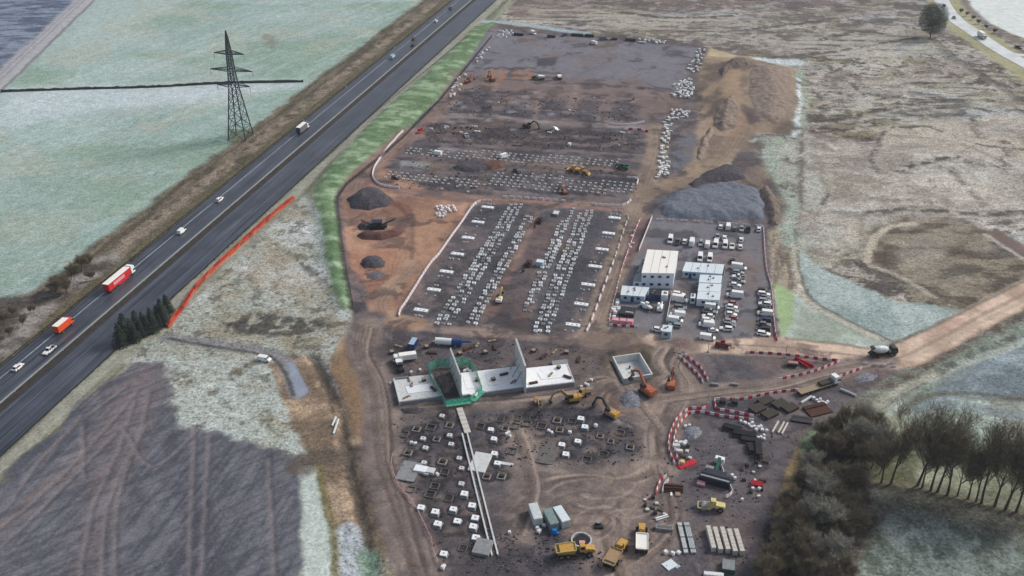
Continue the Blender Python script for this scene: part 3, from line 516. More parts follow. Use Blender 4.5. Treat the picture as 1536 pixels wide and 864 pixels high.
def build_sheet(name, mask_of_region):
    vs, cs, ms, fs, o = [], [], [], [], 0
    for b, g in enumerate(BL):
        nx, ny = g['nx'], g['ny']
        idx = np.arange(nx * ny).reshape(ny, nx)[:-1, :-1].ravel()
        gi = idx + OFF[b]
        yy = Y[gi]; half = (yy * CT + CAM_H * ST) * .512 + 32
        k = (RID[gi] == mask_of_region) & (np.abs(X[gi]) < half)
        q = idx[k]
        if not len(q): continue
        quad = np.stack([q, q + 1, q + nx + 1, q + nx], 1)
        used, inv = np.unique(quad.ravel(), return_inverse=True)
        gu = used + OFF[b]
        vs.append(np.stack([X[gu], Y[gu], Z[gu]], 1)); cs.append(C[gu]); ms.append(MX[gu]); fs.append(inv.reshape(-1, 4) + o); o += len(used)
    if not vs: return
    v = np.concatenate(vs).astype(np.float32); f = np.concatenate(fs).astype(np.int32)
    me = bpy.data.meshes.new(name); me.vertices.add(len(v)); me.vertices.foreach_set('co', v.ravel())
    me.loops.add(f.size); me.loops.foreach_set('vertex_index', f.ravel())
    me.polygons.add(len(f)); me.polygons.foreach_set('loop_start', np.arange(0, f.size, 4, dtype=np.int32))
    me.polygons.foreach_set('use_smooth', np.ones(len(f), bool)); me.update(calc_edges=True)
    for nm, src in (('soil', np.concatenate(cs)), ('cover', np.concatenate(ms))):
        a = me.attributes.new(nm, 'FLOAT_COLOR', 'POINT')
        a.data.foreach_set('color', np.concatenate([src, np.ones((len(v), 1))], 1).astype(np.float32).ravel())
    me.materials.append(terrain)
    ob = bpy.data.objects.new(name, me); COL.objects.link(ob); ob['kind'] = 'structure'
for k, nm in enumerate(REG): build_sheet(nm, k)

out = bpy.data.materials.new('outer moor'); n, l = nodes(out); bs = n['Principled BSDF']; bs.inputs['Roughness'].default_value = .95; tc = n.new('ShaderNodeTexCoord'); tn = n.new('ShaderNodeTexNoise'); tn.inputs['Scale'].default_value = .03; tn.inputs['Detail'].default_value = 9
rp = n.new('ShaderNodeValToRGB'); rp.color_ramp.elements[0].position = .35; rp.color_ramp.elements[1].position = .65; rp.color_ramp.elements[0].color = (.13, .11, .09, 1); rp.color_ramp.elements[1].color = (.42, .42, .38, 1)
l.new(tc.outputs['Object'], tn.inputs['Vector']); l.new(tn.outputs[0], rp.inputs[0]); l.new(rp.outputs[0], bs.inputs['Base Color'])
me = bpy.data.meshes.new('ground'); me.from_pydata([(-3000, -3000, -3.5), (3000, -3000, -3.5), (3000, 3000, -3.5), (-3000, 3000, -3.5)], [], [(0, 1, 2, 3)]); me.materials.append(out)
og = bpy.data.objects.new('ground', me); COL.objects.link(og); og['kind'] = 'structure'
# ------------------------------------------------------------------ tools for building things
MATS = {}
def mat(name, rgb=(128, 128, 128), rough=.6, metal=0.0, grime=.18, scale=2.5, emit=0, alpha=1.0, spec=.4):
    if name in MATS: return MATS[name]
    m = bpy.data.materials.new(name); m.use_nodes = True; t = m.node_tree; nn = t.nodes; ll = t.links; b = nn['Principled BSDF']
    b.inputs['Roughness'].default_value = rough; b.inputs['Metallic'].default_value = metal; b.inputs['Specular IOR Level'].default_value = spec
    c = [float(v) for v in lin(rgb)]
    if grime > 0:
        o = nn.new('ShaderNodeTexCoord'); z = nn.new('ShaderNodeTexNoise'); z.inputs['Scale'].default_value = scale; z.inputs['Detail'].default_value = 5
        z.inputs['Roughness'].default_value = .65
        ll.new(o.outputs['Object'], z.inputs['Vector'])
        r = nn.new('ShaderNodeMapRange'); r.inputs[1].default_value = .35; r.inputs[2].default_value = .7; ll.new(z.outputs[0], r.inputs[0])
        x = nn.new('ShaderNodeMix'); x.data_type = 'RGBA'; x.inputs[6].default_value = (*c, 1)
        x.inputs[7].default_value = (*[v * (1 - grime * 1.6) * k for v, k in zip(c, (1.0, .97, .93))], 1)
        ll.new(r.outputs[0], x.inputs[0]); ll.new(x.outputs[2], b.inputs['Base Color'])
        q = nn.new('ShaderNodeMapRange'); q.inputs[3].default_value = max(.05, rough - .1); q.inputs[4].default_value = min(1, rough + .15)
        ll.new(z.outputs[0], q.inputs[0]); ll.new(q.outputs[0], b.inputs['Roughness'])
    else: b.inputs['Base Color'].default_value = (*c, 1)
    if alpha < 1: b.inputs['Alpha'].default_value = alpha
    MATS[name] = m; return m
M = dict(
    white=mat('white paint', (238, 240, 240), .4, 0, .08), silver=mat('silver paint', (158, 164, 170), .35, .3, .1), grey=mat('grey paint', (112, 116, 122), .4, .2, .1),
    black=mat('black paint', (34, 36, 40), .35, 0, .1), navy=mat('navy paint', (38, 50, 84), .35, 0, .1), maroon=mat('maroon paint', (116, 44, 46), .4, 0, .1), rose=mat('faded red paint', (168, 118, 118), .4, 0, .1),
    red=mat('red paint', (206, 30, 34), .4, 0, .12), orange=mat('orange paint', (232, 84, 34), .45, 0, .12), blue=mat('blue paint', (30, 66, 132), .45, 0, .12), cyan=mat('bright blue paint', (36, 120, 190), .45, 0, .1),
    yellow=mat('machine yellow', (208, 164, 80), .55, 0, .3), paley=mat('faded yellow paint', (212, 200, 134), .5, 0, .2), digor=mat('digger orange', (184, 104, 72), .55, 0, .3), tan=mat('dusty machine tan', (176, 146, 108), .6, 0, .25),
    glass=mat('vehicle glass', (20, 26, 32), .12, 0, 0, spec=.6), tyre=mat('tyre rubber', (26, 26, 27), .85, 0, .2), rim=mat('wheel steel', (140, 142, 144), .4, .5, .2), lamp=mat('head lamp lens', (226, 228, 220), .15, 0, 0), tail=mat('tail lamp lens', (150, 20, 20), .2, 0, 0),
    chassis=mat('chassis steel', (40, 40, 42), .7, .3, .25), steel=mat('galvanised steel', (176, 182, 186), .5, .3, .2), rust=mat('rusty steel', (82, 50, 38), .85, .1, .3), dsteel=mat('dark steel', (44, 46, 50), .6, .3, .25),
    conc=mat('pale concrete', (206, 210, 210), .85, 0, .14, 1.2), concg=mat('grey concrete', (142, 146, 148), .9, 0, .22, 1.0), concw=mat('fresh white concrete', (236, 240, 244), .8, 0, .10, 1.0), concd=mat('damp concrete', (108, 106, 104), .9, 0, .25, 1.0),
    wood=mat('raw timber', (160, 142, 118), .8, 0, .25), dwood=mat('weathered timber', (68, 62, 56), .85, 0, .3), pipe=mat('pale plastic pipe', (196, 206, 208), .4, 0, .12), bag=mat('white woven bag', (232, 234, 236), .8, 0, .15),
    cabin=mat('white cabin cladding', (228, 238, 248), .45, 0, .08), roofc=mat('cream roof sheet', (244, 243, 236), .5, 0, .08), cabinb=mat('pale blue cabin cladding', (164, 194, 214), .45, 0, .10), roofb=mat('pale blue roof sheet', (216, 228, 234), .5, 0, .10),
    mesh=mat('green debris netting', (96, 205, 176), .8, 0, .25, 1.5, alpha=.5), tube=mat('scaffold tube', (132, 138, 140), .5, .5, .2), plastic_r=mat('red barrier plastic', (186, 44, 64), .55, 0, .25), plastic_w=mat('white barrier plastic', (230, 222, 226), .5, 0, .15), plastic_p=mat('faded barrier plastic', (222, 160, 172), .5, 0, .15),
    omesh=mat('orange mesh fencing', (220, 84, 52), .7, 0, .3, 1.0, alpha=.85), omesh2=mat('dirty orange mesh', (178, 72, 52), .8, 0, .35, 1.0, alpha=.75), omesh3=mat('faded orange mesh', (226, 124, 88), .8, 0, .35, 1.0, alpha=.7), frost_wall=mat('frosted field wall stone', (62, 66, 66), .95, 0, .35, 1.0), asph=None,
    container_b=mat('blue container steel', (34, 56, 112), .5, .1, .15), container_w=mat('white container steel', (206, 216, 218), .5, .1, .15), container_g=mat('grey green container steel', (132, 150, 150), .5, .1, .2), brick=mat('pale block pack', (208, 204, 196), .8, 0, .2, 4),
    net=mat('red safety net', (190, 30, 50), .8, 0, .2), mast=mat('pylon galvanised steel', (48, 66, 74), .6, .3, .2), green=mat('machine green', (34, 92, 76), .5, 0, .2), dblue=mat('dark rig blue', (34, 44, 64), .5, .1, .25))
class MB:
    def __init__(s): s.v = []; s.f = []
    def quadbox(s, bot, top):
        o = len(s.v); n_ = len(bot); s.v += [tuple(p) for p in bot] + [tuple(p) for p in top]
        s.f.append(tuple(o + k for k in reversed(range(n_)))); s.f.append(tuple(o + n_ + k for k in range(n_)))
        for k in range(n_): j = (k + 1) % n_; s.f.append((o + k, o + j, o + n_ + j, o + n_ + k))
        return s
    def box(s, x0, x1, y0, y1, z0, z1, tx=0, ty=0):
        b = [(x0, y0, z0), (x1, y0, z0), (x1, y1, z0), (x0, y1, z0)]
        t = [(x0 + tx, y0 + ty, z1), (x1 - tx, y0 + ty, z1), (x1 - tx, y1 - ty, z1), (x0 + tx, y1 - ty, z1)]
        return s.quadbox(b, t)
    def prof(s, pr, y0, y1, inset=0):
        """side profile (x,z) swept across y; inset narrows points whose z is above the middle"""
        zm = (min(p[1] for p in pr) + max(p[1] for p in pr)) / 2
        f = lambda z: inset if z > zm else 0
        o = len(s.v); n_ = len(pr)
        s.v += [(x, y0 + f(z), z) for x, z in pr] + [(x, y1 - f(z), z) for x, z in pr]
        s.f.append(tuple(o + k for k in range(n_))); s.f.append(tuple(o + n_ + k for k in reversed(range(n_))))
        for k in range(n_): j = (k + 1) % n_; s.f.append((o + j, o + k, o + n_ + k, o + n_ + j))
        return s
    def cyl(s, a, b, r, n_=10, r2=None):
        a = Vector(a); b = Vector(b); d = (b - a); q = d.to_track_quat('Z', 'Y'); r2 = r if r2 is None else r2
        c = [Vector((math.cos(t * 2 * math.pi / n_), math.sin(t * 2 * math.pi / n_), 0)) for t in range(n_)]
        return s.quadbox([a + q @ (p * r) for p in c], [b + q @ (p * r2) for p in c])
    def bar(s, a, b, w, h=None):
        a = Vector(a); b = Vector(b); d = (b - a).normalized(); h = h or w
        up = Vector((0, 0, 1)) if abs(d.z) < .95 else Vector((1, 0, 0)); sx = d.cross(up).normalized(); sy = sx.cross(d)
        q = [sx * w / 2 + sy * h / 2, -sx * w / 2 + sy * h / 2, -sx * w / 2 - sy * h / 2, sx * w / 2 - sy * h / 2]
        return s.quadbox([a + p for p in q], [b + p for p in q])
    def loft(s, rings):
        o = len(s.v); n_ = len(rings[0])
        for r in rings: s.v += [tuple(p) for p in r]
        for k in range(len(rings) - 1):
            for j in range(n_): i2 = (j + 1) % n_; s.f.append((o + k * n_ + j, o + k * n_ + i2, o + (k + 1) * n_ + i2, o + (k + 1) * n_ + j))
        s.f.append(tuple(o + k for k in reversed(range(n_)))); e = o + (len(rings) - 1) * n_; s.f.append(tuple(e + k for k in range(n_)))
        return s
    def mesh(s, name, m, smooth=False, bevel=0):
        me = bpy.data.meshes.new(name); me.from_pydata(s.v, [], s.f); me.update()
        if bevel:
            import bmesh
            bm = bmesh.new(); bm.from_mesh(me); bmesh.ops.bevel(bm, geom=bm.edges[:], offset=bevel, segments=1, affect='EDGES', clamp_overlap=True); bm.to_mesh(me); bm.free()
        if m: me.materials.append(m if not isinstance(m, str) else M[m])
        if smooth: me.polygons.foreach_set('use_smooth', [True] * len(me.polygons))
        return me
def link(name, data, parent=None, loc=(0, 0, 0), rz=0.0):
    o = bpy.data.objects.new(name, data); COL.objects.link(o); o.location = loc; o.rotation_euler = (0, 0, rz)
    if parent: o.parent = parent
    return o
def tag(o, label, cat, group=None):
    o['label'] = label; o['category'] = cat
    if group: o['group'] = group
    return o
def thing(name, label, cat, loc, rz=0.0, group=None): return tag(link(name, None, None, loc, rz), label, cat, group)
def kit(*parts):
    """parts: (name, MB or mesh, material key, parent index or None, bevel)"""
    out = []
    for p in parts:
        nm, mb, mk = p[0], p[1], p[2]; par = p[3] if len(p) > 3 else None; bv = p[4] if len(p) > 4 else 0
        out.append((nm, mb.mesh(nm, mk, bevel=bv) if isinstance(mb, MB) else mb, par))
    return out
def place(k, name, label, cat, loc, rz=0.0, group=None, sc=1.0, paint=None):
    """one thing from a kit of shared part meshes; paint repaints parts by name"""
    t = thing(name, label, cat, loc, rz, group); t.scale = (sc, sc, sc) if not isinstance(sc, tuple) else sc
    obs = []
    for nm, me, par in k:
        o = link(nm, me, t if par is None else obs[par]); obs.append(o)
        if paint and nm in paint:
            o.material_slots[0].link = 'OBJECT'; o.material_slots[0].material = M[paint[nm]]
    return t
def single(name, me, label, cat, loc, rz=0.0, group=None, sc=None):
    o = tag(link(name, me, None, loc, rz), label, cat, group)
    if sc: o.scale = sc
    return o
def head(p, q): return math.atan2(q[1] - p[1], q[0] - p[0])
def mid(a, b): return G((a[0] + b[0]) / 2, (a[1] + b[1]) / 2)
ORD = ['first', 'second', 'third', 'fourth', 'fifth', 'sixth', 'seventh', 'eighth', 'ninth', 'tenth', 'eleventh', 'twelfth', 'thirteenth', 'fourteenth', 'fifteenth', 'sixteenth']

# ------------------------------------------------------------------ vehicle kits (length along +X, front at +X)
def wheel(x, y, r, w):
    return MB().cyl((x, y - w / 2, r), (x, y + w / 2, r), r, 12)
def hub(x, y, r, w):
    s = 1 if y > 0 else -1
    return MB().cyl((x, y + s * w * .35, r), (x, y + s * (w / 2 + .02), r), r * .55, 8)
def wheels(xs, half, r, w):
    out = []
    for x in xs:
        for s in (-1, 1): out.append(('wheel', wheel(x, s * (half - w / 2), r, w), 'tyre'))
    return out
def with_rims(parts, xs, half, r, w):
    for x in xs:
        for s in (-1, 1):
            k = len(parts); parts.append(('wheel', wheel(x, s * (half - w / 2), r, w), 'tyre')); parts.append(('rim', hub(x, s * (half - w / 2), r, w), 'rim', k))
    return parts
def shell(L, W, pr_low, cab, hood_inset=.05):
    """body: lower hull with rounded nose/tail in plan, plus cabin"""
    b = MB(); hw = W / 2
    rings = []
    for x, zt, wf, zb in pr_low:
        w = hw * wf; rings.append([(x, -w, zb), (x, -w * 1.0, zb + (zt - zb) * .62), (x, -w * .90, zt), (x, w * .90, zt), (x, w, zb + (zt - zb) * .62), (x, w, zb)])
    b.loft(rings)
    (x0, x1, x2, x3, z0, z1, win) = cab
    bw = hw * .90; tw = hw * win
    b.quadbox([(x0, -bw, z0), (x3, -bw, z0), (x3, bw, z0), (x0, bw, z0)], [(x1, -tw, z1), (x2, -tw, z1), (x2, tw, z1), (x1, tw, z1)])
    return b
def cab_glass(W, cab, e=.02, splits=1):
    (x0, x1, x2, x3, z0, z1, win) = cab; hw = W / 2; bw = hw * .90; tw = hw * win
    lerp = lambda a, b, t: a + (b - a) * t
    def pane(p, q, r, s, nrm):
        o = [Vector(t) for t in (p, q, r, s)]; n_ = Vector(nrm) * e
        return MB().quadbox([t - n_ for t in o], [t + n_ for t in o])
    lo, hi = .10, .88
    zl, zh = lerp(z0, z1, lo), lerp(z0, z1, hi)
    f = lambda t: (lerp(x3, x2, t)); r = lambda t: lerp(x0, x1, t); w = lambda t: lerp(bw, tw, t)
    out = [('windscreen', pane((f(lo), -w(lo) * .93, zl), (f(lo), w(lo) * .93, zl), (f(hi), w(hi) * .9, zh), (f(hi), -w(hi) * .9, zh), (1, 0, .5)), 'glass'),
           ('rear_window', pane((r(lo), -w(lo) * .9, zl), (r(lo), w(lo) * .9, zl), (r(hi), w(hi) * .85, zh), (r(hi), -w(hi) * .85, zh), (-1, 0, .5)), 'glass')]
    for s in (-1, 1):
        a0, a1 = r(lo) + .18, f(lo) - .22; b0, b1 = r(hi) + .12, f(hi) - .10
        out.append(('side_window', pane((a0, s * w(lo), zl), (a1, s * w(lo), zl), (b1, s * w(hi), zh), (b0, s * w(hi), zh), (0, s, .2)), 'glass'))
    return out
def lights(L, W, z, front=True, nose=0.0):
    o = []
    for s in (-1, 1): o.append(('headlight', MB().box(L / 2 - .12 - nose, L / 2 + .02 - nose, s * W * .40 - .16, s * W * .40 + .16, z - .08, z + .08), 'lamp'))
    for s in (-1, 1): o.append(('tail_light', MB().box(-L / 2 - .02, -L / 2 + .1, s * W * .42 - .12, s * W * .42 + .12, z, z + .22), 'tail'))
    return o
def car_kit(L=4.3, W=1.8, H=1.48, estate=False):
    h = .92
    low = [(-L / 2, .78, .86, .42), (-L / 2 + .14, .90, .97, .26), (-L / 4, h, 1.0, .22), (L * .12, h, 1.0, .22), (L * .22, .90, .99, .22), (L / 2 - .35, .76, .94, .24), (L / 2, .62, .80, .36)]
    cab = (-L / 2 + .12, -L / 2 + (.35 if estate else .75), L * .06, L * .24, .88, H, .70)
    if not estate: cab = (-L / 2 + .22, -L / 2 + .80, L * .05, L * .23, .88, H, .70)
    parts = [('body', shell(L, W, low, cab), 'white')] + cab_glass(W, cab) + lights(L, W, .64)
    return kit(*with_rims(parts, (-L * .30, L * .31), W / 2 + .02, .32, .22))
def van_kit(L=5.3, W=2.0, H=2.1):
    h = 1.15
    low = [(-L / 2, h, .97, .35), (-L / 4, h, 1.0, .28), (L * .25, h, 1.0, .28), (L * .36, 1.08, .98, .28), (L / 2 - .12, .92, .94, .3), (L / 2, .75, .86, .42)]
    cab = (-L / 2 + .02, -L / 2 + .10, L * .20, L * .36, 1.1, H, .84)
    parts = [('body', shell(L, W, low, cab), 'white'), cab_glass(W, cab)[0]]
    (x0, x1, x2, x3, z0, z1, win) = cab
    for s in (-1, 1):
        y = s * (W / 2 * .875)
        parts.append(('side_window', MB().quadbox([(x3 - .95, y - .03, 1.18), (x3 - .12, y - .03, 1.18), (x3 - .12, y + .03, 1.18), (x3 - .95, y + .03, 1.18)], [(x3 - .95, y - .05 * s - .03, 1.75), (x2 + .12, y - .05 * s - .03, 1.75), (x2 + .12, y - .05 * s + .03, 1.75), (x3 - .95, y - .05 * s + .03, 1.75)]), 'glass'))
    parts += lights(L, W, .78)
    parts.append(('mirror', MB().box(x3 - .25, x3 - .1, W / 2, W / 2 + .18, 1.2, 1.45), 'black')); parts.append(('mirror', MB().box(x3 - .25, x3 - .1, -W / 2 - .18, -W / 2, 1.2, 1.45), 'black'))
    return kit(*with_rims(parts, (-L * .30, L * .32), W / 2 + .02, .34, .24))
def pickup_kit(L=5.2, W=1.9):
    low = [(L * .00, .98, 1.0, .4), (L * .2, .98, 1.0, .4), (L / 2 - .35, .88, .95, .42), (L / 2, .72, .84, .5)]
    cab = (-L * .10, -L * .04, L * .10, L * .22, .95, 1.72, .74)
    b = shell(L, W, low, cab); b.box(-L * .10, L * .01, -W / 2, W / 2, .42, .97)
    bed = MB()
    bed.box(-L / 2, -L * .10, -W / 2, W / 2, .48, .60); bed.box(-L / 2, -L * .11, -W / 2, -W / 2 + .09, .6, 1.0); bed.box(-L / 2, -L * .11, W / 2 - .09, W / 2, .6, 1.0); bed.box(-L / 2, -L / 2 + .08, -W / 2 + .09, W / 2 - .09, .6, 1.0)
    parts = [('body', b, 'white'), ('load_bed', bed, 'white'), ('bed_floor', MB().box(-L / 2 + .1, -L * .12, -W / 2 + .1, W / 2 - .1, .6, .63), 'chassis', 1)] + cab_glass(W, cab) + lights(L, W, .74)
    return kit(*with_rims(parts, (-L * .31, L * .31), W / 2 + .03, .38, .26))
def cab_unit(x1, W=2.5, H=3.2, Lc=2.1):
    pr = [(x1 - Lc, .9), (x1, .9), (x1 + .02, 1.7), (x1 - .22, H - .35), (x1 - .5, H), (x1 - Lc, H)]
    out = [('cab', MB().prof(pr, -W / 2, W / 2, .08), 'white')]
    out.append(('windscreen', MB().quadbox([(x1 - .02, -W * .42, 1.75), (x1 + .06, -W * .42, 1.75), (x1 + .06, W * .42, 1.75), (x1 - .02, W * .42, 1.75)], [(x1 - .26, -W * .40, H - .5), (x1 - .18, -W * .40, H - .5), (x1 - .18, W * .40, H - .5), (x1 - .26, W * .40, H - .5)]), 'glass'))
    for s in (-1, 1):
        out.append(('side_window', MB().box(x1 - 1.15, x1 - .35, s * W / 2 - .04, s * W / 2 + .01 * s + .02, 1.75, 2.4), 'glass'))
        out.append(('mirror', MB().box(x1 - .35, x1 - .2, s * (W / 2 + .12) - .12, s * (W / 2 + .12) + .12, 1.7, 2.3), 'black'))
        out.append(('headlight', MB().box(x1 - .05, x1 + .06, s * W * .36 - .2, s * W * .36 + .2, 1.0, 1.22), 'lamp'))
    out.append(('grille', MB().box(x1 - .02, x1 + .05, -W * .25, W * .25, 1.28, 1.62), 'black'))
    return out
def artic_kit(trailer='red'):
    p = [('tractor_chassis', MB().box(1.2, 8.0, -1.1, 1.1, .55, .9), 'chassis'), ('trailer_chassis', MB().box(-8.2, 5.4, -1.0, 1.0, .75, 1.12), 'chassis')]
    body = MB().box(-8.25, 5.4, -1.27, 1.27, 1.12, 3.98)
    p.append(('trailer_body', body, trailer)); k = len(p) - 1
    p.append(('trailer_roof', MB().box(-8.27, 5.42, -1.29, 1.29, 3.98, 4.03), 'roofc', k))
    p.append(('rear_door', MB().box(-8.31, -8.25, -1.2, -.02, 1.2, 3.9), trailer, k)); p.append(('rear_door', MB().box(-8.31, -8.25, .02, 1.2, 1.2, 3.9), trailer, k))
    for s in (-1, 1):
        p.append(('side_sign', MB().box(-5.2, 1.6, s * 1.285 - .012, s * 1.285 + .012, 2.0, 3.3), 'plastic_p', k))
        p.append(('side_skirt', MB().box(-2.4, 3.6, s * 1.22 - .03, s * 1.22 + .03, .5, 1.08), trailer))
        p.append(('tail_light', MB().box(-8.34, -8.28, s * 1.0 - .15, s * 1.0 + .15, .95, 1.1), 'tail'))
    p += cab_unit(8.2, 2.5, 3.75, 2.2)
    p.append(('wind_deflector', MB().prof([(6.0, 3.75), (7.7, 3.75), (6.4, 4.05), (6.0, 4.05)], -1.15, 1.15), 'white'))
    return kit(*with_rims(p, (-6.9, -5.6, -4.3, 3.9, 7.2), 1.25, .5, .34))
def box_lorry_kit(L=9.0, body='orange', Hb=3.3, cabm='white'):
    p = [('chassis', MB().box(-L / 2, L / 2 - .3, -.9, .9, .55, .95), 'chassis'), ('box_body', MB().box(-L / 2, L / 2 - 2.2, -1.2, 1.2, .95, Hb), body, None, .05), ('roof', MB().box(-L / 2 + .05, L / 2 - 2.25, -1.15, 1.15, Hb, Hb + .04), 'roofc', 1)]
    p += [('rear_door', MB().box(-L / 2 - .05, -L / 2, -1.1, 1.1, 1.05, Hb - .1), body, 1)]
    c = cab_unit(L / 2, 2.35, 2.75, 2.0)
    p += [(a[0], a[1], cabm if a[0] == 'cab' else a[2]) for a in c]
    for s in (-1, 1): p.append(('tail_light', MB().box(-L / 2 - .06, -L / 2, s * .95 - .15, s * .95 + .15, .75, .9), 'tail'))
    return kit(*with_rims(p, (-L * .27, L * .36), 1.2, .45, .32))
def flatbed_kit():
    p = [('chassis', MB().box(-8.0, 7.0, -.9, .9, .6, 1.0), 'chassis'), ('load_bed', MB().box(-8.0, 4.6, -1.25, 1.25, 1.0, 1.25), 'wood'), ('headboard', MB().box(4.6, 4.7, -1.25, 1.25, 1.0, 2.6), 'steel'), ('load', MB().box(.0, 4.3, -1.1, 1.1, 1.25, 2.1, .1, .1), 'dwood'), ('tailboard', MB().box(-8.05, -8.0, -1.25, 1.25, .9, 1.3), 'plastic_r')]
    p += cab_unit(7.4, 2.5, 3.3, 2.2)
    return kit(*with_rims(p, (-6.5, -5.2, -3.9, 3.6, 6.2), 1.25, .5, .34))
def mixer_kit():
    drum = MB(); rr = []
    for x, r, z in ((-3.6, .55, 2.75), (-3.0, .95, 2.65), (-1.6, 1.25, 2.45), (.2, 1.2, 2.3), (1.4, .8, 2.15), (1.7, .5, 2.12)):
        rr.append([(x, r * math.cos(t * math.pi / 6), z + r * math.sin(t * math.pi / 6)) for t in range(12)])
    drum.loft(rr)
    hop = MB().quadbox([(-4.2, -.4, 2.9), (-3.5, -.4, 2.9), (-3.5, .4, 2.9), (-4.2, .4, 2.9)], [(-4.5, -.8, 3.7), (-3.3, -.8, 3.7), (-3.3, .8, 3.7), (-4.5, .8, 3.7)])
    p = [('chassis', MB().box(-4.2, 4.2, -.95, .95, .65, 1.1), 'chassis'), ('drum', drum, 'container_w'), ('hopper', hop, 'dsteel'), ('chute', MB().bar((-4.0, 0, 2.5), (-5.0, .3, 1.3), .6, .12), 'dsteel'), ('drum_support', MB().box(-3.5, -3.0, -.8, .8, 1.1, 2.1), 'chassis'), ('drum_support', MB().box(1.3, 1.8, -.7, .7, 1.1, 1.9), 'chassis'), ('water_tank', MB().cyl((2.1, -.9, 1.7), (2.1, .9, 1.7), .35, 10), 'steel')]
    p += [(a[0], a[1], 'black' if a[0] == 'cab' else a[2]) for a in cab_unit(4.6, 2.4, 3.0, 1.9)]
    return kit(*with_rims(p, (-3.2, -1.9, 2.2, 3.7), 1.25, .52, .34))
def dumper_kit():
    skip = MB(); skip.quadbox([(-4.6, -1.2, 1.5), (-.6, -1.2, 1.35), (-.6, 1.2, 1.35), (-4.6, 1.2, 1.5)], [(-5.3, -1.5, 2.6), (-.2, -1.5, 2.9), (-.2, 1.5, 2.9), (-5.3, 1.5, 2.6)])
    rimb = MB(); rimb.bar((-5.3, -1.5, 2.65), (-.2, -1.5, 2.95), .14, .3); rimb.bar((-5.3, 1.5, 2.65), (-.2, 1.5, 2.95), .14, .3); rimb.bar((-.2, -1.5, 2.95), (-.2, 1.5, 2.95), .14, .5)
    hood = MB().prof([(2.0, 1.2), (4.6, 1.2), (4.75, 1.7), (4.4, 2.2), (2.0, 2.5)], -1.0, 1.0, .15)
    cabb = MB().box(.8, 2.3, -.85, .85, 1.5, 3.3, .12, .1)
    gl = MB().box(2.12, 2.28, -.7, .7, 2.3, 3.05); gs = [MB().box(1.0, 2.05, s * .82 - .04, s * .82 + .04, 2.3, 3.05) for s in (-1, 1)]
    p = [('rear_frame', MB().box(-5.0, .4, -.5, .5, .9, 1.35), 'chassis'), ('front_frame', MB().box(.2, 4.3, -.8, .8, .8, 1.25), 'chassis'), ('skip', skip, 'yellow'), ('skip_rim', rimb, 'yellow', 2), ('skip_floor', MB().box(-4.9, -.5, -1.3, 1.3, 2.62, 2.66), 'dwood', 2), ('bonnet', hood, 'yellow'), ('cab', cabb, 'yellow'), ('windscreen', gl, 'glass', 6), ('side_window', gs[0], 'glass', 6), ('side_window', gs[1], 'glass', 6), ('exhaust', MB().cyl((2.5, .9, 2.0), (2.5, .9, 3.2), .08, 6), 'dsteel')]
    return kit(*with_rims(p, (-3.9, -2.2, 3.2), 1.5, .82, .62))
def excavator_kit(col='yellow', reach=.0):
    tr = []
    for s in (-1, 1):
        pr = [(-1.7, .1), (1.7, .1), (2.05, .45), (1.8, .85), (-1.8, .85), (-2.05, .45)]
        tr.append(('track', MB().prof(pr, s * 1.2 - .3, s * 1.2 + .3), 'dsteel'))
    house = MB().box(-2.3, 1.2, -1.35, 1.35, 1.0, 2.05, .05, .05); cw = MB().box(-2.75, -1.9, -1.3, 1.3, 1.05, 2.3, .08, .1)
    cabb = MB().box(-.2, 1.5, .35, 1.3, 1.1, 3.0, .12, .06)
    a0, a1, a2 = (1.0, -.2, 1.7), (3.6, -.2, 4.6 + reach), (5.8, -.2, 3.9 + reach * .5); a3 = (6.9, -.2, 1.2)
    boom = MB().bar(a0, a1, .5, .75).bar(a1, a2, .45, .6); stick = MB().bar(a2, a3, .38, .5)
    bucket = MB().prof([(6.6, 1.25), (7.2, 1.3), (7.3, .7), (6.8, .25), (6.1, .35), (6.4, .8)], -.75, .35)
    ram = MB().cyl((1.6, -.2, 1.5), (3.4, -.2, 3.6), .09, 6); ram2 = MB().cyl((3.8, -.2, 5.1 + reach), (5.7, -.2, 4.5 + reach * .5), .08, 6)
    p = tr + [('undercarriage', MB().box(-1.1, 1.1, -.9, .9, .35, 1.0), 'chassis'), ('house', house, col), ('counterweight', cw, col), ('cab', cabb, 'black' if col != 'tan' else 'tan'), ('windscreen', MB().box(1.36, 1.52, .42, 1.22, 1.9, 2.75), 'glass', 5), ('boom', boom, col), ('stick', stick, col), ('bucket', bucket, 'dsteel'), ('hydraulic_ram', ram, 'steel'), ('hydraulic_ram', ram2, 'steel'), ('engine_cover', MB().box(-1.8, -.4, -1.0, .9, 2.05, 2.25), col, 3)]
    return kit(*p)
def loader_kit(col='paley'):
    p = [('rear_frame', MB().prof([(-3.2, .9), (-.2, .9), (-.2, 2.2), (-2.6, 2.1), (-3.2, 1.7)], -.95, .95, .1), col), ('front_frame', MB().box(.1, 1.9, -.6, .6, .8, 1.5), col), ('cab', MB().box(-.6, .9, -.75, .75, 1.6, 3.2, .15, .1), col), ('windscreen', MB().box(.72, .9, -.6, .6, 2.1, 2.95), 'glass', 2), ('rear_window', MB().box(-.62, -.42, -.6, .6, 2.1, 2.95), 'glass', 2), ('lift_arm', MB().bar((1.2, -.5, 1.9), (3.0, -.5, .7), .22, .4), col), ('lift_arm', MB().bar((1.2, .5, 1.9), (3.0, .5, .7), .22, .4), col), ('bucket', MB().prof([(2.9, .2), (3.9, .15), (3.3, .5), (3.2, 1.2), (2.9, 1.0)], -1.35, 1.35), col)]
    return kit(*with_rims(p, (-2.0, 1.3), 1.25, .72, .5))
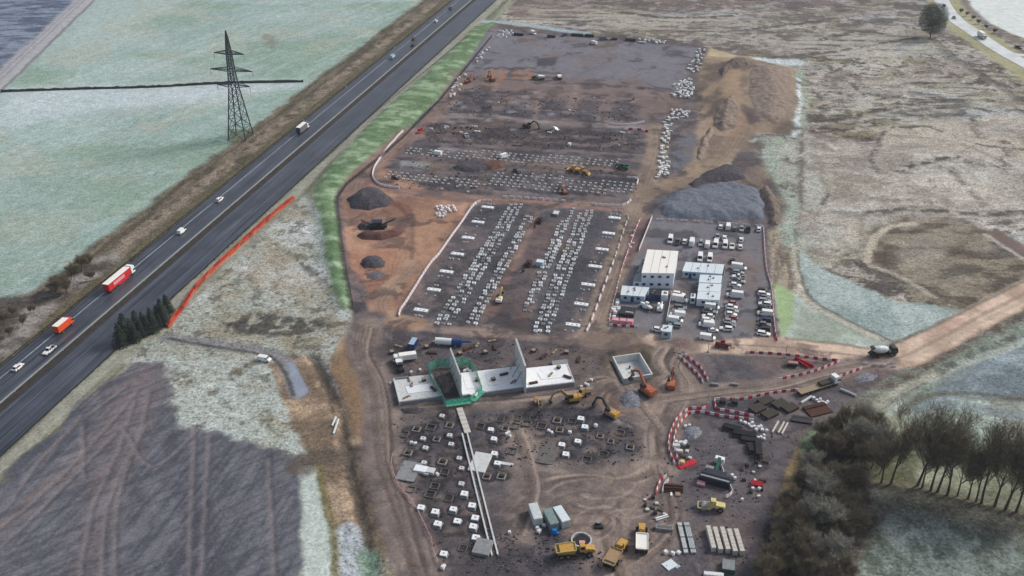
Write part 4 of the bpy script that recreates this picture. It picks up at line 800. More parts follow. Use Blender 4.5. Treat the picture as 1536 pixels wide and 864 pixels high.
def telehandler_kit(col='maroon'):
    p = [('body', MB().prof([(-2.4, .6), (1.9, .6), (2.0, 1.2), (.6, 1.5), (-2.2, 1.6), (-2.4, 1.2)], -1.0, 1.0, .1), col), ('cab', MB().box(-.8, .8, .1, .98, 1.3, 2.5, .15, .05), col), ('windscreen', MB().box(.66, .82, .18, .9, 1.7, 2.3), 'glass', 1), ('side_window', MB().box(-.5, .5, .93, .99, 1.7, 2.3), 'glass', 1), ('boom', MB().bar((-2.2, -.4, 1.9), (2.9, -.4, 1.4), .4, .5), col), ('fork_carriage', MB().box(2.8, 3.0, -1.0, .3, .5, 1.4), 'dsteel'), ('fork', MB().box(3.0, 4.2, -.8, -.68, .5, .58), 'dsteel'), ('fork', MB().box(3.0, 4.2, .0, .12, .5, .58), 'dsteel')]
    return kit(*with_rims(p, (-1.5, 1.5), 1.12, .6, .4))
def tractor_roller_kit():
    p = [('bonnet', MB().prof([(-2.6, 1.0), (-.4, 1.0), (-.4, 1.9), (-2.3, 1.7), (-2.6, 1.4)], -.9, .9, .1), 'paley'), ('cab', MB().box(-.5, .9, -.75, .75, 1.1, 2.9, .1, .08), 'paley'), ('windscreen', MB().box(.74, .9, -.6, .6, 1.8, 2.7), 'glass', 1), ('drum_frame', MB().bar((.6, -1.1, 1.0), (3.6, -1.1, .9), .2, .3).bar((.6, 1.1, 1.0), (3.6, 1.1, .9), .2, .3).bar((3.6, -1.1, .9), (3.6, 1.1, .9), .2, .3), 'paley'), ('drum', MB().cyl((2.3, -1.0, .75), (2.3, 1.0, .75), .75, 16), 'concg')]
    return kit(*with_rims(p, (-1.5,), 1.1, .72, .5))
K = dict(hatch=car_kit(), estate=car_kit(4.6, 1.82, 1.5, True), van=van_kit(), bigvan=van_kit(5.9, 2.05, 2.55), smallvan=van_kit(4.4, 1.85, 1.85), pickup=pickup_kit())
# ------------------------------------------------------------------ motorway
def AB(a, b): return (a * ADIR[0] + b * BDIR[0], a * ADIR[1] + b * BDIR[1])
def strip(name, b0, b1, z, m, a0=60, a1=980, step=20, skirt=0.0, kindtag=True, parent=None):
    v, f = [], []; k = 0; a = a0
    while a <= a1 + .1:
        for b, zz in ((b0, z - skirt), (b0 + (.05 if skirt else 0), z), (b1 - (.05 if skirt else 0), z), (b1, z - skirt)): x, y = AB(a, b); v.append((x, y, zz))
        a += step; k += 1
    for j in range(k - 1):
        for q in range(3): o = j * 4 + q; f.append((o, o + 1, o + 5, o + 4))
    me = bpy.data.meshes.new(name); me.from_pydata(v, [], f); me.materials.append(m)
    o = link(name, me, parent)
    if kindtag and not parent: o['kind'] = 'structure'
    return o
asph = bpy.data.materials.new('worn asphalt'); n, l = nodes(asph); bs = n['Principled BSDF']; tc = n.new('ShaderNodeTexCoord')
mp = n.new('ShaderNodeMapping'); mp.inputs['Rotation'].default_value = (0, 0, AX); l.new(tc.outputs['Object'], mp.inputs[0])
mp2 = n.new('ShaderNodeMapping'); mp2.inputs['Scale'].default_value = (1.6, .02, 1); l.new(mp.outputs[0], mp2.inputs[0])
t1 = n.new('ShaderNodeTexNoise'); t1.inputs['Scale'].default_value = 1.0; t1.inputs['Detail'].default_value = 5; l.new(mp2.outputs[0], t1.inputs['Vector'])
t2 = n.new('ShaderNodeTexNoise'); t2.inputs['Scale'].default_value = .09; t2.inputs['Detail'].default_value = 6; l.new(tc.outputs['Object'], t2.inputs['Vector'])
r1 = n.new('ShaderNodeValToRGB'); r1.color_ramp.elements[0].position = .36; r1.color_ramp.elements[1].position = .68
r1.color_ramp.elements[0].color = (.017, .022, .034, 1); r1.color_ramp.elements[1].color = (.085, .10, .128, 1); l.new(t1.outputs[0], r1.inputs[0])
mx = n.new('ShaderNodeMix'); mx.data_type = 'RGBA'; mx.blend_type = 'MULTIPLY'; mx.inputs[0].default_value = .8; l.new(r1.outputs[0], mx.inputs[6])
mr = n.new('ShaderNodeMapRange'); mr.inputs[1].default_value = .3; mr.inputs[2].default_value = .7; mr.inputs[3].default_value = .65; mr.inputs[4].default_value = 1.3; l.new(t2.outputs[0], mr.inputs[0]); l.new(mr.outputs[0], mx.inputs[7])
l.new(mx.outputs[2], bs.inputs['Base Color'])
mr2 = n.new('ShaderNodeMapRange'); mr2.inputs[1].default_value = .35; mr2.inputs[2].default_value = .65; mr2.inputs[3].default_value = .32; mr2.inputs[4].default_value = .6; l.new(t1.outputs[0], mr2.inputs[0]); l.new(mr2.outputs[0], bs.inputs['Roughness'])
line_m = mat('road marking paint', (190, 198, 204), .6, 0, .35, .8); line_w = mat('worn road marking paint', (112, 120, 130), .6, 0, .35, .8)
lc = strip('motorway_carriageway', -227.6, -215.0, .10, asph, skirt=.3)
rc = strip('motorway_carriageway', -211.6, -198.2, .10, asph, skirt=.3)
strip('edge_line', -223.9, -223.6, .104, line_m, parent=lc); strip('edge_line', -216.2, -216.0, .104, line_w, parent=lc)
strip('edge_line', -210.6, -210.4, .104, line_w, parent=rc); strip('edge_line', -202.4, -202.2, .104, line_w, parent=rc)
for par, bb in ((lc, -219.95), (rc, -206.4)):
    mbd = MB(); a = 70
    while a < 960:
        q = [AB(a, bb - .075), AB(a, bb + .075), AB(a + 2, bb + .075), AB(a + 2, bb - .075)]
        mbd.v += [(x, y, .105) for x, y in q]; o = len(mbd.v) - 4; mbd.f.append((o, o + 1, o + 2, o + 3)); a += 9
    link('lane_dashes', mbd.mesh('lane_dashes', line_w), par)
resv = mat('central reserve soil', (58, 54, 50), .95, 0, .35, .5)
strip('central_reserve', -215.0, -211.6, .13, resv, skirt=.3)
def fence_run(name, label, cat, bq, z0, a0, a1, post_every, post, rails, mrail, mpost, group=None):
    """a roadside barrier: one thing, its beams and each post parts"""
    x, y = AB(a0, bq); t = thing(name, label, cat, (x, y, z0), RZ_A, group); L = a1 - a0
    for zz, hh, off in rails: link('beam', MB().box(0, L, off - .04, off + .04, zz, zz + hh).mesh('beam', mrail), t)
    pm = MB().box(-post / 2, post / 2, -post / 2, post / 2, 0, .75).mesh('post', mpost); a = 0.0
    while a < L: link('post', pm, t, (a, 0, 0)); a += post_every
    return t
fence_run('crash_barrier', 'long steel crash barrier on the central reserve between the two carriageways', 'barrier', -214.2, .13, 150, 760, 8, .16, ((.45, .40, -.2), (.45, .40, .2)), 'steel', 'steel')
fence_run('crash_barrier', 'dark steel crash barrier along the far left edge of the motorway', 'barrier', -228.3, .0, 190, 760, 8, .14, ((.5, .3, .1),), 'dsteel', 'dsteel')
fence_run('crash_barrier', 'dark steel crash barrier along the site side edge of the motorway', 'barrier', -197.3, .0, 150, 760, 8, .14, ((.5, .3, -.1),), 'dsteel', 'dsteel')
def rail_fence(name, label, q, h=1.1, every=3.0, mp='dwood', mw='dwood', rails=(.45, .95), group=None):
    """timber or wire fence along surveyed points: posts and rails are parts"""
    g = [G(*p) for p in q]; t = thing(name, label, 'fence', g[0], 0, group)
    pm = MB().box(-.06, .06, -.06, .06, -.1, h).mesh('post', mp); rl = MB()
    for a, b in zip(g[:-1], g[1:]):
        L = (b - a).length; k = max(1, int(L / every))
        for j in range(k): p = a.lerp(b, j / k); link('post', pm, t, (p.x - g[0].x, p.y - g[0].y, gz(p.x, p.y) - g[0].z))
        for r_ in rails: rl.bar(a - g[0] + Vector((0, 0, r_)), b - g[0] + Vector((0, 0, r_)), .06, .1)
    link('rail', rl.mesh('rail', mw), t); return t
rail_fence('boundary_fence', 'thin timber fence between the motorway verge and the green bund', [(706, 52), (640, 106), (560, 172), (500, 228), (462, 262), (440, 282)], every=5)
rail_fence('boundary_fence', 'dark mesh fence along the foot of the green bund at the site edge', [(738, 56), (712, 88), (660, 152), (606, 207), (570, 238), (520, 279), (507, 298), (512, 350), (521, 412), (530, 462)], 1.8, 3.0, 'dsteel', 'dsteel', (.3, .6, .9, 1.2, 1.5, 1.8))
rail_fence('boundary_fence', 'thin post fence running across the moor beside the farm lane top right', [(1405, 62), (1440, 92), (1490, 122), (1545, 158)], every=6)
# vehicles on the motorway
def on_road(k, px, py, name, label, cat, flip=False, b=None, sc=1.0, paint=None):
    x, y = P(px, py)
    if b is not None: a = x * ADIR[0] + y * ADIR[1]; x, y = AB(a, b)
    return place(k, name, label, cat, (x, y, .105), RZ_A + (math.pi if flip else 0), None, sc, paint)
RED = artic_kit('red')
on_road(RED, 181, 425, 'articulated_lorry', 'red curtain sided articulated lorry with white cab on the left carriageway', 'lorry', b=-222.0)
on_road(box_lorry_kit(8.2, 'orange', 3.5, 'orange'), 97, 494, 'box_lorry', 'bright orange box lorry nearest the bottom of the motorway', 'lorry', b=-222.2)
on_road(K['pickup'], 75, 528, 'pickup_truck', 'white pickup truck with open load bed beside the orange lorry', 'pickup truck', True, b=-218.2)
on_road(K['hatch'], 27, 553, 'car', 'white hatchback at the far left, nearest the frame edge', 'car', b=-221.8)
BLUE = box_lorry_kit(10.5, 'cabinb', 3.9)
on_road(BLUE, 451, 197, 'box_lorry', 'pale roofed lorry with grey blue sides beyond the pylon', 'lorry', b=-222.0, paint={'box_body': 'grey', 'rear_door': 'navy'})
on_road(K['smallvan'], 272, 349, 'small_van', 'white van ahead of the red articulated lorry', 'van', b=-221.8)
on_road(K['estate'], 329, 301, 'car', 'white estate car second ahead of the red articulated lorry', 'car', b=-222.0)
on_road(K['van'], 590, 87, 'van', 'pale blue van far up the motorway', 'van', b=-221.5, paint={'body': 'cabinb'})
on_road(K['hatch'], 623, 60, 'car', 'dark maroon car far up the motorway behind a pale one', 'car', b=-221.8, paint={'body': 'maroon'})
on_road(K['estate'], 655, 33, 'car', 'white car near the top of the motorway', 'car', b=-221.5)
on_road(K['hatch'], 679, 14, 'car', 'black car highest up the motorway', 'car', b=-222, paint={'body': 'black'})
on_road(K['hatch'], 626, 70, 'car', 'small black car close to the central barrier near the top', 'car', b=-217.5, paint={'body': 'black'})
# marker signs on the verge
def sign(px, py, label, m='white', h=1.6, w=.7):
    g = G(px, py); t = thing('marker_sign', label, 'sign', g, RZ_A - math.pi / 2)
    link('post', MB().box(-.05, .05, -.05, .05, 0, h).mesh('post', 'steel'), t); link('panel', MB().box(-w / 2, w / 2, -.08, -.05, h - .7, h + .25).mesh('panel', m), t)
sign(592, 74, 'small white marker sign on the verge far up the motorway'); sign(519, 133, 'small cream marker sign on the verge above the grey blue lorry'); sign(456, 184, 'small pale sign at the verge just ahead of the grey blue lorry')
# lane at the top right
lane_m = mat('pale lane surface', (214, 220, 222), .8, 0, .2, .1)
def ribbon(name, q, w, z, m):
    g = [Vector((*P(*p), 0)) for p in smooth(q, 6)]; v, f = [], []
    for k, p in enumerate(g):
        d = (g[min(k + 1, len(g) - 1)] - g[max(k - 1, 0)]).normalized(); s = Vector((d.y, -d.x, 0)) * w / 2
        zz = z + max(gz(p.x, p.y), 0)
        v += [(p.x - s.x * 1.02, p.y - s.y * 1.02, zz - .5), (p.x - s.x, p.y - s.y, zz), (p.x + s.x, p.y + s.y, zz), (p.x + s.x * 1.02, p.y + s.y * 1.02, zz - .5)]
    for k in range(len(g) - 1):
        for j in range(3): o = k * 4 + j; f.append((o, o + 1, o + 5, o + 4))
    me = bpy.data.meshes.new(name); me.from_pydata(v, [], f); me.materials.append(m); o = link(name, me); o['kind'] = 'structure'; return g
lane = ribbon('country_lane', [(1395, -50), (1412, 0), (1432, 28), (1460, 48), (1500, 75), (1545, 100), (1600, 130), (1680, 175)], 10.5, .15, lane_m)
ribbon('lane_spur', [(1500, 75), (1522, 82), (1550, 84), (1600, 90)], 5.5, .16, lane_m)
h0 = head(P(1455, 44), P(1490, 68))
place(box_lorry_kit(9.5, 'white', 3.5), 'box_lorry', 'white roofed lorry on the pale lane at the top right', 'lorry', (*P(1472, 57), .2), h0, paint={'box_body': 'roofc'})
place(K['hatch'], 'car', 'dark car on the pale lane near the top right corner', 'car', (*P(1416, 10), .18), head(P(1412, 0), P(1432, 28)), paint={'body': 'black'})
place(K['hatch'], 'car', 'small dark car on the lane just above the white roofed lorry', 'car', (*P(1431, 28), .18), head(P(1412, 0), P(1432, 28)), paint={'body': 'grey'})
place(K['pickup'], 'pickup_truck', 'dark pickup parked beside the pale lane at the right edge', 'pickup truck', G(1528, 72), h0 + .3, paint={'body': 'black', 'load_bed': 'black'})

# ------------------------------------------------------------------ pylon
def pylon(px, py, H=53.5):
    g = G(px, py); t = thing('electricity_pylon', 'tall dark lattice electricity pylon with three pairs of arms in the frosted pasture', 'pylon', g, RZ_B + .06)
    prof_ = [(0, 4.6), (11, 3.4), (24, 2.0), (33, 1.35), (44, .9), (H - 4, .5), (H, .05)]
    def hw(z):
        for (a, b), (c, d) in zip(prof_[:-1], prof_[1:]):
            if a <= z <= c: return b + (d - b) * (z - a) / (c - a)
    zs = [0, 5.5, 11, 16, 20.3, 24, 27.2, 30, 32.5, 35, 37.4, 39.8, 42, 44, 46.5, 49]
    for sx, sy in ((-1, -1), (1, -1), (1, 1), (-1, 1)):
        lg = MB()
        for (a, b), (c, d) in zip(prof_[:-1], prof_[1:]): lg.bar((sx * b, sy * b, a), (sx * d, sy * d, c), .42 if a < 20 else .34)
        link('leg', lg.mesh('leg', 'mast'), t)
        link('foot', MB().box(sx * 4.6 - .5, sx * 4.6 + .5, sy * 4.6 - .5, sy * 4.6 + .5, -.3, .35).mesh('foot', 'concg'), t)
    for fc in range(4):
        br = MB()
        for z0, z1 in zip(zs[:-1], zs[1:]):
            for q in (0, 1):
                w0, w1 = hw(z0), hw(z1); p = [(-w0, -w0, z0), (w0, -w0, z0)], [(-w1, -w1, z1), (w1, -w1, z1)]
                a, b = Vector(p[0][q]), Vector(p[1][1 - q]); rot = Matrix.Rotation(fc * math.pi / 2, 3, 'Z'); br.bar(rot @ a, rot @ b, .2)
            if z0 > 0: a, b = Vector((-hw(z0), -hw(z0), z0)), Vector((hw(z0), -hw(z0), z0)); br.bar(rot @ a, rot @ b, .15)
        link('face_bracing', br.mesh('face_bracing', 'mast'), t)
    for z, L in ((26.4, 8.4), (34.0, 10.8), (42.2, 7.6)):
        for s in (-1, 1):
            w = hw(z); ar = MB()
            for sy in (-1, 1): ar.bar((s * w, sy * w, z), (s * L, 0, z + .25), .3); ar.bar((s * w * .9, sy * w * .9, z + 1.7), (s * L, 0, z + .3), .26)
            for k in range(1, 5):
                f = k / 5; x = s * (w + (L - w) * f); ar.bar((x, w * (1 - f), z + .1), (x, -w * (1 - f), z + .1), .12); ar.bar((x, w * (1 - f), z + .1), (x, w * (1 - f) * .9, z + .2 + 1.5 * (1 - f)), .12); ar.bar((x, -w * (1 - f), z + .1), (x, -w * (1 - f) * .9, z + .2 + 1.5 * (1 - f)), .12)
            a = link('cross_arm', ar.mesh('cross_arm', 'mast'), t)
            ins = MB()
            for k in range(6): ins.cyl((s * L, 0, z - .3 - k * .4), (s * L, 0, z - .6 - k * .4), .16, 6)
            ins.bar((s * L, 0, z + .2), (s * L, 0, z - 2.7), .06); link('insulator', ins.mesh('insulator', 'steel'), a)
    return t
pylon(361.5, 206)

# ------------------------------------------------------------------ field wall across the pasture
def stone_wall(name, label, q, h=1.1, w=.8, m='frost_wall'):
    g = [G(*p) for p in smooth(q, 8)]; b = MB(); rg = []
    pts_ = []
    for a, c in zip(g[:-1], g[1:]):
        k = max(1, int((c - a).length / 1.6)); pts_ += [a.lerp(c, j / k) for j in range(k)]
    pts_.append(g[-1])
    for k, p in enumerate(pts_):
        d = (pts_[min(k + 1, len(pts_) - 1)] - pts_[max(k - 1, 0)]).normalized(); s = Vector((d.y, -d.x, 0)); hh = h * random.uniform(.75, 1.2); ww = w * random.uniform(.8, 1.15)
        p = p - g[0]
        rg.append([p - s * ww / 2 - Vector((0, 0, .2)), p - s * ww * .35 + Vector((0, 0, hh * .8)), p + Vector((0, 0, hh)), p + s * ww * .35 + Vector((0, 0, hh * .8)), p + s * ww / 2 - Vector((0, 0, .2))])
    b.loft(rg); return single(name, b.mesh(name, m), label, 'wall', g[0])
stone_wall('field_wall', 'long dark field wall crossing the frosted pasture behind the pylon', [(2, 138), (120, 134), (230, 131), (330, 125.5), (400, 124), (455, 123)], 1.3, 1.3)
# ------------------------------------------------------------------ stockpiles and spoil heaps
def dull(c):
    c = lin(c); L_ = float(c @ np.array([.3, .55, .15])); return [float(v) for v in (L_ + (c - L_) * .72) * np.array([1.0, 1.03, 1.12])]  # dulled like the terrain, the light's cool cast mixed into the colour
def soilmat(name, a, b, sc=.8, bump=.6):
    if name in MATS: return MATS[name]
    m = bpy.data.materials.new(name); nn, ll = nodes(m); b_ = nn['Principled BSDF']; b_.inputs['Roughness'].default_value = .95; b_.inputs['Specular IOR Level'].default_value = .1
    tcx = nn.new('ShaderNodeTexCoord'); z = nn.new('ShaderNodeTexNoise'); z.inputs['Scale'].default_value = sc; z.inputs['Detail'].default_value = 7; z.inputs['Roughness'].default_value = .7; ll.new(tcx.outputs['Object'], z.inputs['Vector'])
    r = nn.new('ShaderNodeValToRGB'); r.color_ramp.elements[0].position = .34; r.color_ramp.elements[1].position = .68
    r.color_ramp.elements[0].color = (*dull(a), 1); r.color_ramp.elements[1].color = (*dull(b), 1); ll.new(z.outputs[0], r.inputs[0]); ll.new(r.outputs[0], b_.inputs['Base Color'])
    bp_ = nn.new('ShaderNodeBump'); bp_.inputs['Strength'].default_value = bump; bp_.inputs['Distance'].default_value = .4; ll.new(z.outputs[0], bp_.inputs['Height']); ll.new(bp_.outputs[0], b_.inputs['Normal'])
    MATS[name] = m; return m
def heap(name, label, pl, h, w, m, cat='heap', st=.7, rough=.35, seed=0, warp=1.2):
    q = np.array([P(*p) for p in pl], np.float32); lo = q.min(0) - 2; hi = q.max(0) + 2
    xs = np.arange(lo[0], hi[0], st); ys = np.arange(lo[1], hi[1], st); gx, gy = np.meshgrid(xs, ys); x = gx.ravel(); y = gy.ravel()
    wx = x + (fbm(x, y, 5, 3, 200 + seed) - .5) * 2 * warp; wy = y + (fbm(x, y, 5, 3, 230 + seed) - .5) * 2 * warp
    d = segd(wx, wy, q, True); d = np.where(inside(wx, wy, q), d, -d)
    base = np.array([gz(a, b) for a, b in zip(x, y)])
    t = np.clip(d / w, 0, 1); z = base + h * (1 - (1 - t) ** 1.7) * (.75 + .5 * fbm(x, y, 7, 3, 260 + seed)) + (fbm(x, y, 1.8, 3, 290 + seed) - .5) * rough * np.clip(d, 0, 1) - .25 * (d <= 0)
    ny, nx = gx.shape; keep = (d > -st * 1.2); ix = -np.ones(len(x), int); ix[keep] = np.arange(keep.sum()); f = []
    I = ix.reshape(ny, nx)
    for j in range(ny - 1):
        for k in range(nx - 1):
            c = (I[j, k], I[j, k + 1], I[j + 1, k + 1], I[j + 1, k])
            if min(c) >= 0: f.append(tuple(int(v) for v in c))
    o = Vector((float(q.mean(0)[0]), float(q.mean(0)[1]), 0)); v = np.stack([x[keep] - o.x, y[keep] - o.y, z[keep]], 1)
    me = bpy.data.meshes.new(name); me.from_pydata([tuple(map(float, p)) for p in v], [], f); me.materials.append(m); me.polygons.foreach_set('use_smooth', [True] * len(f))
    return single(name, me, label, cat, o)
S_dark = soilmat('dark topsoil', (58, 54, 58), (98, 90, 92)); S_grey = soilmat('grey crushed stone', (88, 96, 104), (124, 130, 138), 1.2); S_brown = soilmat('brown subsoil', (88, 72, 62), (142, 122, 102)); S_red = soilmat('red clay', (84, 52, 42), (126, 82, 64)); S_sand = soilmat('orange sand', (118, 98, 80), (160, 138, 112), .35); S_purple = soilmat('purple grey shale', (82, 76, 80), (124, 112, 106)); S_rub = soilmat('broken concrete rubble', (70, 72, 78), (160, 162, 166), 1.6, .9)
heap('topsoil_heap', 'large dark flat topped soil heap in the red earth yard by the bund', [(520, 301), (536, 288), (552, 281), (572, 284), (590, 302), (580, 310), (552, 316), (528, 313)], 3.4, 6, S_dark, seed=1)
heap('topsoil_heap', 'small dark soil heap at the bottom of the red earth yard', [(540, 396), (548, 387), (566, 384), (580, 392), (578, 400), (560, 404), (546, 403)], 2.2, 5, S_dark, seed=2)
heap('topsoil_heap', 'low dark soil spread just below the smaller heap in the earth yard', [(546, 410), (570, 406), (580, 412), (566, 420), (548, 418)], .8, 4, S_purple, seed=3)
heap('stone_stockpile', 'big grey crushed stone stockpile behind the car park', [(986, 311), (1000, 296), (1016, 288), (1036, 284), (1065, 276), (1100, 276), (1136, 284), (1146, 306), (1145, 329), (1100, 330), (1040, 330), (1000, 327)], 2.3, 5, S_grey, seed=4, warp=1.4, rough=1.1)
heap('spoil_mound', 'brown spoil mound at the right end of the grey stockpile', [(1138, 284), (1150, 276), (1164, 298), (1174, 324), (1166, 338), (1152, 334), (1147, 306)], 3.4, 6, S_brown, seed=5)
heap('spoil_mound', 'dark shale mound between the haul road and the grey stockpile', [(1030, 276), (1060, 258), (1086, 246), (1110, 252), (1120, 268), (1090, 272), (1060, 274), (1040, 282)], 2.4, 6, S_dark, seed=6)
heap('clay_bund', 'long red brown clay bund beside the screening machine in the earth yard', [(534, 354), (545, 349), (565, 350), (585, 347), (602, 340), (606, 346), (598, 354), (572, 361), (545, 360)], 2.0, 3, S_red, seed=7, warp=.7)
heap('sand_bank', 'steep orange sand bank standing in the cutting east of the yard', [(1068, 176), (1080, 160), (1096, 150), (1108, 168), (1104, 192), (1082, 198), (1070, 190)], 3, 9, S_sand, seed=8, rough=1.4)
heap('sand_bank', 'lower tan sand bank on the outer side of the cutting', [(1128, 100), (1180, 112), (1188, 165), (1165, 192), (1130, 182), (1120, 140)], 2.2, 16, S_sand, st=1.0, seed=9, rough=1.4)
heap('sand_bank', 'narrow tan sand ridge beside the haul road in the cutting', [(1044, 232), (1054, 206), (1066, 190), (1072, 196), (1060, 222), (1050, 244)], 2.2, 4, S_sand, seed=31, rough=1.2)
heap('sand_bank', 'brown ridge along the top of the sand cutting', [(1076, 112), (1096, 98), (1126, 98), (1124, 108), (1098, 112), (1082, 122)], 2.5, 5, S_brown, seed=32, rough=1.2)
heap('rubble_heap', 'grey broken rubble heap inside the swept circle near the orange excavators', [(925, 598), (936, 586), (955, 585), (966, 598), (958, 612), (936, 612)], 1.6, 4, S_rub, seed=10, rough=.9)
heap('rubble_heap', 'grey gravel heap inside the curved barriers right of the haul road', [(1024, 652), (1034, 640), (1050, 640), (1056, 652), (1044, 660), (1030, 660)], 1.0, 3, S_rub, seed=11, rough=.7)
heap('gravel_heap', 'pale stone heap near the right hand truck park', [(1280, 566), (1300, 558), (1318, 562), (1312, 570), (1290, 574)], .8, 3, S_rub, seed=12, rough=.6)
heap('soil_heap', 'brown soil heap within the green netted scaffold', [(656, 566), (676, 560), (684, 576), (676, 588), (664, 588)], 1.6, 4, S_brown, seed=13)
heap('soil_heap', 'dark dug soil heap in the middle of the northern rows', [(678, 252), (700, 240), (730, 243), (742, 252), (720, 258), (694, 258)], 1.4, 3, S_dark, seed=14)
heap('soil_heap', 'red soil heap right of the dark one in the northern rows', [(716, 250), (738, 241), (758, 244), (756, 252), (736, 256)], 1.4, 3, S_red, seed=15)
heap('soil_heap', 'dark excavated soil on the left of the foundation plot by the slab', [(598, 616), (620, 611), (640, 614), (630, 622), (606, 624)], 1.0, 2.5, S_dark, seed=16)

# ------------------------------------------------------------------ site offices
def corners(px4, H): return [Vector((*P(x, y, H), 0)) for x, y in px4]
random.seed(5)
def office(name, label, roof4, H, wall, roof, wins=(), doors=(), seams=0, floors=1):
    """roof4: surveyed roof corners back-left, back-right, front-right, front-left at height H"""
    c = corners(roof4, H); o = c[3].copy(); o.z = gz(o.x, o.y); t = thing(name, label, 'building', o); c = [p - Vector((o.x, o.y, 0)) for p in c]
    b = [c[3], c[2], c[1], c[0]]
    w = link('wall', MB().quadbox(b, [p + Vector((0, 0, H - .12)) for p in b]).mesh('wall', wall), t)
    cen = sum(b, Vector()) / 4; e = [cen + (p - cen) * 1.02 for p in b]
    rf = link('roof', MB().quadbox([p + Vector((0, 0, H - .12)) for p in e], [p + Vector((0, 0, H)) for p in e]).mesh('roof', roof), t)
    for k in range(seams):
        f = (k + 1) / (seams + 1); p, q = b[3].lerp(b[2], f), b[0].lerp(b[1], f); link('roof_seam', MB().bar(p + Vector((0, 0, H + .03)), q + Vector((0, 0, H + .03)), .10, .06).mesh('roof_seam', 'concg'), rf)
    d = (b[1] - b[0]); L = d.length; d.normalize(); nrm = Vector((d.y, -d.x, 0))
    def panel(nm, s0, s1, z0, z1, m, par):
        p, q = b[0] + d * s0, b[0] + d * s1; a = nrm * .06
        return link(nm, MB().quadbox([p - a + Vector((0, 0, z0)), p + a + Vector((0, 0, z0)), q + a + Vector((0, 0, z0)), q - a + Vector((0, 0, z0))], [p - a + Vector((0, 0, z1)), p + a + Vector((0, 0, z1)), q + a + Vector((0, 0, z1)), q - a + Vector((0, 0, z1))]).mesh(nm, m), par)
    for f, z in wins:
        s = f * L; fr = panel('window', s - .62, s + .62, z - .52, z + .52, 'steel', w); 
        pn = panel('pane', s - .54, s + .54, z - .44, z + .44, 'glass', fr); pn.location = tuple(nrm * .02)
    for k in range(random.choice((2, 3))):
        p = b[0].lerp(b[1], random.uniform(.12, .88)).lerp(b[3].lerp(b[2], .5), random.uniform(.25, .8)); link('roof_vent', MB().box(p.x - .3, p.x + .3, p.y - .25, p.y + .25, H, H + .45).mesh('roof_vent', 'concg'), rf)
    for f in doors:
        s = f * L; dr = panel('door', s - .5, s + .5, .05, 2.1, 'navy', w); hnd = panel('handle', s + .3, s + .42, 1.0, 1.12, 'steel', dr); hnd.location = tuple(nrm * .03)
    return t
office('site_office', 'two storey white site office with cream roof and rows of small square windows', [(971.5, 374.2), (1017.3, 376.8), (1011.2, 409.6), (962.8, 408.8)], 6.6, 'cabin', 'roofc', [(f, z) for f in (.09, .33, .57, .82) for z in (1.75, 4.95)], seams=3)
office('site_office', 'single storey grey roofed annex along the left side of the white office', [(964.5, 386), (970.5, 386.4), (962, 421.6), (949.8, 421.4)], 3.2, 'cabin', 'container_g', [(.5, 1.8)], seams=2)
office('welfare_cabin', 'low pale blue roofed welfare cabin in front of the white office', [(933.6, 428.5), (974, 431), (966.5, 444.5), (931, 442)], 2.7, 'cabinb', 'roofb', [(.2, 1.6), (.75, 1.6)], [.5], seams=3)
office('canteen_cabin', 'dark blue fronted cabin between the white office and the canopy', [(975, 434), (993, 436), (991, 443), (973, 441)], 2.6, 'blue', 'dsteel', [(.3, 1.5)], [.7])
office('modular_office', 'pale blue roofed modular office nearest the parked vans, back wing', [(1029, 393), (1086, 396.5), (1083, 410.5), (1024, 406.5)], 2.9, 'cabinb', 'roofb', [(f, 1.7) for f in (.1, .3)], [.2], seams=4)
for k, (y0, lab) in enumerate(((412.0, 'topmost'), (424.5, 'middle'), (437.0, 'lowest'))):
    office('modular_office', f'pale modular cabin, {lab} of the three stacked down the right wing of the offices', [(1050.5 - k * 1.6, y0), (1083.4 - k * 1.3, y0 + 1.5), (1081.5 - k * 1.3, y0 + 13), (1048.5 - k * 1.6, y0 + 11.4)], 2.9, 'cabin' if k != 1 else 'cabinb', 'roofb', [(.3, 1.7), (.7, 1.7)], [.5], seams=1)
office('gatehouse', 'small square pale blue gatehouse at the car park entrance', [(994.5, 487), (1009, 488), (1006.5, 497.5), (992.5, 496.3)], 2.8, 'cabinb', 'roofb', [(.5, 1.6)], seams=0)
office('kiosk', 'small white cabin beside the modular offices near the parked cars', [(1036.5, 440), (1043.5, 440.5), (1043, 447), (1035.5, 446.5)], 2.5, 'cabin', 'cabin', [(.5, 1.5)])
office('kiosk', 'small white canopy cabin right of the dark blue cabin', [(993, 436), (1002.5, 436.6), (1001.5, 443), (992, 442.4)], 2.7, 'cabin', 'roofc')
# white hoarding lines inside the compound
def hoarding(name, label, q, h=2.0, m='white', pitch=2.4, cat='fence', gap=.02):
    g = [G(*p) for p in q]; t = thing(name, label, cat, g[0])
    for a, b in zip(g[:-1], g[1:]):
        L = (b - a).length; k = max(1, int(L / pitch)); d = (b - a) / k
        pm = MB().box(gap, d.length - gap, -.04, .04, .0, h).mesh('panel', m); pt = MB().box(-.06, .06, -.06, .06, 0, h + .05).mesh('post', 'steel')
        for j in range(k):
            p = a + d * j - g[0]; rz = math.atan2(d.y, d.x); link('panel', pm, t, p, rz); link('post', pt, t, p, rz)
    return t
hoarding('hoarding', 'white hoarding from the compound corner down to the white office', [(978, 327.5), (958.5, 377)], 1.6)
hoarding('hoarding', 'white panel fence separating the parked cars from the compound yard', [(1007.5, 441), (999, 486)], 1.6)
hoarding('hoarding', 'pale panel fence right of the modular offices, beside the middle row of cars', [(1088.5, 399), (1080, 443), (1071, 491)], 1.3, 'steel')

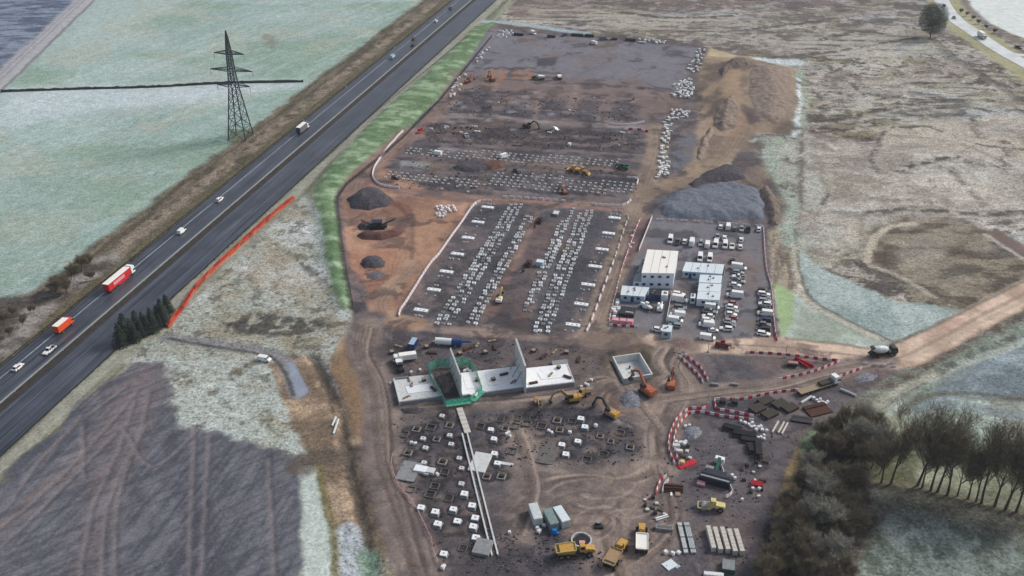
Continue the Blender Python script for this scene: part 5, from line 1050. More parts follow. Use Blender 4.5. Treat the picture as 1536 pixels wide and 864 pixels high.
# ------------------------------------------------------------------ parked cars
def park(tbl, way, where, group):
    for k, (px, py, kind, col, txt) in enumerate(tbl):
        kname = {'hatch': 'car', 'estate': 'car', 'van': 'van', 'bigvan': 'van', 'smallvan': 'van', 'pickup': 'pickup_truck'}[kind]
        rz = (RZ_A if way == 'A' else RZ_B) + random.uniform(-.04, .04) + (math.pi if random.random() < .35 else 0)
        cat = {'car': 'car', 'van': 'van', 'pickup_truck': 'pickup truck'}[kname]
        place(K[kind], kname, f'{txt} {where.format(o=ORD[k])}', cat, G(px, py) + Vector((0, 0, .03)), rz, group, 1.0, {'body': col, 'load_bed': col})
W, S_, GY, BK = 'white', 'silver', 'grey', 'black'
park([(1080.6, 342, 'hatch', W, 'white hatchback'), (1092, 342, 'van', W, 'white van'), (1101.5, 344, 'estate', GY, 'grey car'), (1112, 345, 'hatch', S_, 'silver car'), (1122, 346, 'pickup', BK, 'black pickup'), (1138, 345.5, 'hatch', W, 'white car')], 'A', '{o} from the left against the far edge of the car park', 'vehicles parked along the far edge')
park([(1005.3, 362, 'van', W, 'white van'), (1016, 364.5, 'pickup', GY, 'dark grey pickup'), (1026.7, 364, 'hatch', W, 'white car'), (1037.6, 366, 'bigvan', W, 'tall white van'), (1051, 366.5, 'estate', S_, 'pale silver car'), (1060.8, 369, 'van', W, 'white van'), (1073, 369, 'van', W, 'white van'), (1087.4, 370, 'van', W, 'white van'), (1097.8, 371, 'pickup', W, 'white pickup'), (1110, 372, 'hatch', W, 'white car')], 'A', '{o} from the left in the second row behind the offices', 'vehicles parked in the second row')
park([(1076, 357, 'hatch', S_, 'silver car'), (1086.4, 358.5, 'hatch', W, 'white car'), (1111.4, 361.5, 'hatch', W, 'white car')], 'A', '{o} from the left tucked behind the second row', 'cars behind the second row')
park([(1050, 389, 'van', W, 'white van'), (1064.5, 390, 'van', W, 'white van'), (1099, 393, 'hatch', BK, 'black car')], 'A', '{o} from the left close behind the modular offices', 'vehicles behind the offices')
park([(1108, 404, 'bigvan', W, 'long white van'), (1106.7, 410.5, 'estate', S_, 'silver car'), (1108, 417.5, 'pickup', W, 'white pickup'), (1107, 424, 'pickup', S_, 'silver pickup'), (1102.5, 429.5, 'hatch', W, 'white car'), (1101, 437, 'estate', GY, 'grey car'), (1101.8, 445.5, 'bigvan', W, 'tall white van'), (1096, 456.5, 'hatch', 'rose', 'faded red car'), (1097, 462.5, 'hatch', W, 'white car'), (1097.6, 468, 'estate', S_, 'silver car'), (1096, 473.5, 'hatch', W, 'white car'), (1097, 479, 'hatch', 'rose', 'rose coloured car'), (1093.5, 484, 'hatch', S_, 'silver car'), (1093.5, 489, 'estate', GY, 'grey car'), (1089, 495, 'estate', W, 'white car')], 'B', '{o} from the top in the long middle row', 'vehicles in the long middle row')
park([(1065.7, 454.5, 'van', W, 'white van'), (1067.8, 463, 'van', W, 'white van'), (1065, 469.5, 'pickup', S_, 'silver pickup'), (1062, 476.5, 'hatch', W, 'white car'), (1061.5, 482.5, 'estate', W, 'white estate car'), (1059.4, 489.5, 'van', W, 'white van')], 'B', '{o} from the top in the row below the modular offices', 'vehicles below the offices')
park([(1145.5, 438, 'estate', BK, 'dark car'), (1145.5, 443, 'estate', W, 'white car'), (1147, 448, 'hatch', GY, 'grey car'), (1147, 453, 'estate', S_, 'silver car'), (1147, 458, 'estate', W, 'white car'), (1146, 464.5, 'estate', BK, 'black car'), (1147, 472.5, 'van', W, 'white van'), (1147, 482, 'estate', 'navy', 'dark blue car'), (1146, 488.5, 'hatch', GY, 'grey car'), (1145, 495.5, 'estate', BK, 'black car'), (1145, 502.5, 'estate', W, 'white car')], 'B', '{o} from the top in the right hand row', 'vehicles in the right hand row')
park([(1018, 443, 'estate', W, 'white car'), (1019.7, 452, 'bigvan', W, 'large white van'), (1020, 463, 'estate', GY, 'grey car'), (1018, 468.5, 'estate', S_, 'silver car'), (1016, 474.5, 'van', W, 'white van'), (1012.8, 483, 'van', W, 'white van'), (1012, 490, 'estate', S_, 'silver car')], 'B', '{o} from the top beside the white panel fence', 'vehicles beside the panel fence')
place(K['van'], 'van', 'long white van standing alone at the car park exit', 'van', G(1061, 509), RZ_B)
place(K['hatch'], 'car', 'small white car at the bottom of the pale panel fence', 'car', G(1070, 497), RZ_B + .2, sc=.8)
place(K['hatch'], 'car', 'white car beside the pale blue gatehouse', 'car', G(987, 496.5), RZ_B)
place(telehandler_kit('maroon'), 'telehandler', 'dark red telehandler on the access road below the car park', 'telehandler', G(1083, 521), RZ_B)
place(telehandler_kit('white'), 'telehandler', 'white telehandler in the compound yard beside the panel fence', 'telehandler', G(990, 464), RZ_A)
place(telehandler_kit('white'), 'telehandler', 'pale telehandler in the yard below the welfare cabin', 'telehandler', G(969, 463), -RZ_A * .6)

# ------------------------------------------------------------------ barriers
def barrier_mesh(m):
    return MB().prof([(-.24, 0), (.24, 0), (.21, .16), (.1, .38), (.08, .85), (-.08, .85), (-.1, .38), (-.21, .16)], -.70, .70).mesh('barrier', m, bevel=0)
BM = {k: barrier_mesh(v) for k, v in dict(w='plastic_w', r='plastic_r', p='plastic_p').items()}
BCOUNT = [0]; FAR = MB(); FARR = MB()
def chain(pl, label, group, pat='wr', pitch=1.46, far=False):
    g = [G(*p) for p in (smooth(pl, 6) if len(pl) > 2 else pl)]; run = 0.0; k = 0; nxt = pitch / 2
    for a, b in zip(g[:-1], g[1:]):
        L = (b - a).length; rz = math.atan2(b.y - a.y, b.x - a.x) - math.pi / 2
        while nxt <= run + L:
            p = a.lerp(b, (nxt - run) / L); p.z = gz(p.x, p.y); c = pat[k % len(pat)]; k += 1; nxt += pitch
            if c == '.': continue
            if far or BCOUNT[0] >= 300:
                T = FAR if c == 'w' else FARR; d = (b - a).normalized(); T.bar(p - d * .98 + Vector((0, 0, .22)), p + d * .98 + Vector((0, 0, .22)), .6, .45); T.bar(p - d * .98 + Vector((0, 0, .72)), p + d * .98 + Vector((0, 0, .72)), .24, .56)
            else:
                BCOUNT[0] += 1; nm = {'w': 'white', 'r': 'red', 'p': 'faded pink'}[c]
                single('road_barrier', BM[c], f'{nm} plastic barrier {label}', 'barrier', p, rz + random.uniform(-.06, .06), group)
        run += L
chain([(1011.8, 697), (1004.3, 678), (1002.8, 660), (1008.8, 640.6), (1017.8, 625.6), (1034, 614), (1054, 613.5), (1061.5, 608)], 'in the outer line of the curved double chain by the haul road', 'outer curved barrier chain', 'wr', 1.46)
chain([(1020, 699), (1011, 671), (1011.8, 652.7), (1019, 636), (1031, 623), (1045, 619), (1064.5, 621), (1085.5, 625.6), (1115.6, 629), (1128, 631)], 'in the inner line of the curved double chain by the haul road', 'inner curved barrier chain', 'wr', 1.46)
chain([(1072, 600), (1072.5, 608), (1076.5, 614.5), (1095, 618), (1115.6, 622), (1130, 625)], 'in the short red hooked chain right of the curve', 'hooked barrier chain', 'wr', 1.46)
chain([(1073, 599.5), (1110.7, 600), (1139, 594), (1168, 589), (1196.5, 586)], 'along the lower side of the lorry park road', 'lorry park lower chain', 'wr')
chain([(1167.6, 570), (1217.8, 558.5), (1261, 541.6)], 'along the upper side of the lorry park road', 'lorry park upper chain', 'wr')
chain([(1118, 529.5), (1168.6, 532), (1237.5, 540), (1261, 541.6)], 'along the south side of the access road', 'access road chain', 'wr')
chain([(1258, 566), (1294.6, 552)], 'in front of the flatbed lorry', 'flatbed barrier chain', 'wr')
chain([(1294.6, 546), (1341.8, 551)], 'at the far right end of the lorry park', 'right end barrier chain', 'w.')
chain([(1018.9, 535), (1028, 545), (1038.4, 554.7), (1046.7, 563), (1053.5, 573.5)], 'in the left line of the diagonal double chain below the gate', 'diagonal left chain', 'wr')
chain([(1027, 532), (1038.5, 542), (1050.5, 551.7), (1061.8, 571)], 'in the right line of the diagonal double chain below the gate', 'diagonal right chain', 'wr')
chain([(1075, 692.7), (1082, 700.8), (1088, 719), (1096, 732), (1097, 740), (1086.7, 748)], 'curving round the dark drilling rig', 'drilling rig barrier chain', 'ww')
chain([(1000, 715), (990, 722), (983, 742)], 'leaning over the red timber stack', 'timber stack left chain', 'wr')
chain([(1003, 720), (996, 728), (993, 741)], 'on the inner side of the red timber stack', 'timber stack right chain', 'ww')
chain([(913, 488), (935, 490), (958, 491)], 'in the red row at the lower left compound corner', 'compound corner chain', 'wr', 1.46)
chain([(983, 330), (1040, 332.5), (1144, 340.5)], 'along the far edge of the car park', 'car park far chain', 'ww.', 1.7)
chain([(1145, 342), (1149, 400), (1156.7, 430.6), (1160, 472), (1163, 501)], 'down the right side of the car park', 'car park right chain', 'wp', 1.8)
chain([(1163, 501), (1165.5, 512)], 'at the lower right car park corner', 'car park corner chain', 'rp')
chain([(965, 328), (958, 333.5), (943, 374), (931, 410), (912.8, 483)], 'down the left side of the office compound beside the haul road', 'compound left chain', 'pw', 2.4)
chain([(919.7, 316.4), (931.5, 317.8), (942, 326.8), (936.4, 342.8), (925, 378.9), (915.6, 405.3), (907, 427.8), (895, 461), (883.6, 490), (875, 503.5)], 'along the left side of the main haul road', 'haul road left chain', 'ww.', 2.3)
chain([(738, 301.8), (719, 303), (708, 311), (691, 336), (677, 355), (658, 382), (642.5, 400), (610.5, 451), (601, 465), (598, 475)], 'down the left edge of the column base field', 'column base field left chain', 'www', 2.3)
chain([(751.7, 296), (800, 298.5), (851.7, 303)], 'x', 'x', 'w', 3.2, True)
chain([(887, 306.7), (907, 309), (930, 309), (940, 306), (946, 301)], 'x', 'x', 'w', 2.6, True)
chain([(604.8, 197), (581, 223), (566, 244), (560, 256), (560, 268), (572.5, 279), (599.6, 283)], 'x', 'x', 'w', 2.2, True)
chain([(913, 186.5), (938, 188), (965, 184)], 'x', 'x', 'w', 2.2, True); chain([(936, 195), (958, 195), (974, 199)], 'x', 'x', 'wr', 2.2, True)
chain([(940, 267), (956, 269), (955, 277)], 'x', 'x', 'w', 2.2, True)
for T, nm, m, lb in ((FAR, 'barrier_run', 'plastic_w', 'white plastic barriers strung along the far haul roads'), (FARR, 'barrier_run', 'plastic_r', 'red plastic barriers among the white ones on the far haul roads')):
    if T.v: o = tag(link(nm, T.mesh(nm, m)), lb, 'barrier'); o['kind'] = 'stuff'
# rope-and-post line along the near plot, orange mesh fences by the motorway
rail_fence('pedestrian_fence', 'thin pale rope fence down the left side of the near foundation plot', [(588.6, 684), (587, 696), (591.6, 714), (600, 733), (612.7, 747), (625, 764), (637.5, 789), (646.8, 809), (650, 826), (657, 845)], .9, 2.2, 'plastic_w', 'plastic_p', (.55, .8))
def mesh_fence(label, q, m='omesh', h=1.7):
    g = [G(*p) for p in smooth(q, 4)]; t = thing('mesh_fence', label, 'fence', g[0]); st = MB(); pm = MB().box(-.05, .05, -.05, .05, 0, h + .15).mesh('post', 'wood')
    k = 0
    for a, b in zip(g[:-1], g[1:]):
        a0, b0 = a - g[0], b - g[0]; n_ = max(1, int((b - a).length / 3)); d = (b - a) / n_
        for j in range(n_):
            h2 = h * random.uniform(.72, 1.08); sag = random.uniform(-.12, .08); pn = MB().bar(Vector((0, 0, h2 / 2)), Vector((d.x, d.y, d.z + h2 / 2 + sag)), .03, h2).mesh('net_panel', random.choice([m, m, 'omesh2', 'omesh3'])); link('net_panel', pn, t, a0 + d * j); link('post', pm, t, a0 + d * j)
    return t
OF = [(440, 297.5), (402, 329), (353, 374), (314, 411), (290, 437.5), (275, 461), (251, 491)]
mesh_fence('left of the three close orange mesh fences running down beside the motorway', [(x - 1.6, y - 1.0) for x, y in OF], h=1.3)
mesh_fence('middle of the three close orange mesh fences running down beside the motorway', OF, m='net', h=1.2)
mesh_fence('right of the three close orange mesh fences running down beside the motorway', [(x + 1.8, y + 1.2) for x, y in OF], h=1.3)

# ------------------------------------------------------------------ column bases, pads and near foundations
def pocket(w, h, rim, dep, m):
    b = MB(); o, i = w / 2, w / 2 - rim; B4 = lambda r, z: [(-r, -r, z), (r, -r, z), (r, r, z), (-r, r, z)]
    b.v = B4(o, -.1) + B4(o * .97, h) + B4(i, h) + B4(i * .95, h - dep)
    for lo in (0, 4): 
        for k in range(4): j = (k + 1) % 4; b.f.append((lo + k, lo + j, lo + 4 + j, lo + 4 + k))
    for k in range(4): j = (k + 1) % 4; b.f.append((8 + k, 8 + j, 12 + j, 12 + k))
    b.f.append((12, 13, 14, 15)); return b.mesh('column_base', m)
CB = [pocket(1.3, .5, .24, .45, 'concw'), pocket(1.15, .4, .22, .36, 'conc'), pocket(1.35, .6, .30, .5, 'conc'), pocket(1.2, .3, .3, .25, 'concg')]
def lineb(px, py): x, y = P(px, py); return x * ADIR[0] + y * ADIR[1], x * BDIR[0] + y * BDIR[1]
spots = []
def col_of(px0, py0, px1, py1, grp, pitch=2.42):
    a0, b0 = lineb(px0, py0); a1, b1 = lineb(px1, py1); n_ = int(abs(a1 - a0) / pitch)
    for k in range(n_ + 1):
        f = k / max(n_, 1); spots.append((a0 + (a1 - a0) * f, b0 + (b1 - b0) * f, grp))
for dx in (0, 9.6, 19.6): col_of(655.5 + dx, 484.5 + dx * .12, 766 + dx * .82, 308 + dx * .02, 'L')
for dx in (0, 9.3): col_of(703 + dx, 484 + dx * .15, 796 - 6 + dx * .85, 326, 'L')
for dx in (0, 9.6, 19.6): col_of(802 + dx, 497, 872 + dx * .84, 317, 'R')
for dx in (0, 9.0): col_of(786 + dx, 466, 842 + dx * .9, 333, 'R')
col_of(826, 398, 860, 314, 'R')
random.shuffle(spots); spots = [s for s in spots if random.random() > .07]
spots.sort(key=lambda s: s[0])
lab = {'L': 'small white hollow concrete column base in the left block of the base grid', 'R': 'small white hollow concrete column base in the right block of the base grid'}
FB = MB()
def far_base(a, b, s=1.0):
    x, y = AB(a, b); z = gz(x, y); w = .6 * s; r = .36 * s; h = .42
    B4 = lambda q, zz: [(x - q, y - q, zz), (x + q, y - q, zz), (x + q, y + q, zz), (x - q, y + q, zz)]
    o = len(FB.v); FB.v += B4(w, z - .1) + B4(w, z + h) + B4(r, z + h) + B4(r, z + .1)
    for lo in (0, 4, 8):
        for k in range(4): j = (k + 1) % 4; FB.f.append((o + lo + k, o + lo + j, o + lo + 4 + j, o + lo + 4 + k))
    FB.f.append((o + 12, o + 13, o + 14, o + 15))
for k, (a, b, g_) in enumerate(spots):
    a += random.uniform(-.45, .45); b += random.uniform(-.4, .4)
    if k < 300:
        x, y = AB(a, b); single('column_base', random.choice(CB), lab[g_], 'column base', (x, y, gz(x, y)), RZ_B + random.uniform(-.25, .25), f'column bases in the {"left" if g_ == "L" else "right"} block')
    else: far_base(a, b)
def fill(quad, pa, pb, drop=.12):
    q = np.array([lineb(*p) for p in quad]); a = q[:, 0].min()
    while a < q[:, 0].max():
        b = q[:, 1].min()
        while b < q[:, 1].max():
            if inside(np.array([a]), np.array([b]), q)[0] and random.random() > drop: far_base(a + random.uniform(-.3, .3), b + random.uniform(-.3, .3), .85)
            b += pb
        a += pa
fill([(608, 222), (700, 225), (935, 240), (930, 253), (760, 243), (600, 233)], 3.0, 2.7)
fill([(578, 257), (640, 262), (730, 271), (728, 282), (640, 277), (573, 268)], 3.0, 2.7)
fill([(738, 259), (800, 260), (860, 268), (955, 277), (950, 293), (850, 289), (732, 281)], 3.2, 2.7)
fill([(640, 265), (730, 274), (720, 290), (620, 285)], 4.0, 6.0, .5)
o = tag(link('column_bases', FB.mesh('column_bases', 'conc')), 'many small white column bases in the far rows of the site', 'column bases'); o['kind'] = 'stuff'
# long pads: pairs of columns on either side
pad_m = MB().box(-2.5, 2.5, -.95, .95, -.2, .45).mesh('pad', 'concw', bevel=.05); stub = MB().box(-.2, .2, -.2, .2, .45, .8).mesh('column_stub', 'concw'); blind = MB().box(-3.3, 3.1, -1.5, 1.7, -.15, .05).mesh('blinding', 'concd')
padsL = [(731.4, 311.5), (716.8, 333.8), (702, 357.4), (686, 381.7), (669.6, 408.3), (650.8, 435.4), (631.4, 466)]
padsR = [(921.8, 327.5), (912.8, 350.7), (903, 374.7), (892.6, 400.4), (882.2, 427.8), (871.8, 457), (859.3, 488)]
for side, tb in (('left', padsL), ('right', padsR)):
    for k, (px, py) in enumerate(tb):
        t = thing('foundation_pad', f'long white concrete pad, {ORD[k]} from the top in the {side} hand column of pads', 'foundation pad', G(px, py), RZ_B, f'long pads, {side} column')
        link('blinding', blind, t); link('pad', pad_m, t)
        for sx in (-1.6, 0, 1.6): link('column_stub', stub, t, (sx + random.uniform(-.2, .2), random.uniform(-.4, .4), 0))
        for k2 in range(4): link('starter_block', CB[1], t, (-2 + k2 * 1.3 + random.uniform(-.3, .3), random.choice([-3.6, 3.4]) + random.uniform(-.4, .4), 0), 0).scale = (.55, .55, .8)
place(kit(('sheet', MB().box(-1.6, 1.6, -1.2, 1.2, 1.0, 1.12), 'conc'), ('frame', MB().box(-1.4, 1.4, -1.0, 1.0, 0, 1.0), 'concg')), 'concrete_block', 'white topped concrete block by the top of the central track', 'concrete block', G(834, 322), RZ_A)
place(kit(('sheet', MB().box(-1.4, 1.4, -1.2, 1.2, 1.9, 2.0), 'roofb'), ('cabin', MB().box(-1.35, 1.35, -1.15, 1.15, 0, 1.9), 'cabinb')), 'site_hut', 'small pale blue site hut beside the central track', 'hut', G(810, 398), RZ_B)
BIGB = kit(('pad', MB().box(-1.2, 1.2, -1.25, 1.25, -.5, .12), 'concg', None, .04), ('plinth', pocket(1.75, .78, .6, .35, 'concw'), None), ('shutter', MB().box(-1.0, 1.0, -1.0, -.92, -.1, .62), 'concg'), ('rebar', MB().box(-.35, .35, .95, 1.1, -.1, .4), 'rust'))
SMALLB = kit(('pad', MB().box(-1.0, 1.0, -.95, .95, -.5, .1), 'concd', None, .04), ('plinth', pocket(1.4, .55, .46, .3, 'conc'), None), ('rebar', MB().box(-.3, .3, .75, .9, -.1, .35), 'rust'))
PITB = kit(('pit_wall', pocket(2.6, .35, .22, .9, 'concd'), None), ('pit_floor', MB().box(-1.2, 1.2, -1.2, 1.2, -.5, -.42), 'concg'))
PITC = kit(('pit_wall', pocket(2.2, .45, .3, .7, 'concg'), None), ('starter_bar', MB().box(-.5, .5, -.5, .5, -.3, .9, .08, .08), 'rust'), ('board', MB().box(-1.3, 1.2, 1.2, 1.3, -.1, .6), 'wood'))
def blocks(tb, k, label, group, sc=1.0):
    tb = sorted(tb, key=lambda p: p[1])
    for j, (x, y) in enumerate(tb): place(k, 'foundation_block', label + f', {ORD[j]} from the top', 'foundation block', G(x, y), RZ_B + .02 + random.uniform(-.04, .04), group, sc * random.uniform(.95, 1.08))
blocks(N_LOW, BIGB, 'white pocketed foundation block in the bottom left plot', 'foundation blocks of the lower plot')
blocks(N_UP, SMALLB, 'white foundation block left of the twin beams in the upper plot', 'foundation blocks left of the beams')
blocks(N_RB, BIGB, 'white foundation block just right of the twin beams', 'foundation blocks right of the beams', .92)
blocks(N_MID, BIGB, 'white foundation block in the middle plot', 'foundation blocks of the middle plot')
for x, y in N_PIT:
    place(random.choice((PITB, PITB, PITC)), 'formwork_pit', 'open square concrete formwork pit sunk in the foundation plots', 'formwork pit', G(x, y), RZ_B, 'open formwork pits', random.uniform(.85, 1.15))
SLAB = lambda w, d, h, m: MB().box(-w / 2, w / 2, -d / 2, d / 2, -.2, h).mesh('slab', m, bevel=.04)
def slab(px, py, w, d, h, m, label, rz=RZ_B): return single('concrete_slab', SLAB(w, d, h, m), label, 'slab', G(px, py), rz)
slab(720.3, 694, 5.0, 8.2, .35, 'conc', 'square pale concrete slab right of the twin beams'); slab(613, 707, 5.5, 8.0, .2, 'concg', 'grey concrete slab at the left edge of the upper plot'); slab(724.3, 823, 4.4, 5.4, .9, 'concg', 'low grey concrete block at the foot of the twin beams')
slab(821, 682, 5.2, 8.2, .12, 'concd', 'brown earth filled concrete bay in the middle plot'); slab(631, 705, 3.6, 2.6, .7, 'concw', 'bright white slab piece beside the grey slab in the upper plot'); slab(644, 708, 3.0, 2.2, .9, 'conc', 'pale slab piece just right of the bright white one'); slab(757, 696, 5.0, 1.2, .3, 'conc', 'narrow pale slab strip right of the twin beams')
# twin beams and ramp
g0 = G(697, 651); t = thing('track_beams', 'pair of long pale concrete beams running down the near plot', 'beams', g0); g1 = G(742.5, 834); d = (g1 - g0); d.z = 0; sd_ = Vector((-d.y, d.x, 0)).normalized()
for s in (-.75, .75): link('beam', MB().bar(sd_ * s + Vector((0, 0, .25)), d + sd_ * s + Vector((0, 0, .25)), .42, .6).mesh('beam', 'conc'), t)
for k in range(18): link('tie', MB().bar(d * (k + .5) / 18 - sd_ * .6 + Vector((0, 0, .12)), d * (k + .5) / 18 + sd_ * .6 + Vector((0, 0, .12)), .2, .16).mesh('tie', 'concd'), t)
g0 = G(689, 613); g1 = G(702, 651); d = g1 - g0; t = thing('access_ramp', 'short pale ramp from the netted scaffold to the twin beams', 'ramp', g0)
for k in range(6): link('deck_board', MB().bar(d * (k / 6) + Vector((0, 0, .35)), d * ((k + .92) / 6) + Vector((0, 0, .35)), 1.9, .25).mesh('deck_board', 'brick'), t)

# ------------------------------------------------------------------ the concrete structure with its two tall walls
def slab_px(px4, z1, m, o, z0=-.2): 
    b = [Vector((*P(x, y, z1), 0)) - Vector((o.x, o.y, 0)) for x, y in px4]
    return MB().quadbox([p + Vector((0, 0, z0)) for p in b], [p + Vector((0, 0, z1)) for p in b]).mesh('slab', m)
o_ = G(700, 600); t = thing('concrete_structure', 'long pale concrete basement structure with two tall freestanding walls', 'structure', o_)
link('base_slab', slab_px([(600, 602), (664, 593), (648, 561), (591, 567.5)], 1.0, 'conc', o_), t); link('base_slab', slab_px([(694, 592), (786, 580), (776, 549), (686, 560)], 1.0, 'concw', o_), t); link('base_slab', slab_px([(789, 581), (861, 572), (851, 545.5), (780, 553)], 1.3, 'concw', o_), t)
link('deck_patch', slab_px([(812, 569), (848, 565), (842, 555), (806, 559)], 1.42, 'concw', o_, 1.0), t); link('deck_patch', slab_px([(700, 583), (727, 580), (722, 561), (694, 564)], 1.12, 'concw', o_, .8), t); link('deck_patch', slab_px([(612, 590), (652, 585), (646, 575), (608, 580)], 1.12, 'concw', o_, .8), t); link('deck_patch', slab_px([(733, 578), (752, 575.5), (748, 557), (728, 559)], 1.12, 'concw', o_, .8), t)
link('side_deck', slab_px([(830, 549.5), (853, 547), (851, 538.5), (827, 541)], .9, 'concg', o_), t); link('side_deck', slab_px([(753, 557), (776, 554), (774, 546), (752, 548)], .9, 'concg', o_), t)
def pwall(nm, a, b, z0, z1, th, m):
    p, q = Vector((*P(*a, z1), 0)), Vector((*P(*b, z1), 0)); p -= Vector((o_.x, o_.y, 0)); q -= Vector((o_.x, o_.y, 0))
    return link(nm, MB().bar(p + Vector((0, 0, (z0 + z1) / 2)), q + Vector((0, 0, (z0 + z1) / 2)), th, z1 - z0).mesh(nm, m), t)
pwall('upstand_wall', (590.5, 567), (599.5, 602.5), -.1, 1.5, .4, 'conc'); pwall('upstand_wall', (590.5, 567), (613, 564.5), -.1, 1.5, .4, 'concg'); pwall('upstand_wall', (613, 564.5), (615, 571), -.1, 1.5, .35, 'concg'); pwall('upstand_wall', (600, 603), (664, 594), -.1, 1.2, .35, 'concg'); pwall('upstand_wall', (695, 593), (786, 581), -.1, 1.25, .35, 'concg'); pwall('upstand_wall', (789, 582), (861.5, 573), -.1, 1.45, .35, 'concg'); pwall('upstand_wall', (861.5, 573), (851, 545.5), -.1, 1.45, .35, 'conc')
def blade(a, b, H, th, nm):
    p, q = Vector((*P(*a), 0)), Vector((*P(*b), 0)); p -= Vector((o_.x, o_.y, 0)); q -= Vector((o_.x, o_.y, 0)); d = q - p; nrm = Vector((d.y, -d.x, 0)).normalized()
    w = link(nm, MB().bar(p + Vector((0, 0, H / 2)), q + Vector((0, 0, H / 2)), th, H).mesh(nm, 'cabinb' if 0 else 'conc'), t)
    for k in range(1, 5):
        c = p.lerp(q, k / 5); link('pour_joint', MB().box(-.03, .03, -th / 2 - .02, th / 2 + .02, .1, H - .05).mesh('pour_joint', 'concg'), w, c, math.atan2(d.y, d.x))
    for r_ in range(3):
        for c_ in range(6): link('tie_hole', MB().box(-.09, .09, -th / 2 - .015, th / 2 + .015, -.09, .09).mesh('tie_hole', 'dsteel'), w, p.lerp(q, (c_ + .5) / 6) + Vector((0, 0, H * (r_ + .6) / 3.4)), math.atan2(d.y, d.x))
    for r_ in (1, 2): link('lift_joint', MB().bar(p + Vector((0, 0, H * r_ / 3)), q + Vector((0, 0, H * r_ / 3)), th + .03, .07).mesh('lift_joint', 'concg'), w)
    for c_ in range(24): link('rebar', MB().box(-.025, .025, -.025, .025, H - .1, H + random.uniform(.3, .7)).mesh('rebar', 'rust'), w, p.lerp(q, (c_ + .5) / 24))
    for k in range(1, 4): link('prop', MB().bar(p.lerp(q, k / 4) + nrm * (th / 2) + Vector((0, 0, H * .55)), p.lerp(q, k / 4) + nrm * 3.2, .12).mesh('prop', 'dsteel'), w)
blade((774, 547), (788, 589.5), 10.2, .55, 'tall_wall'); blade((677, 557), (692, 598), 9.0, .45, 'tall_wall')
# scaffold with green netting round the left tall wall
ring = [(643, 559), (656, 552), (680, 551), (706, 550), (713, 560), (723, 590), (706, 606), (668, 611), (662, 596), (647, 574), (643, 559)]
g = [G(*p) for p in ring]; t = thing('netted_scaffold', 'green netted scaffold ring around the left tall concrete wall', 'scaffold', g[0])
for k, (a, b) in enumerate(zip(g[:-1], g[1:])):
    a, b = a - g[0], b - g[0]; L = (b - a).length; h = 3.4 if k in (0, 1, 2) else 2.6; nb_ = max(1, round(L / 3.2))
    for j in range(nb_):
        p, q = a.lerp(b, j / nb_), a.lerp(b, (j + 1) / nb_); link('net_panel', MB().bar(p + Vector((0, 0, h / 2 + .2)), q + Vector((0, 0, h / 2 + .2)), .05, h).mesh('net_panel', 'mesh'), t)
        link('standard', MB().cyl(p, p + Vector((0, 0, h + .6)), .07, 6).mesh('standard', 'tube'), t)
    for z in (1.3, h): link('ledger', MB().cyl(a + Vector((0, 0, z)), b + Vector((0, 0, z)), .06, 5).mesh('ledger', 'tube'), t)
    if k in (5, 6): link('net_deck', MB().bar(a.lerp(b, .02) + Vector((0, 0, 1.3)), b.lerp(a, .02) + Vector((0, 0, 1.3)), 3.0, .12).mesh('net_deck', 'mesh'), t)
place(kit(('panel', MB().box(-1, 1, -.9, .9, 0, 2.0), 'container_w'), ('lid', MB().box(-1.05, 1.05, -.95, .95, 2.0, 2.1), 'white')), 'site_hut', 'small white plant hut at the foot of the netted scaffold', 'hut', G(711, 598), RZ_B)
# sunken tank
c4 = [(919.6, 535), (959.4, 529.4), (978.3, 560.7), (936, 567.5)]; q = [Vector((*P(x, y, .6), 0)) for x, y in c4]; o_ = q[0].copy(); t = thing('concrete_tank', 'square open concrete tank with pale rim sunk in a brown excavation', 'tank', (o_.x, o_.y, -2.4)); q = [p - o_ for p in q]
cen = sum(q, Vector()) / 4
link('tank_floor', MB().quadbox([p.lerp(cen, .03) - Vector((0, 0, .2)) for p in reversed(q)], [p.lerp(cen, .03) + Vector((0, 0, .3)) for p in reversed(q)]).mesh('tank_floor', 'conc'), t)
for a, b in zip(q, q[1:] + q[:1]):
    d = (b - a).normalized() * .2; link('tank_wall', MB().bar(a - d + Vector((0, 0, 1.5)), b - d + Vector((0, 0, 1.5)), .42, 3.0).mesh('tank_wall', 'conc'), t)
for f in (.32, .5, .68):
    p = ((q[0] + q[1]) / 2).lerp((q[2] + q[3]) / 2, f); link('column_stub', MB().box(p.x - .25, p.x + .25, p.y - .25, p.y + .25, .3, 1.3).mesh('column_stub', 'concd'), t)
# ------------------------------------------------------------------ machines
EY, EO, ET, ED = excavator_kit('yellow'), excavator_kit('digor', .6), excavator_kit('tan'), excavator_kit('rust')
def machine(k, at_, to, name, label, cat, sc=1.0, paint=None):
    g = G(*at_); h = G(*to); return place(k, name, label, cat, g, head(g, h), None, sc, paint)
machine(EO, (1006, 580), (1010, 545), 'excavator', 'orange excavator with raised boom facing the diagonal barriers', 'excavator', .95)
machine(EO, (970, 590), (952, 577), 'excavator', 'large orange excavator working over the grey rubble heap', 'excavator', 1.15)
machine(EY, (858, 602), (842, 604), 'excavator', 'yellow excavator directly below the right end of the concrete structure', 'excavator', 1.0, {'boom': 'tan', 'stick': 'tan'})
machine(loader_kit('tan'), (872, 596), (882, 590), 'wheel_loader', 'dusty tan loader behind the yellow excavator', 'loader', 1.0)
machine(EY, (916, 624), (884, 606), 'excavator', 'yellow excavator with black boom reaching left over the middle plot', 'excavator', 1.0, {'boom': 'black', 'stick': 'black', 'house': 'tan'})
machine(ET, (806, 606), (808, 616), 'excavator', 'small brown excavator in front of the tall right wall', 'excavator', .7)
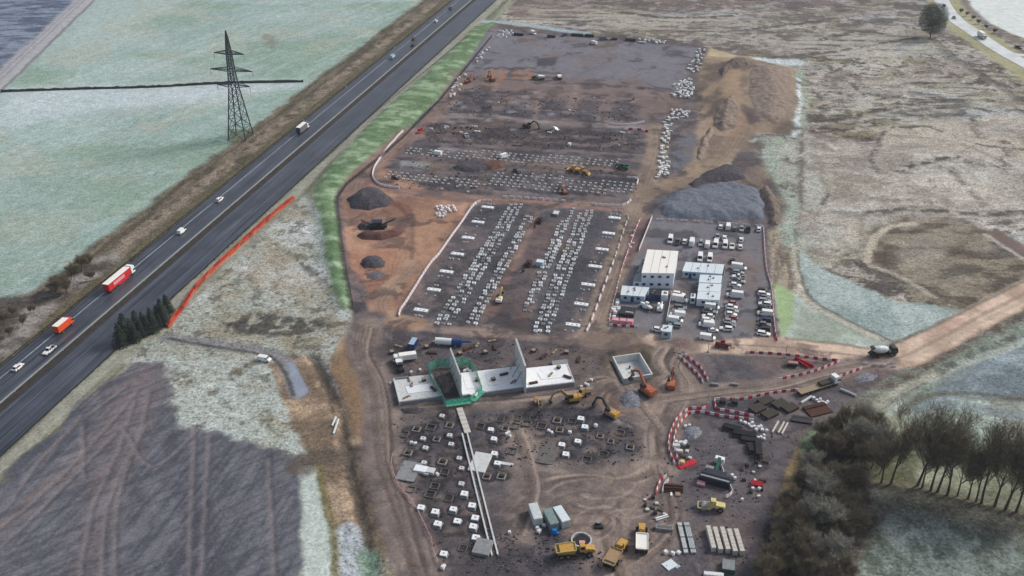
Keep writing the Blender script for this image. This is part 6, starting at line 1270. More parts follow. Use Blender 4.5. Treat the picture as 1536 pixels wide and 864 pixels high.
machine(EY, (749, 452), (760, 422), 'excavator', 'cream excavator beside the track in the column base field', 'excavator', .8, {'house': 'white', 'counterweight': 'white', 'boom': 'paley', 'stick': 'paley'})
machine(ED, (791, 192), (808, 194), 'excavator', 'dark excavator alone on the northern dug ground', 'excavator', .9, {'house': 'dsteel', 'boom': 'black', 'stick': 'black'})
machine(ED, (808.6, 334), (800, 345), 'excavator', 'dark red excavator at the top of the central track', 'excavator', .75)
machine(ED, (792, 399), (784, 410), 'excavator', 'dark red excavator halfway down the central track', 'excavator', .75)
machine(loader_kit('yellow'), (861, 258), (852, 256), 'bulldozer', 'yellow loader, left of the pair in the northern rows', 'loader', 1.0)
machine(loader_kit('yellow'), (873, 260), (884, 262), 'bulldozer', 'yellow loader, right of the pair in the northern rows', 'loader', 1.0)
machine(EO, (846, 290), (832, 280), 'excavator', 'small orange excavator among the far column bases', 'excavator', .7)
machine(telehandler_kit('green'), (934, 254), (924, 252), 'piling_machine', 'green machine at the right end of the northern rows', 'machine', 1.2)
machine(EO, (738, 121), (726, 112), 'excavator', 'orange excavator at the row of sandy pits in the far yard', 'excavator', .9)
machine(EO, (702, 124), (712, 120), 'excavator', 'dark orange excavator left of the sandy pits in the far yard', 'excavator', .8, {'house': 'rust'})
DK = dumper_kit()
machine(DK, (807, 119), (800, 119), 'dump_truck', 'white backed dump truck just right of the sandy pits', 'dump truck', .8, {'skip': 'white', 'skip_rim': 'white', 'bonnet': 'black'})
machine(DK, (839, 117), (838, 112), 'dump_truck', 'dark dump truck further right in the far yard', 'dump truck', .8, {'skip': 'roofc', 'bonnet': 'maroon', 'cab': 'maroon'})
machine(DK, (864, 832), (900, 829), 'dump_truck', 'yellow dump truck parked below the white ring of blocks', 'dump truck', 1.0, {'skip_rim': 'paley'})
machine(DK, (925, 836), (940, 812), 'dump_truck', 'dusty yellow dump truck pointing away at the bottom of the haul road', 'dump truck', 1.05, {'skip': 'tan', 'skip_rim': 'tan'})
machine(DK, (962, 812), (962, 780), 'dump_truck', 'yellow dump truck with a pale empty skip facing up the haul road', 'dump truck', 1.0, {'skip': 'roofc', 'skip_rim': 'roofc', 'skip_floor': 'roofc'})
machine(tractor_roller_kit(), (1070, 764), (1050, 762), 'soil_roller', 'pale yellow soil roller below the dark drilling rig', 'roller', 1.15)
machine(flatbed_kit(), (1228, 583), (1262, 572), 'flatbed_lorry', 'white cabbed flatbed lorry with a timber load on the lorry park road', 'lorry')
machine(mixer_kit(), (1323, 533), (1345, 530), 'concrete_mixer', 'black concrete mixer lorry with a white drum on the access road', 'mixer lorry', 1.05)
machine(box_lorry_kit(8.5, 'white', 3.0), (607, 541), (575, 545), 'box_lorry', 'white lorry beside the left end of the concrete structure', 'lorry', .9, {'box_body': 'white'})
machine(DK, (600, 552), (603, 565), 'dump_truck', 'small white and black dump truck below the white lorry', 'dump truck', .72, {'skip': 'white', 'skip_rim': 'white', 'bonnet': 'black', 'cab': 'black', 'skip_floor': 'white'})
# screening machine in the earth yard
g = G(566, 342); t = thing('screening_machine', 'dark soil screening machine with conveyors between the heaps in the earth yard', 'machine', g, .1)
for nm, mb, m in (('chassis', MB().box(-4, 4, -1.2, 1.2, .5, 1.2), 'dsteel'), ('hopper', MB().quadbox([(-1.5, -1, 1.2), (1.5, -1, 1.2), (1.5, 1, 1.2), (-1.5, 1, 1.2)], [(-2.2, -1.6, 3.2), (2.2, -1.6, 3.2), (2.2, 1.6, 3.2), (-2.2, 1.6, 3.2)]), 'dblue'), ('conveyor', MB().bar((2, 0, 1.5), (7.5, .5, 3.6), .9, .3), 'dsteel'), ('conveyor', MB().bar((-2, 0, 1.5), (-6.5, 1.5, 3.2), .9, .3), 'rust'), ('track', MB().box(-3, 3, -1.7, -1.2, 0, .8), 'tyre'), ('track', MB().box(-3, 3, 1.2, 1.7, 0, .8), 'tyre')): link(nm, mb.mesh(nm, m), t)
heap('stone_heap', 'dark stone heap at the left of the screening machine', [(536, 340), (544, 333), (556, 333), (560, 341), (550, 346), (540, 346)], 1.8, 3, S_dark, seed=20)

# ------------------------------------------------------------------ containers, tanks and rig
def container_kit(m, L=6.06):
    p = [('body', MB().box(-L / 2, L / 2, -1.22, 1.22, .12, 2.59), m, None, .03)]
    for s in (-1, 1): 
        for k in range(8): p.append(('side_rib', MB().box(-L / 2 + .4 + k * (L - .8) / 7 - .12, -L / 2 + .4 + k * (L - .8) / 7 + .12, s * 1.24 - .03, s * 1.24 + .03, .35, 2.35), m, 0))
    for s in (-1, 1): p.append(('door', MB().box(-L / 2 - .05, -L / 2, s * .6 - .56, s * .6 + .56, .25, 2.45), m)); p.append(('locking_bar', MB().box(-L / 2 - .1, -L / 2 - .05, s * .35 - .03, s * .35 + .03, .3, 2.4), 'steel', len(p) - 1))
    for k in range(4): p.append(('roof_panel', MB().box(-L / 2 + .15 + k * (L - .3) / 4, -L / 2 + .05 + (k + 1) * (L - .3) / 4, -1.1, 1.1, 2.59, 2.62), m, 0))
    return kit(*p)
KW, KG, KB = container_kit('container_w'), container_kit('container_g'), container_kit('container_b')
h0 = head(P(801, 780), P(793, 755))
place(KW, 'shipping_container', 'pale grey white container, left of the three at the bottom', 'container', G(803, 777), head(P(807, 790), P(797, 762))); place(KG, 'shipping_container', 'grey green container, middle of the three at the bottom', 'container', G(826, 785), head(P(833, 798), P(820, 772))); place(KW, 'shipping_container', 'bright white container, right of the three at the bottom', 'container', G(842, 781), head(P(850, 793), P(834, 768)), paint={'roof_panel': 'roofb'})
place(KB, 'shipping_container', 'dark blue container with pale roof near the left end of the concrete structure', 'container', G(620, 521), RZ_B + math.pi / 2, sc=(.75, .85, 1.0), paint={'roof_panel': 'cabinb'})
t = place(kit(('shell', MB().cyl((-4.0, 0, 1.3), (1.6, 0, 1.3), 1.15, 16), 'white'), ('end_section', MB().cyl((1.6, 0, 1.3), (5.0, 0, 1.3), 1.2, 16), 'blue'), ('nozzle', MB().cyl((5.0, 0, 1.5), (8.2, 0, 1.9), .3, 8), 'blue'), ('cradle', MB().box(-3.2, -2.6, -1, 1, 0, .5), 'steel'), ('cradle', MB().box(2.6, 3.2, -1, 1, 0, .5), 'steel')), 'storage_silo', 'white and blue silo lying on its side below the column base field', 'silo', G(671, 517), RZ_B + .12)
place(kit(('tank', MB().cyl((0, 0, 0), (0, 0, 1.5), 1.0, 12, .8), 'cyan'), ('hose_reel', MB().cyl((.6, -1.0, .6), (.6, -1.6, .6), .5, 10), 'cyan'), ('frame', MB().box(-1.2, 1.2, -1.2, 1.2, 0, .2), 'blue')), 'water_bowser', 'bright blue bowser at the foot of the middle container', 'bowser', G(831, 799), .3, sc=.9)
g = G(1072, 724); t = thing('drilling_rig', 'dark blue drilling rig with green mast inside the curved white barriers', 'rig', g, RZ_B - .15)
for nm, mb, m in (('base', MB().box(-4.2, 4.2, -1.4, 1.4, .1, 2.2), 'dblue'), ('upper_deck', MB().box(-3.0, 2.5, 1.5, 3.4, .1, 1.8), 'dblue'), ('mast', MB().bar((-.5, 3.0, .5), (-.8, 8.6, 1.8), .9, .9), 'green'), ('power_pack', MB().box(-3.6, -1.4, 3.5, 5.0, .1, 1.4), 'concg'), ('head', MB().box(-2.0, .6, 8.0, 9.4, .3, 2.0), 'white'), ('cable_tray', MB().box(-3.9, 3.9, -1.0, -.6, 2.2, 2.35), 'steel'), ('cable_tray', MB().box(-3.9, 3.9, .3, .7, 2.2, 2.35), 'dsteel'), ('skid', MB().box(-4.4, -2.2, -3.0, -1.5, .05, .8), 'plastic_p')): link(nm, mb.mesh(nm, m), t)

# ------------------------------------------------------------------ stores and litter of the site
def bag_mesh(seed):
    random.seed(seed); b = MB(); rg = []
    for z, r in ((0, .46), (.15, .52), (.6, .5), (.82, .42), (.86, .2)):
        rg.append([(r * (1.28 if t % 2 else .95) * math.cos(t * math.pi / 4) * random.uniform(.92, 1.08), r * (1.28 if t % 2 else .95) * math.sin(t * math.pi / 4) * random.uniform(.92, 1.08), z + random.uniform(-.04, .04)) for t in range(8)])
    return b.loft(rg).mesh('bulk_bag', 'bag')
BAG = [bag_mesh(k) for k in range(4)]; random.seed(77)
def wrap(w, d, h, m='bag'):
    return kit(('pallet', MB().box(-w / 2, w / 2, -d / 2, d / 2, 0, .14), 'wood'), ('wrapped_load', MB().box(-w / 2 + .03, w / 2 - .03, -d / 2 + .03, d / 2 - .03, .14, h, .04, .04), m, None, .04))
PAL = [wrap(1.2, 1.0, 1.1), wrap(1.2, 1.2, .8), wrap(1.8, 1.1, .9, 'conc'), wrap(2.4, 1.1, .6, 'pipe')]
DUL = [wrap(1.1, .9, .5, 'concg'), wrap(1.6, .8, .4, 'dwood'), wrap(1.0, .8, .7, 'dsteel'), wrap(2.0, .6, .35, 'rust'), wrap(.9, .8, .5, 'conc')]
def bags(tb, label, group):
    tb = sorted(tb)
    for j, (x, y) in enumerate(tb): single('bulk_bag', random.choice(BAG), label + (f', {ORD[j]} from the left' if len(tb) > 1 else ''), 'bag', G(x, y), random.uniform(0, 3), group, [random.uniform(.75, 1.15) for _ in range(3)])
def scatter(n_, quad, label, group, kind='pal', jit=0.0, pals=PAL):
    q = [P(*p) for p in quad]; qa = np.array(q); k = 0; out = []; tries = 0
    while k < n_ and tries < 4000:
        tries += 1; x = random.uniform(qa[:, 0].min(), qa[:, 0].max()); y = random.uniform(qa[:, 1].min(), qa[:, 1].max())
        if not inside(np.array([x]), np.array([y]), qa)[0] or any((x - a) ** 2 + (y - b) ** 2 < 2.9 for a, b in out): continue
        out.append((x, y)); k += 1; rz = RZ_B + random.choice([0, math.pi / 2]) + random.uniform(-.25, .25)
        if kind == 'bag': single('bulk_bag', random.choice(BAG), label, 'bag', (x, y, gz(x, y)), rz, group, [random.uniform(.9, 1.4)] * 3)
        else: place(random.choice(pals), 'wrapped_pallet', label, 'pallet', (x, y, gz(x, y)), rz, group, random.uniform(.9, 1.35))
scatter(26, [(1046, 74), (1060, 76), (1046, 112), (1030, 108), (1040, 88)], 'white wrapped pallet in the string along the far right corner of the yard', 'pallets in the far right corner')
scatter(48, [(1010, 126), (1036, 118), (1042, 130), (1036, 150), (1008, 146)], 'white wrapped pallet in the dense cluster by the sand cutting', 'pallets in the dense cluster')
scatter(20, [(1002, 166), (1030, 164), (1034, 176), (1000, 182)], 'white wrapped pallet in the group below the dense cluster', 'pallets in the middle group')
scatter(30, [(996, 184), (1008, 184), (1000, 240), (988, 246)], 'white wrapped pallet in the strip along the right of the haul road', 'pallets in the haul road strip')
scatter(22, [(990, 246), (1003, 244), (1002, 262), (984, 268)], 'white wrapped pallet at the lower end of the haul road strip', 'pallets at the strip end')
scatter(18, [(748, 46), (770, 46), (772, 56), (746, 58)], 'white bulk bag in the bright heap at the top left of the yard', 'bags at the yard top', 'bag')
scatter(16, [(655, 312), (682, 309), (684, 317), (660, 324)], 'white bulk bag in the bright heap on the red earth yard', 'bags on the earth yard', 'bag')
bags([(655, 322), (659, 326), (664, 326), (668, 324)], 'white bag rimming the heap on the earth yard', 'bags at the heap rim')
scatter(14, [(958, 59), (1000, 62), (1000, 67), (958, 65)], 'white and pink wrapped pallet along the top edge of the yard', 'pallets on the top edge')
scatter(14, [(684, 118), (700, 112), (686, 142), (672, 148)], 'white bundle along the left edge of the far yard', 'bundles on the far left edge')
scatter(8, [(712, 94), (730, 70), (734, 72), (716, 97)], 'white bundle below the bund at the yard top left', 'bundles under the bund')
for x, y, w, lb in ((778, 53, 3.2, 'first'), (827, 56, 2.6, 'second'), (866, 54, 4.0, 'third'), (884, 55, 3.0, 'fourth'), (946, 61, 3.4, 'fifth')):
    place(kit(('stack', MB().box(-w, w, -1.2, 1.2, 0, 1.5, .1, .1), 'dsteel'), ('sheet', MB().box(-w * .8, w * .8, -1.0, 1.0, 1.5, 1.65), 'black')), 'material_stack', f'dark material stack, {lb} from the left along the top edge of the yard', 'stack', G(x, y), RZ_B, 'dark stacks along the top edge')
bags([(1111, 633), (1117, 635), (1123, 638), (1128, 636), (1131, 641), (1137, 643), (1141, 641), (1134, 646), (1127, 642), (1143, 646)], 'white bag by the red barrier chain ends', 'bags by the barrier chains')
bags([(1150, 648), (1146, 654), (1141, 657), (1146, 660), (1137, 658)], 'white bulk bag at the head of the dark stacks', 'bags at the dark stacks')
bags([(1220, 599), (1225, 602), (1230, 601), (1234, 605), (1238, 606), (1228, 605), (1241, 604)], 'white bag beside the red steel stack', 'bags by the red steel stack')
bags([(854.4, 650)], 'large white bag alone in the middle plot', 'lone bag'); bags([(760, 652), (765, 655), (763, 650)], 'white bag right of the twin beams', 'bags right of the beams'); bags([(893.5, 640)], 'white bag near the yellow excavator with black boom', 'bag by excavator'); bags([(823, 647), (828, 650)], 'white bag by the middle plot pit', 'bags by the pit'); bags([(617, 666), (623, 666.5)], 'white bag left of the upper plot blocks', 'bags of the upper plot'); bags([(656, 713)], 'small white bag between the pits of the upper plot', 'bag between pits')
bags([(998, 830), (1008.7, 832), (1017.7, 830)], 'white bag below the pipe bundles', 'bags below the pipes'); bags([(1028, 641), (1034, 639)], 'white bag on the gravel by the curved barriers', 'bags on the gravel'); bags([(1014, 664), (1020, 665), (1026, 667), (1028, 664)], 'white bag among slabs inside the curve', 'bags among slabs')
bags([(806, 793), (810, 797), (808, 799), (816, 789)], 'white sack at the foot of the left container', 'sacks by the container'); bags([(764, 800)], 'white sack on a dark board left of the containers', 'sack on board'); bags([(1098, 714), (1102, 719)], 'white bag right of the drilling rig', 'bags right of rig'); bags([(1129, 734), (1139, 735)], 'white bag below the red heap', 'bags below red heap'); bags([(1113, 751), (1138, 746)], 'white bag near the right hand site edge', 'bags at site edge'); bags([(666, 850), (664, 853)], 'white bag at the rope fence end', 'bags at fence end')
bags([(887, 571), (878, 577), (882, 579), (872, 582)], 'white bag behind the yellow excavators', 'bags behind excavators'); bags([(630, 556), (617, 560), (586, 576)], 'white bag left of the concrete structure', 'bags by the structure')
bags([(697, 558), (701, 556), (705, 558)], 'white bag within the netted scaffold', 'bags in the scaffold')
# dark steel / timber mats in the storage yard
MAT_ = kit(('mat_stack', MB().box(-2.4, 2.4, -1.6, 1.6, 0, 1.0), 'dwood', None, .05), *[('plank', MB().box(-2.35, 2.35, -1.5 + k * .62, -.95 + k * .62, 1.0, 1.07), 'dwood', 0) for k in range(5)], ('bearer', MB().box(-2.0, -1.7, -1.7, 1.7, -.02, .1), 'wood'), ('bearer', MB().box(1.7, 2.0, -1.7, 1.7, -.02, .1), 'wood'))
for x, y, lb in ((1148, 603, 'top left'), (1136, 615, 'bottom left'), (1154, 623, 'bottom middle'), (1169, 608, 'top middle'), (1184.5, 614, 'rightmost')):
    place(MAT_, 'timber_mat_stack', f'dark timber mat stack, {lb} of the five in the storage yard', 'mat stack', G(x, y), head(G(1130, 620), G(1160, 606)), 'timber mat stacks')
place(kit(('pit', MB().box(-4, 4, -2.6, 2.6, 0, .5, .2, .2), 'rust'), *[('sheet_pile', MB().box(-3.8, 3.8, 1.0 + k * .5, 1.4 + k * .5, .5, .9), 'rust') for k in range(3)]), 'steel_stack', 'dark red steel stack right of the timber mats', 'steel stack', G(1226, 616), .35)
place(kit(('frame', MB().box(-3, 3, -.9, .9, 0, .5), 'dsteel'), ('frame', MB().box(-2.5, 3.2, 1.2, 2.2, 0, .4), 'dsteel')), 'steel_rack', 'flat dark steel frames at the right edge of the storage yard', 'frames', G(1202, 632), -.25)
for k, (x, y) in enumerate(((1163, 641), (1171.7, 642), (1177, 643.5))):
    single('concrete_beam', MB().box(-3.0, 3.0, -.25, .25, 0, .45).mesh('concrete_beam', 'brick'), f'long pale beam, {ORD[k]} from the left of three lying below the mats', 'beam', G(x, y), head(G(1158, 650), G(1168, 632)), 'pale beams')
single('concrete_pipe', MB().cyl((-2.6, 0, .4), (2.6, 0, .4), .4, 10).mesh('concrete_pipe', 'conc'), 'white pipe lying right of the timber mats', 'pipe', G(1209, 601), head(G(1200, 606), G(1216, 596)))
single('concrete_pipe', MB().cyl((-2.6, 0, .4), (2.6, 0, .4), .4, 10).mesh('concrete_pipe', 'conc'), 'white pipe by the edge beyond the flatbed lorry', 'pipe', G(1272, 590), head(G(1262, 586), G(1281, 594)))
# long dark rebar stacks
for k, (a, b, w, h) in enumerate((((1084, 641), (1112, 648), 2.6, 1.3), ((1098, 651), (1134, 657), 2.8, 1.5), ((1110, 660), (1134, 664), 2.2, 1.2), ((1124, 668), (1128, 682), 2.0, 1.4), ((1136, 664), (1138, 690), 2.2, 2.2))):
    ga, gb = G(*a), G(*b); L = (gb - ga).length; rz = head(ga, gb); t = thing('rebar_stack', f'long dark rusty bar stack, {ORD[k]} from the top in the storage yard', 'bar stack', ga, rz, 'rebar stacks')
    for j in range(7): link('bar_bundle', MB().cyl((0, -w / 2 + j * w / 6, h * .35), (L, -w / 2 + j * w / 6 + random.uniform(-.15, .15), h * .35), .24, 6).mesh('bar_bundle', 'dsteel' if j % 2 else 'rust'), t)
    for j in range(5): link('bar_bundle', MB().cyl((.3, -w / 3 + j * w / 6, h * .8), (L - .3, -w / 3 + j * w / 6, h * .8), .22, 6).mesh('bar_bundle', 'dsteel'), t)
    for j in range(3): link('bearer', MB().box(L * (.15 + j * .35) - .12, L * (.15 + j * .35) + .12, -w / 2 - .2, w / 2 + .2, -.02, .16).mesh('bearer', 'wood'), t)
# five long block packs
for k, (x, y) in enumerate(((1065.7, 811), (1076, 813), (1087, 813), (1097.7, 816), (1108, 816))):
    t = thing('block_stack', f'long pale block stack, {ORD[k]} from the left of the five by the wood', 'block stack', G(x, y), math.pi / 2 + .02, 'long block stacks')
    for j in range(6):
        for z in range(2): link('block_pack', MB().box(-4.0 + j * 1.34, -4.0 + j * 1.34 + 1.26, -.56, .56, z * .8, z * .8 + .76).mesh('block_pack', 'brick'), t)
for k, (x, m, w) in enumerate(((1023.7, 'conc', 1.1), (1034.7, 'pipe', 1.4))):
    t = thing('pipe_bundle', f'long pale pipe bundle, {("left", "right")[k]} of the two beside the block stacks', 'pipe bundle', G(x, 808), math.pi / 2 + .02, 'pipe bundles')
    for j in range(4):
        for z in range(2): link('pipe', MB().cyl((-5.4, -w / 2 + (j + .5) * w / 4, .2 + z * .28), (5.4, -w / 2 + (j + .5) * w / 4, .2 + z * .28), .14, 8).mesh('pipe', m), t)
    for j in (-4, 0, 4): link('strap', MB().box(j - .08, j + .08, -w / 2 - .05, w / 2 + .05, 0, .68).mesh('strap', 'dsteel'), t)
place(kit(('trough', MB().prof([(-2.0, 0), (2.0, 0), (2.3, .9), (-2.3, .9)], -.8, .8), 'concg'), ('lining', MB().box(-1.9, 1.9, -.5, .5, .9, .93), 'concd')), 'steel_skip', 'grey open skip left of the pipe bundles', 'skip', G(996.5, 794), RZ_B + .1)
place(kit(('beam', MB().bar((-1.9, 0, .2), (1.9, .2, .2), .4, .35), 'conc'), ('beam', MB().bar((-1.7, .7, .2), (1.9, .9, .2), .4, .35), 'concw')), 'beam_pair', 'two short white beams above the grey skip', 'beams', G(994, 779), .35)
place(kit(('sheet', MB().box(-1.6, 1.6, -1.3, 1.3, 0, .3), 'roofb'), ('sheet', MB().box(.6, 1.9, -1.9, -1.3, 0, .25), 'cabinb')), 'board_stack', 'pale blue board stack at the bottom of the yard', 'boards', G(1004.6, 848), .6)
for k in range(5): place(PAL[1], 'wrapped_pallet', f'white cube of blocks, {ORD[k]} from the left in the short row at the bottom edge', 'pallet', G(1059 + k * 5.6, 863 + k * .5), RZ_B, 'white cubes at the bottom edge', 1.1)
place(kit(('cage', MB().box(-1.6, 1.6, -1.8, 1.8, 0, 1.4), 'green'), ('lid', MB().box(-1.5, 1.5, -1.7, 1.7, 1.4, 1.45), 'concg')), 'wire_cage', 'dull green cage behind the white cubes at the bottom edge', 'cage', G(1092, 853), -.2)
place(kit(*[('timber', MB().bar((-2.6, -1.2 + k * .35, .3 + (k % 3) * .3), (2.6, -1.2 + k * .35, .3 + (k % 3) * .3), .3, .3), 'rust') for k in range(8)], ('board', MB().box(.4, 1.8, -2.8, -1.4, 0, .4), 'wood'), ('board', MB().box(-.9, -.4, -2.9, -1.5, 0, .3), 'roofc')), 'timber_stack', 'dark red timber stack with boards under the leaning barriers', 'timber stack', G(1010, 734), -.1)
place(kit(*[('net_roll', MB().cyl((-1.6, -.6 + k * .6, .35), (1.6, -.6 + k * .7, .35), .35, 8), 'net') for k in range(3)]), 'net_rolls', 'bright red net rolls at the right hand site edge', 'net rolls', G(1135, 727), -.2)
place(kit(('net', MB().box(-3.2, 3.2, -1.2, 1.2, 0, .35, .4, .3), 'net'), ('tank', MB().cyl((-1, .8, 0), (-1, .8, 1.2), .7, 10), 'paley')), 'net_heap', 'dark red netting heap at the lower end of the curved chains', 'net heap', G(1030, 697), .5)
scatter(16, [(1012, 662), (1030, 662), (1036, 690), (1018, 694)], 'pale slab pallet inside the lower end of the curved chains', 'slab pallets in the curve', pals=[PAL[2]] + DUL)
scatter(12, [(1115, 695), (1150, 690), (1146, 745), (1110, 740)], 'small pallet scattered right of the drilling rig', 'pallets right of the rig', pals=DUL)
scatter(10, [(965, 745), (985, 748), (1000, 775), (970, 772)], 'small pallet scattered left of the red timber stack', 'pallets by the timber stack', pals=DUL)
scatter(16, [(650, 186), (720, 186), (720, 200), (640, 205)], 'low loaded pallet on the dug ground at the left of the northern rows', 'pallets on the northern dug ground', pals=PAL[2:] + DUL)
scatter(16, [(760, 186), (960, 200), (955, 232), (760, 222)], 'low loaded pallet on the dug ground right of the dark excavator', 'pallets right of the dark excavator', pals=PAL[2:] + DUL)
scatter(14, [(740, 140), (960, 150), (950, 178), (720, 170)], 'low loaded pallet spread over the far rows below the yard', 'pallets over the far rows', pals=DUL)
for x, y, kk, pt, lb in ((655, 232, 'van', {'body': 'white'}, 'white van parked at the left end of the northern rows'), (630, 198, 'pickup', {'body': 'red', 'load_bed': 'red'}, 'red pickup at the left of the northern dug ground'), (700, 205, 'pickup', {}, 'white pickup on the northern dug ground'), (757, 236, 'van', {'body': 'white'}, 'white van beside the red soil heap in the northern rows'), (890, 66, 'van', {'body': 'white'}, 'white van at the middle of the yard top edge'), (905, 60, 'bigvan', {'body': 'grey'}, 'grey van at the yard top edge'), (920, 60, 'pickup', {'body': 'black', 'load_bed': 'black'}, 'black pickup at the yard top edge'), (800, 51, 'van', {'body': 'white'}, 'white van at the left of the yard top edge'), (846, 54, 'pickup', {'body': 'navy', 'load_bed': 'navy'}, 'dark blue pickup at the yard top edge'), (833, 195, 'hatch', {'body': 'white'}, 'small white car right of the dark excavator'), (776, 258, 'hatch', {'body': 'black'}, 'black car on the narrow track of the northern rows'), (594, 268, 'hatch', {'body': 'black'}, 'black car by the left bend of the northern barriers')):
    place(K[kk], {'van': 'van', 'bigvan': 'van', 'pickup': 'pickup_truck', 'hatch': 'car'}[kk], lb, {'van': 'van', 'bigvan': 'van', 'pickup': 'pickup truck', 'hatch': 'car'}[kk], G(x, y), random.uniform(0, 6), None, 1.0, pt)
# clutter on and around the concrete structure
CL = [kit(('timber', MB().box(-1.2, 1.2, -.3, .3, 0, .35), 'wood'), ('strap', MB().box(-.1, .1, -.33, .33, 0, .38), 'dsteel')), kit(('crate', MB().box(-.6, .6, -.5, .5, 0, .8), 'dwood'), ('lid', MB().box(-.62, .62, -.52, .52, .8, .86), 'wood')), kit(('rebar_cage', MB().box(-1.4, 1.4, -.4, .4, 0, .5), 'rust'), ('tie', MB().box(-.05, .05, -.43, .43, 0, .53), 'dsteel'))]
for k, (x, y, z) in enumerate(((618, 577, 1.12), (636, 571, 1.12), (650, 584, 1.12), (610, 596, 1.0), (740, 570, 1.12), (756, 562, 1.0), (770, 573, 1.0), (715, 571, 1.12), (800, 575, 1.3), (826, 562, 1.42), (838, 552, 1.3), (851, 566, 1.3))):
    p = P(x, y, z); place(CL[k % 3], ('timber_pack', 'tool_crate', 'rebar_bundle')[k % 3], ('timber pack', 'tool crate', 'rusty rebar cage')[k % 3] + f' on the concrete deck, {ORD[k // 3]} of its kind from the ' + 'left', ('timber', 'crate', 'rebar')[k % 3], (p[0], p[1], z), random.uniform(0, 3))
for k, (x, y) in enumerate(((640, 522), (648, 530), (655, 512), (690, 532), (702, 524), (716, 518), (728, 530), (742, 522), (738, 512), (800, 528), (815, 535), (832, 528), (850, 530), (868, 540), (598, 520), (588, 530))):
    place(CL[(k + 1) % 3], ('timber_pack', 'tool_crate', 'rebar_bundle')[(k + 1) % 3], ('timber pack', 'tool crate', 'rusty rebar cage')[(k + 1) % 3] + f' on the dark ground behind the concrete structure', ('timber', 'crate', 'rebar')[(k + 1) % 3], G(x, y), random.uniform(0, 3), 'clutter behind the structure', 1.2)
# stacks at the lower compound corner
for k, (x, y) in enumerate(((922.5, 484), (934, 485), (944.7, 486))): place(wrap(2.2, 2.0, 1.6, 'plastic_p'), 'barrier_stack', f'pinkish stacked barrier pallet, {ORD[k]} from the left at the compound corner', 'stack', G(x, y), RZ_B, 'pink stacks')
place(kit(('frame', MB().box(-2.6, 2.6, -2.6, 2.6, 0, 1.2), 'black'), ('cover', MB().cyl((-.5, -1.5, 1.4), (2.2, -1.5, 1.4), .35, 8), 'conc')), 'black_tank', 'low black tank in the compound yard below the welfare cabin', 'tank', G(941, 470), RZ_B)
scatter(14, [(922, 450), (930, 452), (926, 478), (918, 478)], 'pale pallet along the compound left fence', 'pallets by the compound fence')
bags([(948, 355), (952, 348), (944, 368), (950, 366), (946, 372)], 'white bag beside the compound hoarding', 'bags by the hoarding')
# ring of blocks
g = G(872, 811); t = thing('block_ring', 'ring of small white blocks around a dark shaft above the yellow dump truck', 'ring', g)
for k in range(22): a = k * 2 * math.pi / 22; link('block', MB().box(-.28, .28, -.18, .18, 0, .5).mesh('block', 'conc'), t, (2.5 * math.cos(a), 2.5 * math.sin(a), 0), a + math.pi / 2)
link('shaft_cover', MB().cyl((0, 0, -.05), (0, 0, .12), 2.0, 16).mesh('shaft_cover', 'dsteel'), t); link('cover_board', MB().box(-.6, .9, -1.2, -.2, .12, .3).mesh('cover_board', 'plastic_p'), t)
place(kit(('drum', MB().cyl((0, 0, 0), (0, 0, 1.1), .8, 12, .7), 'dsteel'), ('rim', MB().cyl((0, 0, 1.1), (0, 0, 1.2), .72, 12), 'concg'), ('base', MB().box(-1.1, 1.3, -1.6, -.5, 0, .6), 'black')), 'steel_drum', 'dark round drum standing alone right of the white ring', 'drum', G(897, 787), 0)
# lamp posts and light poles in the yard
for x, y, lb in ((1062, 528, 'tall thin pale pole beside the diagonal barriers'), (1012, 528, 'red and white pole left of the gate posts'), (1019, 530, 'red and white pole at the middle of the gate'), (1026, 528, 'red and white pole right of the gate posts'), (1178, 536, 'thin dark pole on the access road edge'), (1062, 605, 'white marker pole above the curved chain')):
    g = G(x, y); t = thing('marker_pole', lb, 'pole', g); link('shaft', MB().cyl((0, 0, 0), (0, 0, 5.0), .10, 6).mesh('shaft', 'plastic_p' if 'red' in lb else 'steel'), t); link('base', MB().box(-.35, .35, -.35, .35, 0, .3).mesh('base', 'concg'), t); link('crossbar', MB().bar((-.4, 0, 4.6), (.4, 0, 4.6), .08).mesh('crossbar', 'plastic_r' if 'red' in lb else 'steel'), t)
# white drain pipes in the ochre cut
for a, b, lb in (((498, 640), (504, 630), 'upper white drain pipe lying in the ochre drainage cut'), ((500, 652), (508, 634), 'lower white drain pipe lying in the ochre drainage cut')):
    ga, gb = G(*a), G(*b); single('drain_pipe', MB().cyl((0, 0, .3), ((gb - ga).length, 0, .5), .35, 10).mesh('drain_pipe', 'pipe'), lb, 'pipe', ga, head(ga, gb))
place(K['smallvan'], 'van', 'small white van where the access track meets the drain', 'van', G(397, 541), -.3)
# skip on the lorry park
place(kit(('body', MB().quadbox([(-1.2, -.9, .1), (1.2, -.9, .1), (1.2, .9, .1), (-1.2, .9, .1)], [(-1.9, -1.0, 1.4), (1.9, -1.0, 1.4), (1.9, 1.0, 1.4), (-1.9, 1.0, 1.4)]), 'black'), ('load', MB().box(-1.6, 1.6, -.8, .8, 1.4, 1.6, .3, .2), 'rose')), 'waste_skip', 'dark skip with a pinkish load behind the access road barriers', 'skip', G(1188, 549), -.15)
place(kit(('net', MB().bar((-3.5, 0, .5), (3.5, 0, .5), .3, 1.0), 'net'), ('net', MB().bar((-1.5, -1.2, .5), (2.5, -1.8, .5), .3, 1.0), 'net')), 'safety_net_fence', 'red safety netting right of the dark skip', 'fence', G(1206, 545), -.8)
for k, (x, y) in enumerate(((1084, 605), (1102, 606))): place(wrap(2.0, 1.8, 1.5, 'dsteel'), 'dark_crate', f'dark crate, {("left", "right")[k]} of the two inside the red hooked chain', 'crate', G(x, y), RZ_B, 'dark crates')
